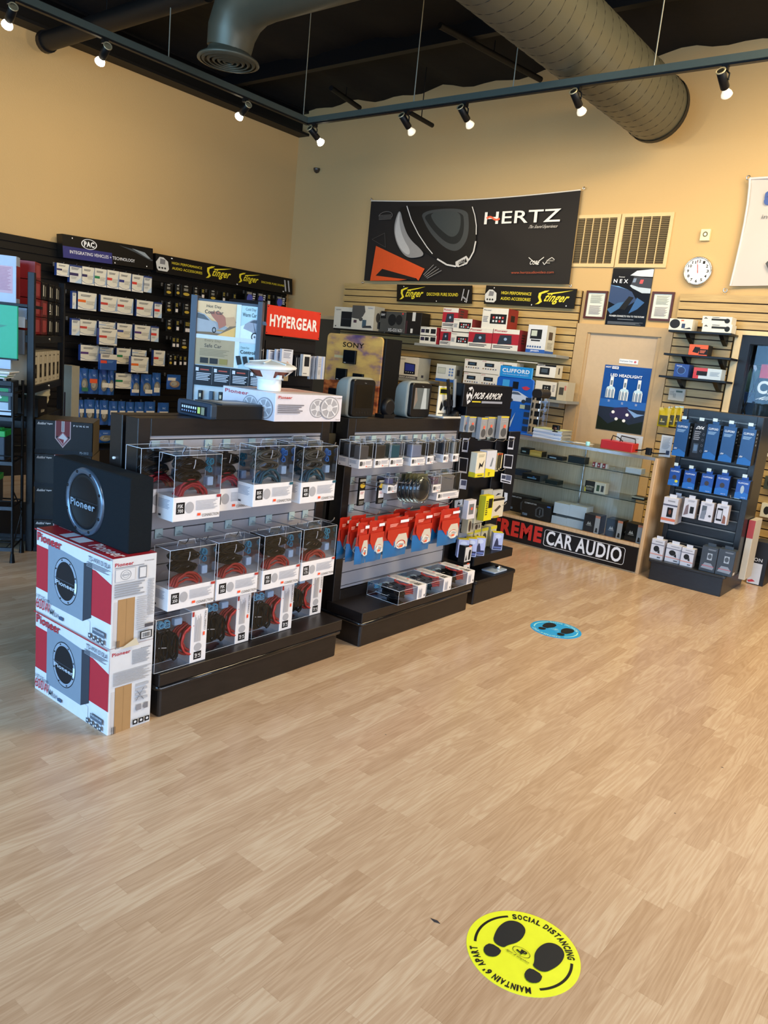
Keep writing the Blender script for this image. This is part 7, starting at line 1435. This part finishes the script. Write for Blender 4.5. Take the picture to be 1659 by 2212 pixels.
for i, q in enumerate(((290, 975, 402, 990, 302, 800), (435, 1005, 557, 1027, 468, 828), (610, 1045, 735, 1062, 642, 860), (760, 1068, 897, 1090, 800, 872), (965, 1108, 1100, 1126, 985, 920))):
    kb(*q, 6.44, .08, '#1a4da0', [('t', 'CLIFFORD', .12, .8, .88, .88, '#e2ecf6', 1.2), ('p', [(0, 0), (1, 0), (1, .3), (.5, .4), (0, .3)], '#1f6cc0'), ('e', .5, .5, .18 if i < 4 else .14, .13 if i < 4 else .22, '#3a3438' if i < 4 else '#a9bcc8'), ('t', 'DIRECTED', .5, .06, .85, .1, '#c8dcf0', .6)]+([('e', .72, .28, .14, .08, '#d8d43a')] if i == 0 else []), 'small bright blue box, %s of the five in the second row of the rack' % ORD[i], R=[('r', 0, 0, 1, 1, '#101828')])
WB = '#d2d4de'
camart = [('l', .3, .8, .9, .8, 1, '#9a9ca4'), ('r', 0, .68, 1, .74, '#55586a'), ('r', .35, .25, .75, .62, '#1b1a1c'), ('e', .55, .45, .1, .1, '#6a3a24'), ('r', 0, .1, 1, .2, '#d8785a')]
kb(215, 1353, 360, 1380, 250, 1095, 6.40, .1, WB, camart, 'large white dash camera box at the left of the third rack row', R=[('r', 0, 0, 1, 1, '#b5aaa8')]); kb(290, 1345, 400, 1365, 320, 1080, 6.52, .07, WB, [], 'white box behind the dash camera box in the third rack row')
for i, (q, a_) in enumerate((((435, 1295, 560, 1325, 475, 1105), [('r', .55, .25, .85, .6, '#26262a'), ('p', [(.1, .1), (.2, .6), (.4, .7), (.45, .2)], '#7a6a70')]), ((600, 1333, 735, 1357, 632, 1142), [('r', .15, .35, .5, .8, '#55606c'), ('p', [(.1, .1), (.45, .1), (.5, .6), (.15, .5)], '#7a8494'), ('e', .8, .3, .1, .06, '#4a4c52')]), ((762, 1362, 885, 1387, 800, 1168), [('r', .1, .15, .55, .8, '#1b1b1f'), ('r', .15, .25, .5, .7, '#c9ccd8'), ('p', [(.6, .05), (.65, .5), (.85, .4), (.9, .05)], '#8a5a4a')]))):
    kb(*q, 6.43, .06, WB, [('l', .3, .85, .92, .82, 2, '#9a9ca4')]+a_, 'white smartphone module box, %s of three in the third rack row' % ('left', 'middle', 'right')[i], R=[('r', 0, 0, 1, 1, '#a59a96')])
single('display_hook', 'empty price hook at the right end of the third rack row', 'hook', at((-1.555, 6.606, .80), 0), HK, None)
for i, q in enumerate(((105, 1705, 235, 1725, 138, 1508), (262, 1712, 415, 1742, 295, 1535), (418, 1742, 545, 1772, 448, 1562))):
    kb(*q, 6.39+.02*(i == 1), .07, WB, [('l', .3, .85, .9, .82, 1, '#9a9ca4'), ('r', 0, .72, 1, .76, '#6a6e80'), ('e', .45, .52, .22, .15, '#2b2d31'), ('p', [(.55, .35), (.75, .3), (.7, .5)], '#2b2d31'), ('r', 0, .22, 1, .27, '#d8988a'), ('r', .6, .08, .85, .13, '#33363c')], 'white camera box, %s of three standing on the rack deck' % ('left', 'middle', 'right')[i], R=[('r', 0, 0, 1, 1, '#9c98a0')], grp='white camera boxes', z=.1725)
for i, q in enumerate(((605, 1832, 768, 1858, 642, 1585), (772, 1862, 945, 1890, 812, 1603))):
    kb(*q, 6.38, .09, '#39424c', [('r', .4, .48, .7, .75, '#aab6c2'), ('e', .55, .62, .12, .1, '#4a545e'), ('p', [(.1, .12), (.3, .35), (.7, .35), (.9, .2), (.85, .1)], '#8e98a6'), ('r', .15, .22, .9, .24, '#c8424a'), ('l', .4, .9, .92, .86, 2, '#8d959e')], 'dark grey module box, %s of two standing on the rack deck' % ('left', 'right')[i], R=[('r', 0, 0, 1, 1, '#4e4a48'), ('r', .2, .05, .8, .15, '#c9c5c0')], grp='dark grey boxes on the deck', z=.1725)
# beside the rack
a = onY((1608, 1262), 7.05); carton('speaker_carton', 'black and white carton on the floor behind the blue-box rack', 'box', (-1.46, 7.08, 0), .13, .38, .2, 0, mat('#2a2a30', .4), [('r', 0, .02, .75, .5, '#c9ccd4'), ('p', [(0, .08), (.3, .12), (.5, .08), (.1, .04)], '#b83040'), ('t', 'ION', .1, .54, .7, .62, '#c9ccd4', 1)])
carton('leaning_box', 'red and white box leaning at the right rear side of the blue-box rack', 'box', (-1.455, 6.72, .1), .05, .5, .22, 0, mat('#c4bdae', .4), [('r', 0, .7, 1, 1, '#a83a3a')])
m = MB(); m.rbox(-1.15, -.75, 7.35, 7.75, 0, .62, mat('#0d0e10', .5), .01, 2); m.lathe([(.14, 0), (.15, .01), (.1, .012), (.0, -.01)], mat('#1b1d20', .4), Matrix.Translation((-.95, 7.35, .3)) @ Matrix.Rotation(math.radians(90), 4, 'X'), 30); m.build('subwoofer_cabinet', label='black speaker cabinet on the floor at the far right edge', cat='subwoofer')
for k, (px_, base, lab) in enumerate((((1650, 985), '#c9c6b8', 'white small box on the slatwall right of the rack, uppermost'), ((1648, 1055), '#3a4038', 'dark camera pack on the slatwall right of the rack'), ((1640, 1115), '#c9c8b4', 'white and black card on the slatwall right of the rack, lowest'))):
    q = onY(px_, 7.86); carton('wall_pack', lab, 'pack', (q.x, 7.86, q.z), .13, (.09, .12, .13)[k], .08, 0, mat(base, .4), [('e', .4, .5, .2, .3, '#2a2c2a')])

# red sign seen behind the back window
m = MB(); q0 = onY((1645, 790), YB+.2); q1 = onY((1640, 900), YB+.2)
m.box(q0.x, q0.x+.9, YB+.2, YB+.215, 1.3, 2.0, mat('#0c0e12', .4)); f = lambda u, v, o=0.0: Vector((q0.x+u, YB+.199-o, v)); zr0, zr1 = onY((1650, 817), YB+.2).z, onY((1650, 787), YB+.2).z
m.rect(.0, zr0, .6, zr1, f, '#c41f2a'); zc0, zc1 = onY((1655, 852), YB+.2).z, onY((1655, 823), YB+.2).z; m.text('CAR', .0, zc0, .3, zc1, f, '#e9ecf0', 2); za0, za1 = onY((1645, 864), YB+.2).z, onY((1645, 855), YB+.2).z; m.text('AUTO SECURITY', -.0, za0, .5, za1, f, '#e9ecf0', 2, .15)
m.build('hanging_sign', label='dark sign with red patch and white letters behind the back window', cat='sign')

# ================================================================== PHONE MOUNT TOWER
M6 = zf(960, 870, 5.977); XM = -2.75
t = thing('phone_mount_tower', 'narrow black phone mount tower at the far end of the gondolas', 'display stand', (XM, 4.68, 0))
TB = mat('#0d0e14', .35)
m = MB(); m.rbox(-2.98, -2.575, 4.41, 4.955, 0, .145, DARKWOOD, .01, 2); m.rbox(-3.0, -2.565, 4.40, 4.965, .145, .172, mat('#16151a', .3), .03, 4); m.build('base', t)
m = MB(); m.rbox(-2.98, -2.8, 4.36, 5.0, .17, 1.32, TB, .004, 1); m.build('back_panel', t)
m = MB(); m.rbox(-2.98, -2.60, 4.40, 4.93, .27, .33, TB, .006, 2); m.build('lower_shelf', t)
for y0_, y1_, nm in ((4.30, 4.46, 'L'), (4.83, 5.06, 'R')):
    pa = onX(M6(215, 395) if nm == 'L' else M6(850, 375), XM); pb = onX(M6(400, 405) if nm == 'L' else M6(985, 395), XM)
    zb = onX(M6(200, 1500) if nm == 'L' else M6(855, 1390), XM).z
    m = MB(); w_ = pb.y-pa.y; zt = pa.z; m.rbox(XM-.02, XM, pa.y, pb.y, zb, zt, TB, .004, 1); W = lambda a, b, o=0.0: onX((a, b), XM)+Vector((o, 0, 0)); m.o = .0008
    def q4(pts, col): m.poly([M6(*p) for p in pts][::-1], W, col)
    WHT = '#b9c3dc'
    if nm == 'L':
        q4([(240, 455), (318, 462), (296, 640), (222, 632)], WHT); q4([(248, 475), (305, 480), (288, 612), (232, 605)], '#0b1226'); q4([(190, 700), (306, 716), (285, 912), (174, 895)], WHT); q4([(198, 712), (296, 728), (278, 890), (188, 875)], '#0b1226'); q4([(205, 985), (290, 995), (275, 1120), (190, 1108)], WHT); q4([(215, 998), (280, 1005), (272, 1070), (208, 1062)], '#3a4668'); q4([(128, 1260), (235, 1245), (225, 1350), (180, 1385), (125, 1350)], '#aebedb'); q4([(190, 1260), (160, 1320), (190, 1310), (170, 1365), (205, 1290), (185, 1295)], '#0b1226')
    else:
        q4([(830, 432), (905, 440), (885, 605), (812, 598)], WHT); q4([(838, 452), (895, 458), (878, 582), (822, 575)], '#0b1226'); q4([(772, 662), (888, 675), (868, 852), (757, 838)], WHT); q4([(782, 675), (880, 688), (862, 832), (768, 820)], '#0b1226')
        q4([(730, 910), (868, 940), (855, 1050), (720, 1020)], WHT); q4([(740, 930), (790, 938), (784, 985), (734, 978)], '#2a3450'); q4([(795, 930), (862, 945), (852, 1008), (786, 995)], '#4a5678'); q4([(735, 995), (845, 1022), (843, 1036), (732, 1010)], '#0b1226'); q4([(770, 1155), (812, 1165), (805, 1260), (765, 1285)], '#aebedb')
    m.build('side_wing', t)
pa, pb, pc = onX(B1(520, 1010), XM), onX(B1(915, 1052), XM), onX(B1(525, 825), XM)
m = MB(); m.rbox(XM-.02, XM, pa.y, pb.y, pa.z-.02, pc.z, TB, .004, 1); f = aff((XM+.0003, pa.y, pa.z-.02), (XM+.0003, pb.y, pa.z-.02), (XM+.0003, pa.y, pc.z)); m.o = .0005
m.text('MOB ARMOR', .2, .36, .93, .66, f, '#dfe2e8', .9, .1); m.poly([(.06, .5), (.1, .85), (.17, .9), (.21, .75), (.18, .25), (.1, .1)], f, '#c9cdd6'); m.text('M', .08, .55, .19, .8, f, '#14151a', 2); m.text('A', .09, .25, .18, .48, f, '#14151a', 2); m.rect(.2, .2, .4, .26, f, '#c9b82c'); m.rect(.42, .17, .92, .27, f, '#8d93a4'); m.build('header_sign', t)
m = MB(); m.rbox(XM-.15, XM-.02, 4.345, pb.y+.12, 1.15, pc.z-.0, TB, .004, 1); m.rbox(XM-.12, XM-.03, pb.y, pb.y+.13, .2, pc.z+.0, TB, .004, 1); m.build('top_cabinet', t)
def mc(px, X, base, lab, art, d=.025, name='blister_pack', cat='blister pack', grp=None, L=(), T=()):
    xl, xr, yt, yb = px; a, b, c_ = onX(M6(xl, yb), X), onX(M6(xr, yb-.0*(xr-xl)), X), onX(M6(xl, yt), X)
    return carton(name, lab, cat, (X, a.y, a.z), b.y-a.y, c_.z-a.z, d, 90, mat(base, .3), art, group=grp, L=L, T=T)
pk = [('r', 0, .93, 1, 1, '#c9b82c'), ('l', .1, .8, .88, .7, 2, '#9a9aa2'), ('e', .5, .28, .35, .2, '#4a4c50'), ('e', .55, .55, .16, .08, '#e0624a')]
for i, (xl, xr, yt, yb, X_) in enumerate(((240, 300, 170, 378, -2.62), (305, 390, 180, 382, -2.60), (400, 460, 190, 450, -2.60), (450, 530, 195, 470, -2.56), (540, 625, 185, 445, -2.60), (630, 690, 190, 455, -2.60), (700, 800, 175, 465, -2.56))): mc((xl, xr, yt, yb), X_, '#8f9194', 'clear hanging pack with magnet disc, %s from left on the tower top row' % ORD[i], pk, grp='clear packs on the tower top row', d=.03)
yb_ = [('r', 0, 0, 1, .16, '#d8cc20'), ('p', [(.3, .3), (.35, .6), (.6, .5), (.85, .7), (.7, .4), (.5, .45)], '#2a2a2c'), ('l', .2, .8, .92, .8, 2, '#b0aa90'), ('r', .25, .05, .8, .1, '#6a641c')]
mc((390, 505, 650, 968), -2.58, '#d8d2bc', 'white and yellow bicycle mount box, left of the two on the second tower row', yb_, .05, 'mount_box', 'box', 'yellow and white mount boxes', L=[('r', 0, 0, 1, .2, '#c9bc1c')]); mc((515, 640, 625, 965), -2.60, '#ccd0de', 'white and yellow tall mount box, right of the two on the second tower row', [('p', [(0, 0), (1, 0), (1, .25), (0, .35)], '#d8cc20'), ('p', [(.4, .4), (.6, .75), (.7, .7), (.6, .4)], '#77808c'), ('l', .3, .5, .18, .04, 3, '#3a3a20')], .06, 'mount_box', 'box', 'yellow and white mount boxes')
for i in range(3): mc((655+22*i, 690+22*i, 655, 890-20*i), -2.66, '#b9b08c', 'narrow tan pack, %s of three at the right of the second tower row' % ORD[i], [('r', .2, .1, .5, .9, '#2a2820'), ('r', .1, .9, .9, 1, '#c8542c')], grp='narrow tan packs')
mc((500, 600, 1215, 1530), -2.56, '#dcd41c', 'bright yellow slim box on the third tower row', [('r', .4, .5, .9, .88, '#24240f'), ('l', .1, .35, .8, .2, 7, '#55521a')], .05, 'mount_box', 'box', L=[('r', 0, 0, 1, 1, '#b8b020')])
mc((600, 745, 1250, 1495), -2.62, '#cfc9b8', 'cream box with black top on the third tower row', [('r', 0, .88, 1, 1.0, '#2a241e'), ('p', [(.2, .4), (.6, .65), (.75, .55), (.35, .3)], '#4a443c'), ('e', .4, .05, .3, .06, '#b8a828')], .06, 'mount_box', 'box'); mc((490, 600, 1135, 1330), -2.70, '#a9aaa6', 'grey card hanging behind the yellow slim box', [('p', [(.3, .6), (.5, .75), (.8, .65)], '#15161a')]); mc((615, 745, 1140, 1240), -2.72, '#b4b8bc', 'grey card tab above the cream box on the tower', [('p', [(.3, .3), (.5, .6), (.85, .5)], '#15161a')])
mc((285, 385, 1270, 1510), -2.58, '#d3d0d8', 'white box with a grey phone picture at the left of the third tower row', [('r', .15, .25, .75, .8, '#6a6c70'), ('e', .5, .55, .12, .08, '#e0543c')], .04, 'mount_box', 'box'); mc((385, 500, 1365, 1560), -2.62, '#c4c0a8', 'pale yellow mount box in the middle of the third tower row', [('r', 0, .93, 1, 1, '#c9bc1c'), ('e', .3, .55, .2, .25, '#5a5248'), ('e', .7, .5, .1, .12, '#3a3836')], .05, 'mount_box', 'box')
for i, (xl, xr, yt, yb) in enumerate(((290, 375, 1515, 1690), (380, 470, 1570, 1650))): mc((xl, xr, yt, yb), -2.64, '#b3ad98', 'small box with brown straps, %s below the third tower row' % ('left one' if i == 0 else 'right one'), [('e', .3, .5, .18, .4, '#3a2c26'), ('e', .7, .5, .1, .3, '#4a4a4a')], .05, 'mount_box', 'box')
bx = [('p', [(.1, .05), (.25, .5), (.4, .75), (.55, .5), (.6, .3), (.95, .3), (.9, .05)], '#1a1e44'), ('r', .1, .1, .9, .2, '#5a6aa8'), ('e', .5, .8, .3, .12, '#c3cde8')]
for i, (xl, xr, yt, yb, X_) in enumerate(((262, 355, 1795, 1968, -2.615), (365, 455, 1810, 1990, -2.60), (468, 560, 1835, 2010, -2.585), (695, 790, 1785, 1975, -2.60))):
    a, b, c_ = onX(M6(xl, yb), X_), onX(M6(xr, yb), X_), onX(M6(xl, yt), X_)
    carton('mount_carton', 'small blue and white mount carton, %s on the tower lower shelf' % ('leftmost', 'second', 'third', 'rightmost, apart from the others')[i], 'box', (X_-.06, a.y, .3305), .075, .125, .06, 45, mat('#aab4de', .35), bx, R=[('r', 0, 0, 1, 1, '#c9c6a8'), ('p', [(.3, .1), (.35, .7), (.6, .8), (.65, .1)], '#2a2c30'), ('r', .3, .45, .7, .6, '#c8664a')], T=[('r', 0, 0, 1, 1, '#cfc62a')], group='blue and white mount cartons')
for i, y in enumerate((4.46, 4.56, 4.66, 4.78)): carton('mount_carton', 'yellow-topped mount box, %s in the rear row of the tower lower shelf' % ORD[i], 'box', (-2.72, y, .3305), .085, .15, .06, 90, mat('#c4c0a0', .35), [('e', .5, .5, .3, .25, '#3a3a36'), ('r', 0, .85, 1, 1, '#cfc62a')], group='rear mount boxes')
m = MB(); m.lathe([(.03, 0), (.035, .04), (.025, .07), (0, .075)], mat('#a9a59a', .25, .7), Matrix.Translation((-2.68, 4.83, .331)), 16); m.build('metal_mount', label='round metal mount among the boxes on the tower lower shelf', cat='phone mount')
m = MB(); q = onZ(M6(720, 2110), .18); m.rbox(-2.70, -2.585, 4.68, 4.86, .1725, .185, mat('#9fb0c8', .2), .01, 2); m.lathe([(.02, .185), (.025, .205), (0, .21)], CHROME, Matrix.Translation((-2.63, 4.80, 0)), 12); m.build('clear_stand', label='clear acrylic plate with a ring lying on the tower base', cat='plate')
for i, (y, z_) in enumerate(((4.335, .56), (4.335, .44))): carton('accessory_box', 'pale blue-grey card box on the left side of the tower, %s' % ('upper', 'lower')[i], 'box', (-2.70, y, z_), .1, .11, .05, 90, mat('#8f98ac', .35), [('r', 0, .45, 1, .75, '#1b2334'), ('e', .75, .6, .12, .12, '#b9c4d8')], group='card boxes on the tower side')
for i, z_ in enumerate((.30, .178)): carton('accessory_box', 'black and white spray picture box, %s at the left foot of the tower' % ('upper', 'lower')[i], 'box', (-2.62, 4.30, z_ if i else .30), .09, .12, .05, 90, mat('#15161a', .35), [('r', .06, .08, .94, .92, '#c9cbd0'), ('p', [(.55, .15), (.55, .6), (.65, .75), (.85, .7), (.8, .15)], '#18191c'), ('p', [(.15, .15), (.25, .5), (.4, .15)], '#2a2c30'), ('r', .5, .9, .8, .98, '#d8583c')], group='black and white spray boxes')
hooks((4.48, 4.60, 4.72), 1.135, -2.80, 90, 'chrome hook in the top row of the phone mount tower', 'tower top hooks')
hooks((4.52, 4.64), .93, -2.80, 90, 'chrome hook in the second row of the phone mount tower', 'tower second row hooks')
hooks((4.50, 4.72), .68, -2.80, 90, 'chrome hook in the third row of the phone mount tower', 'tower third row hooks')
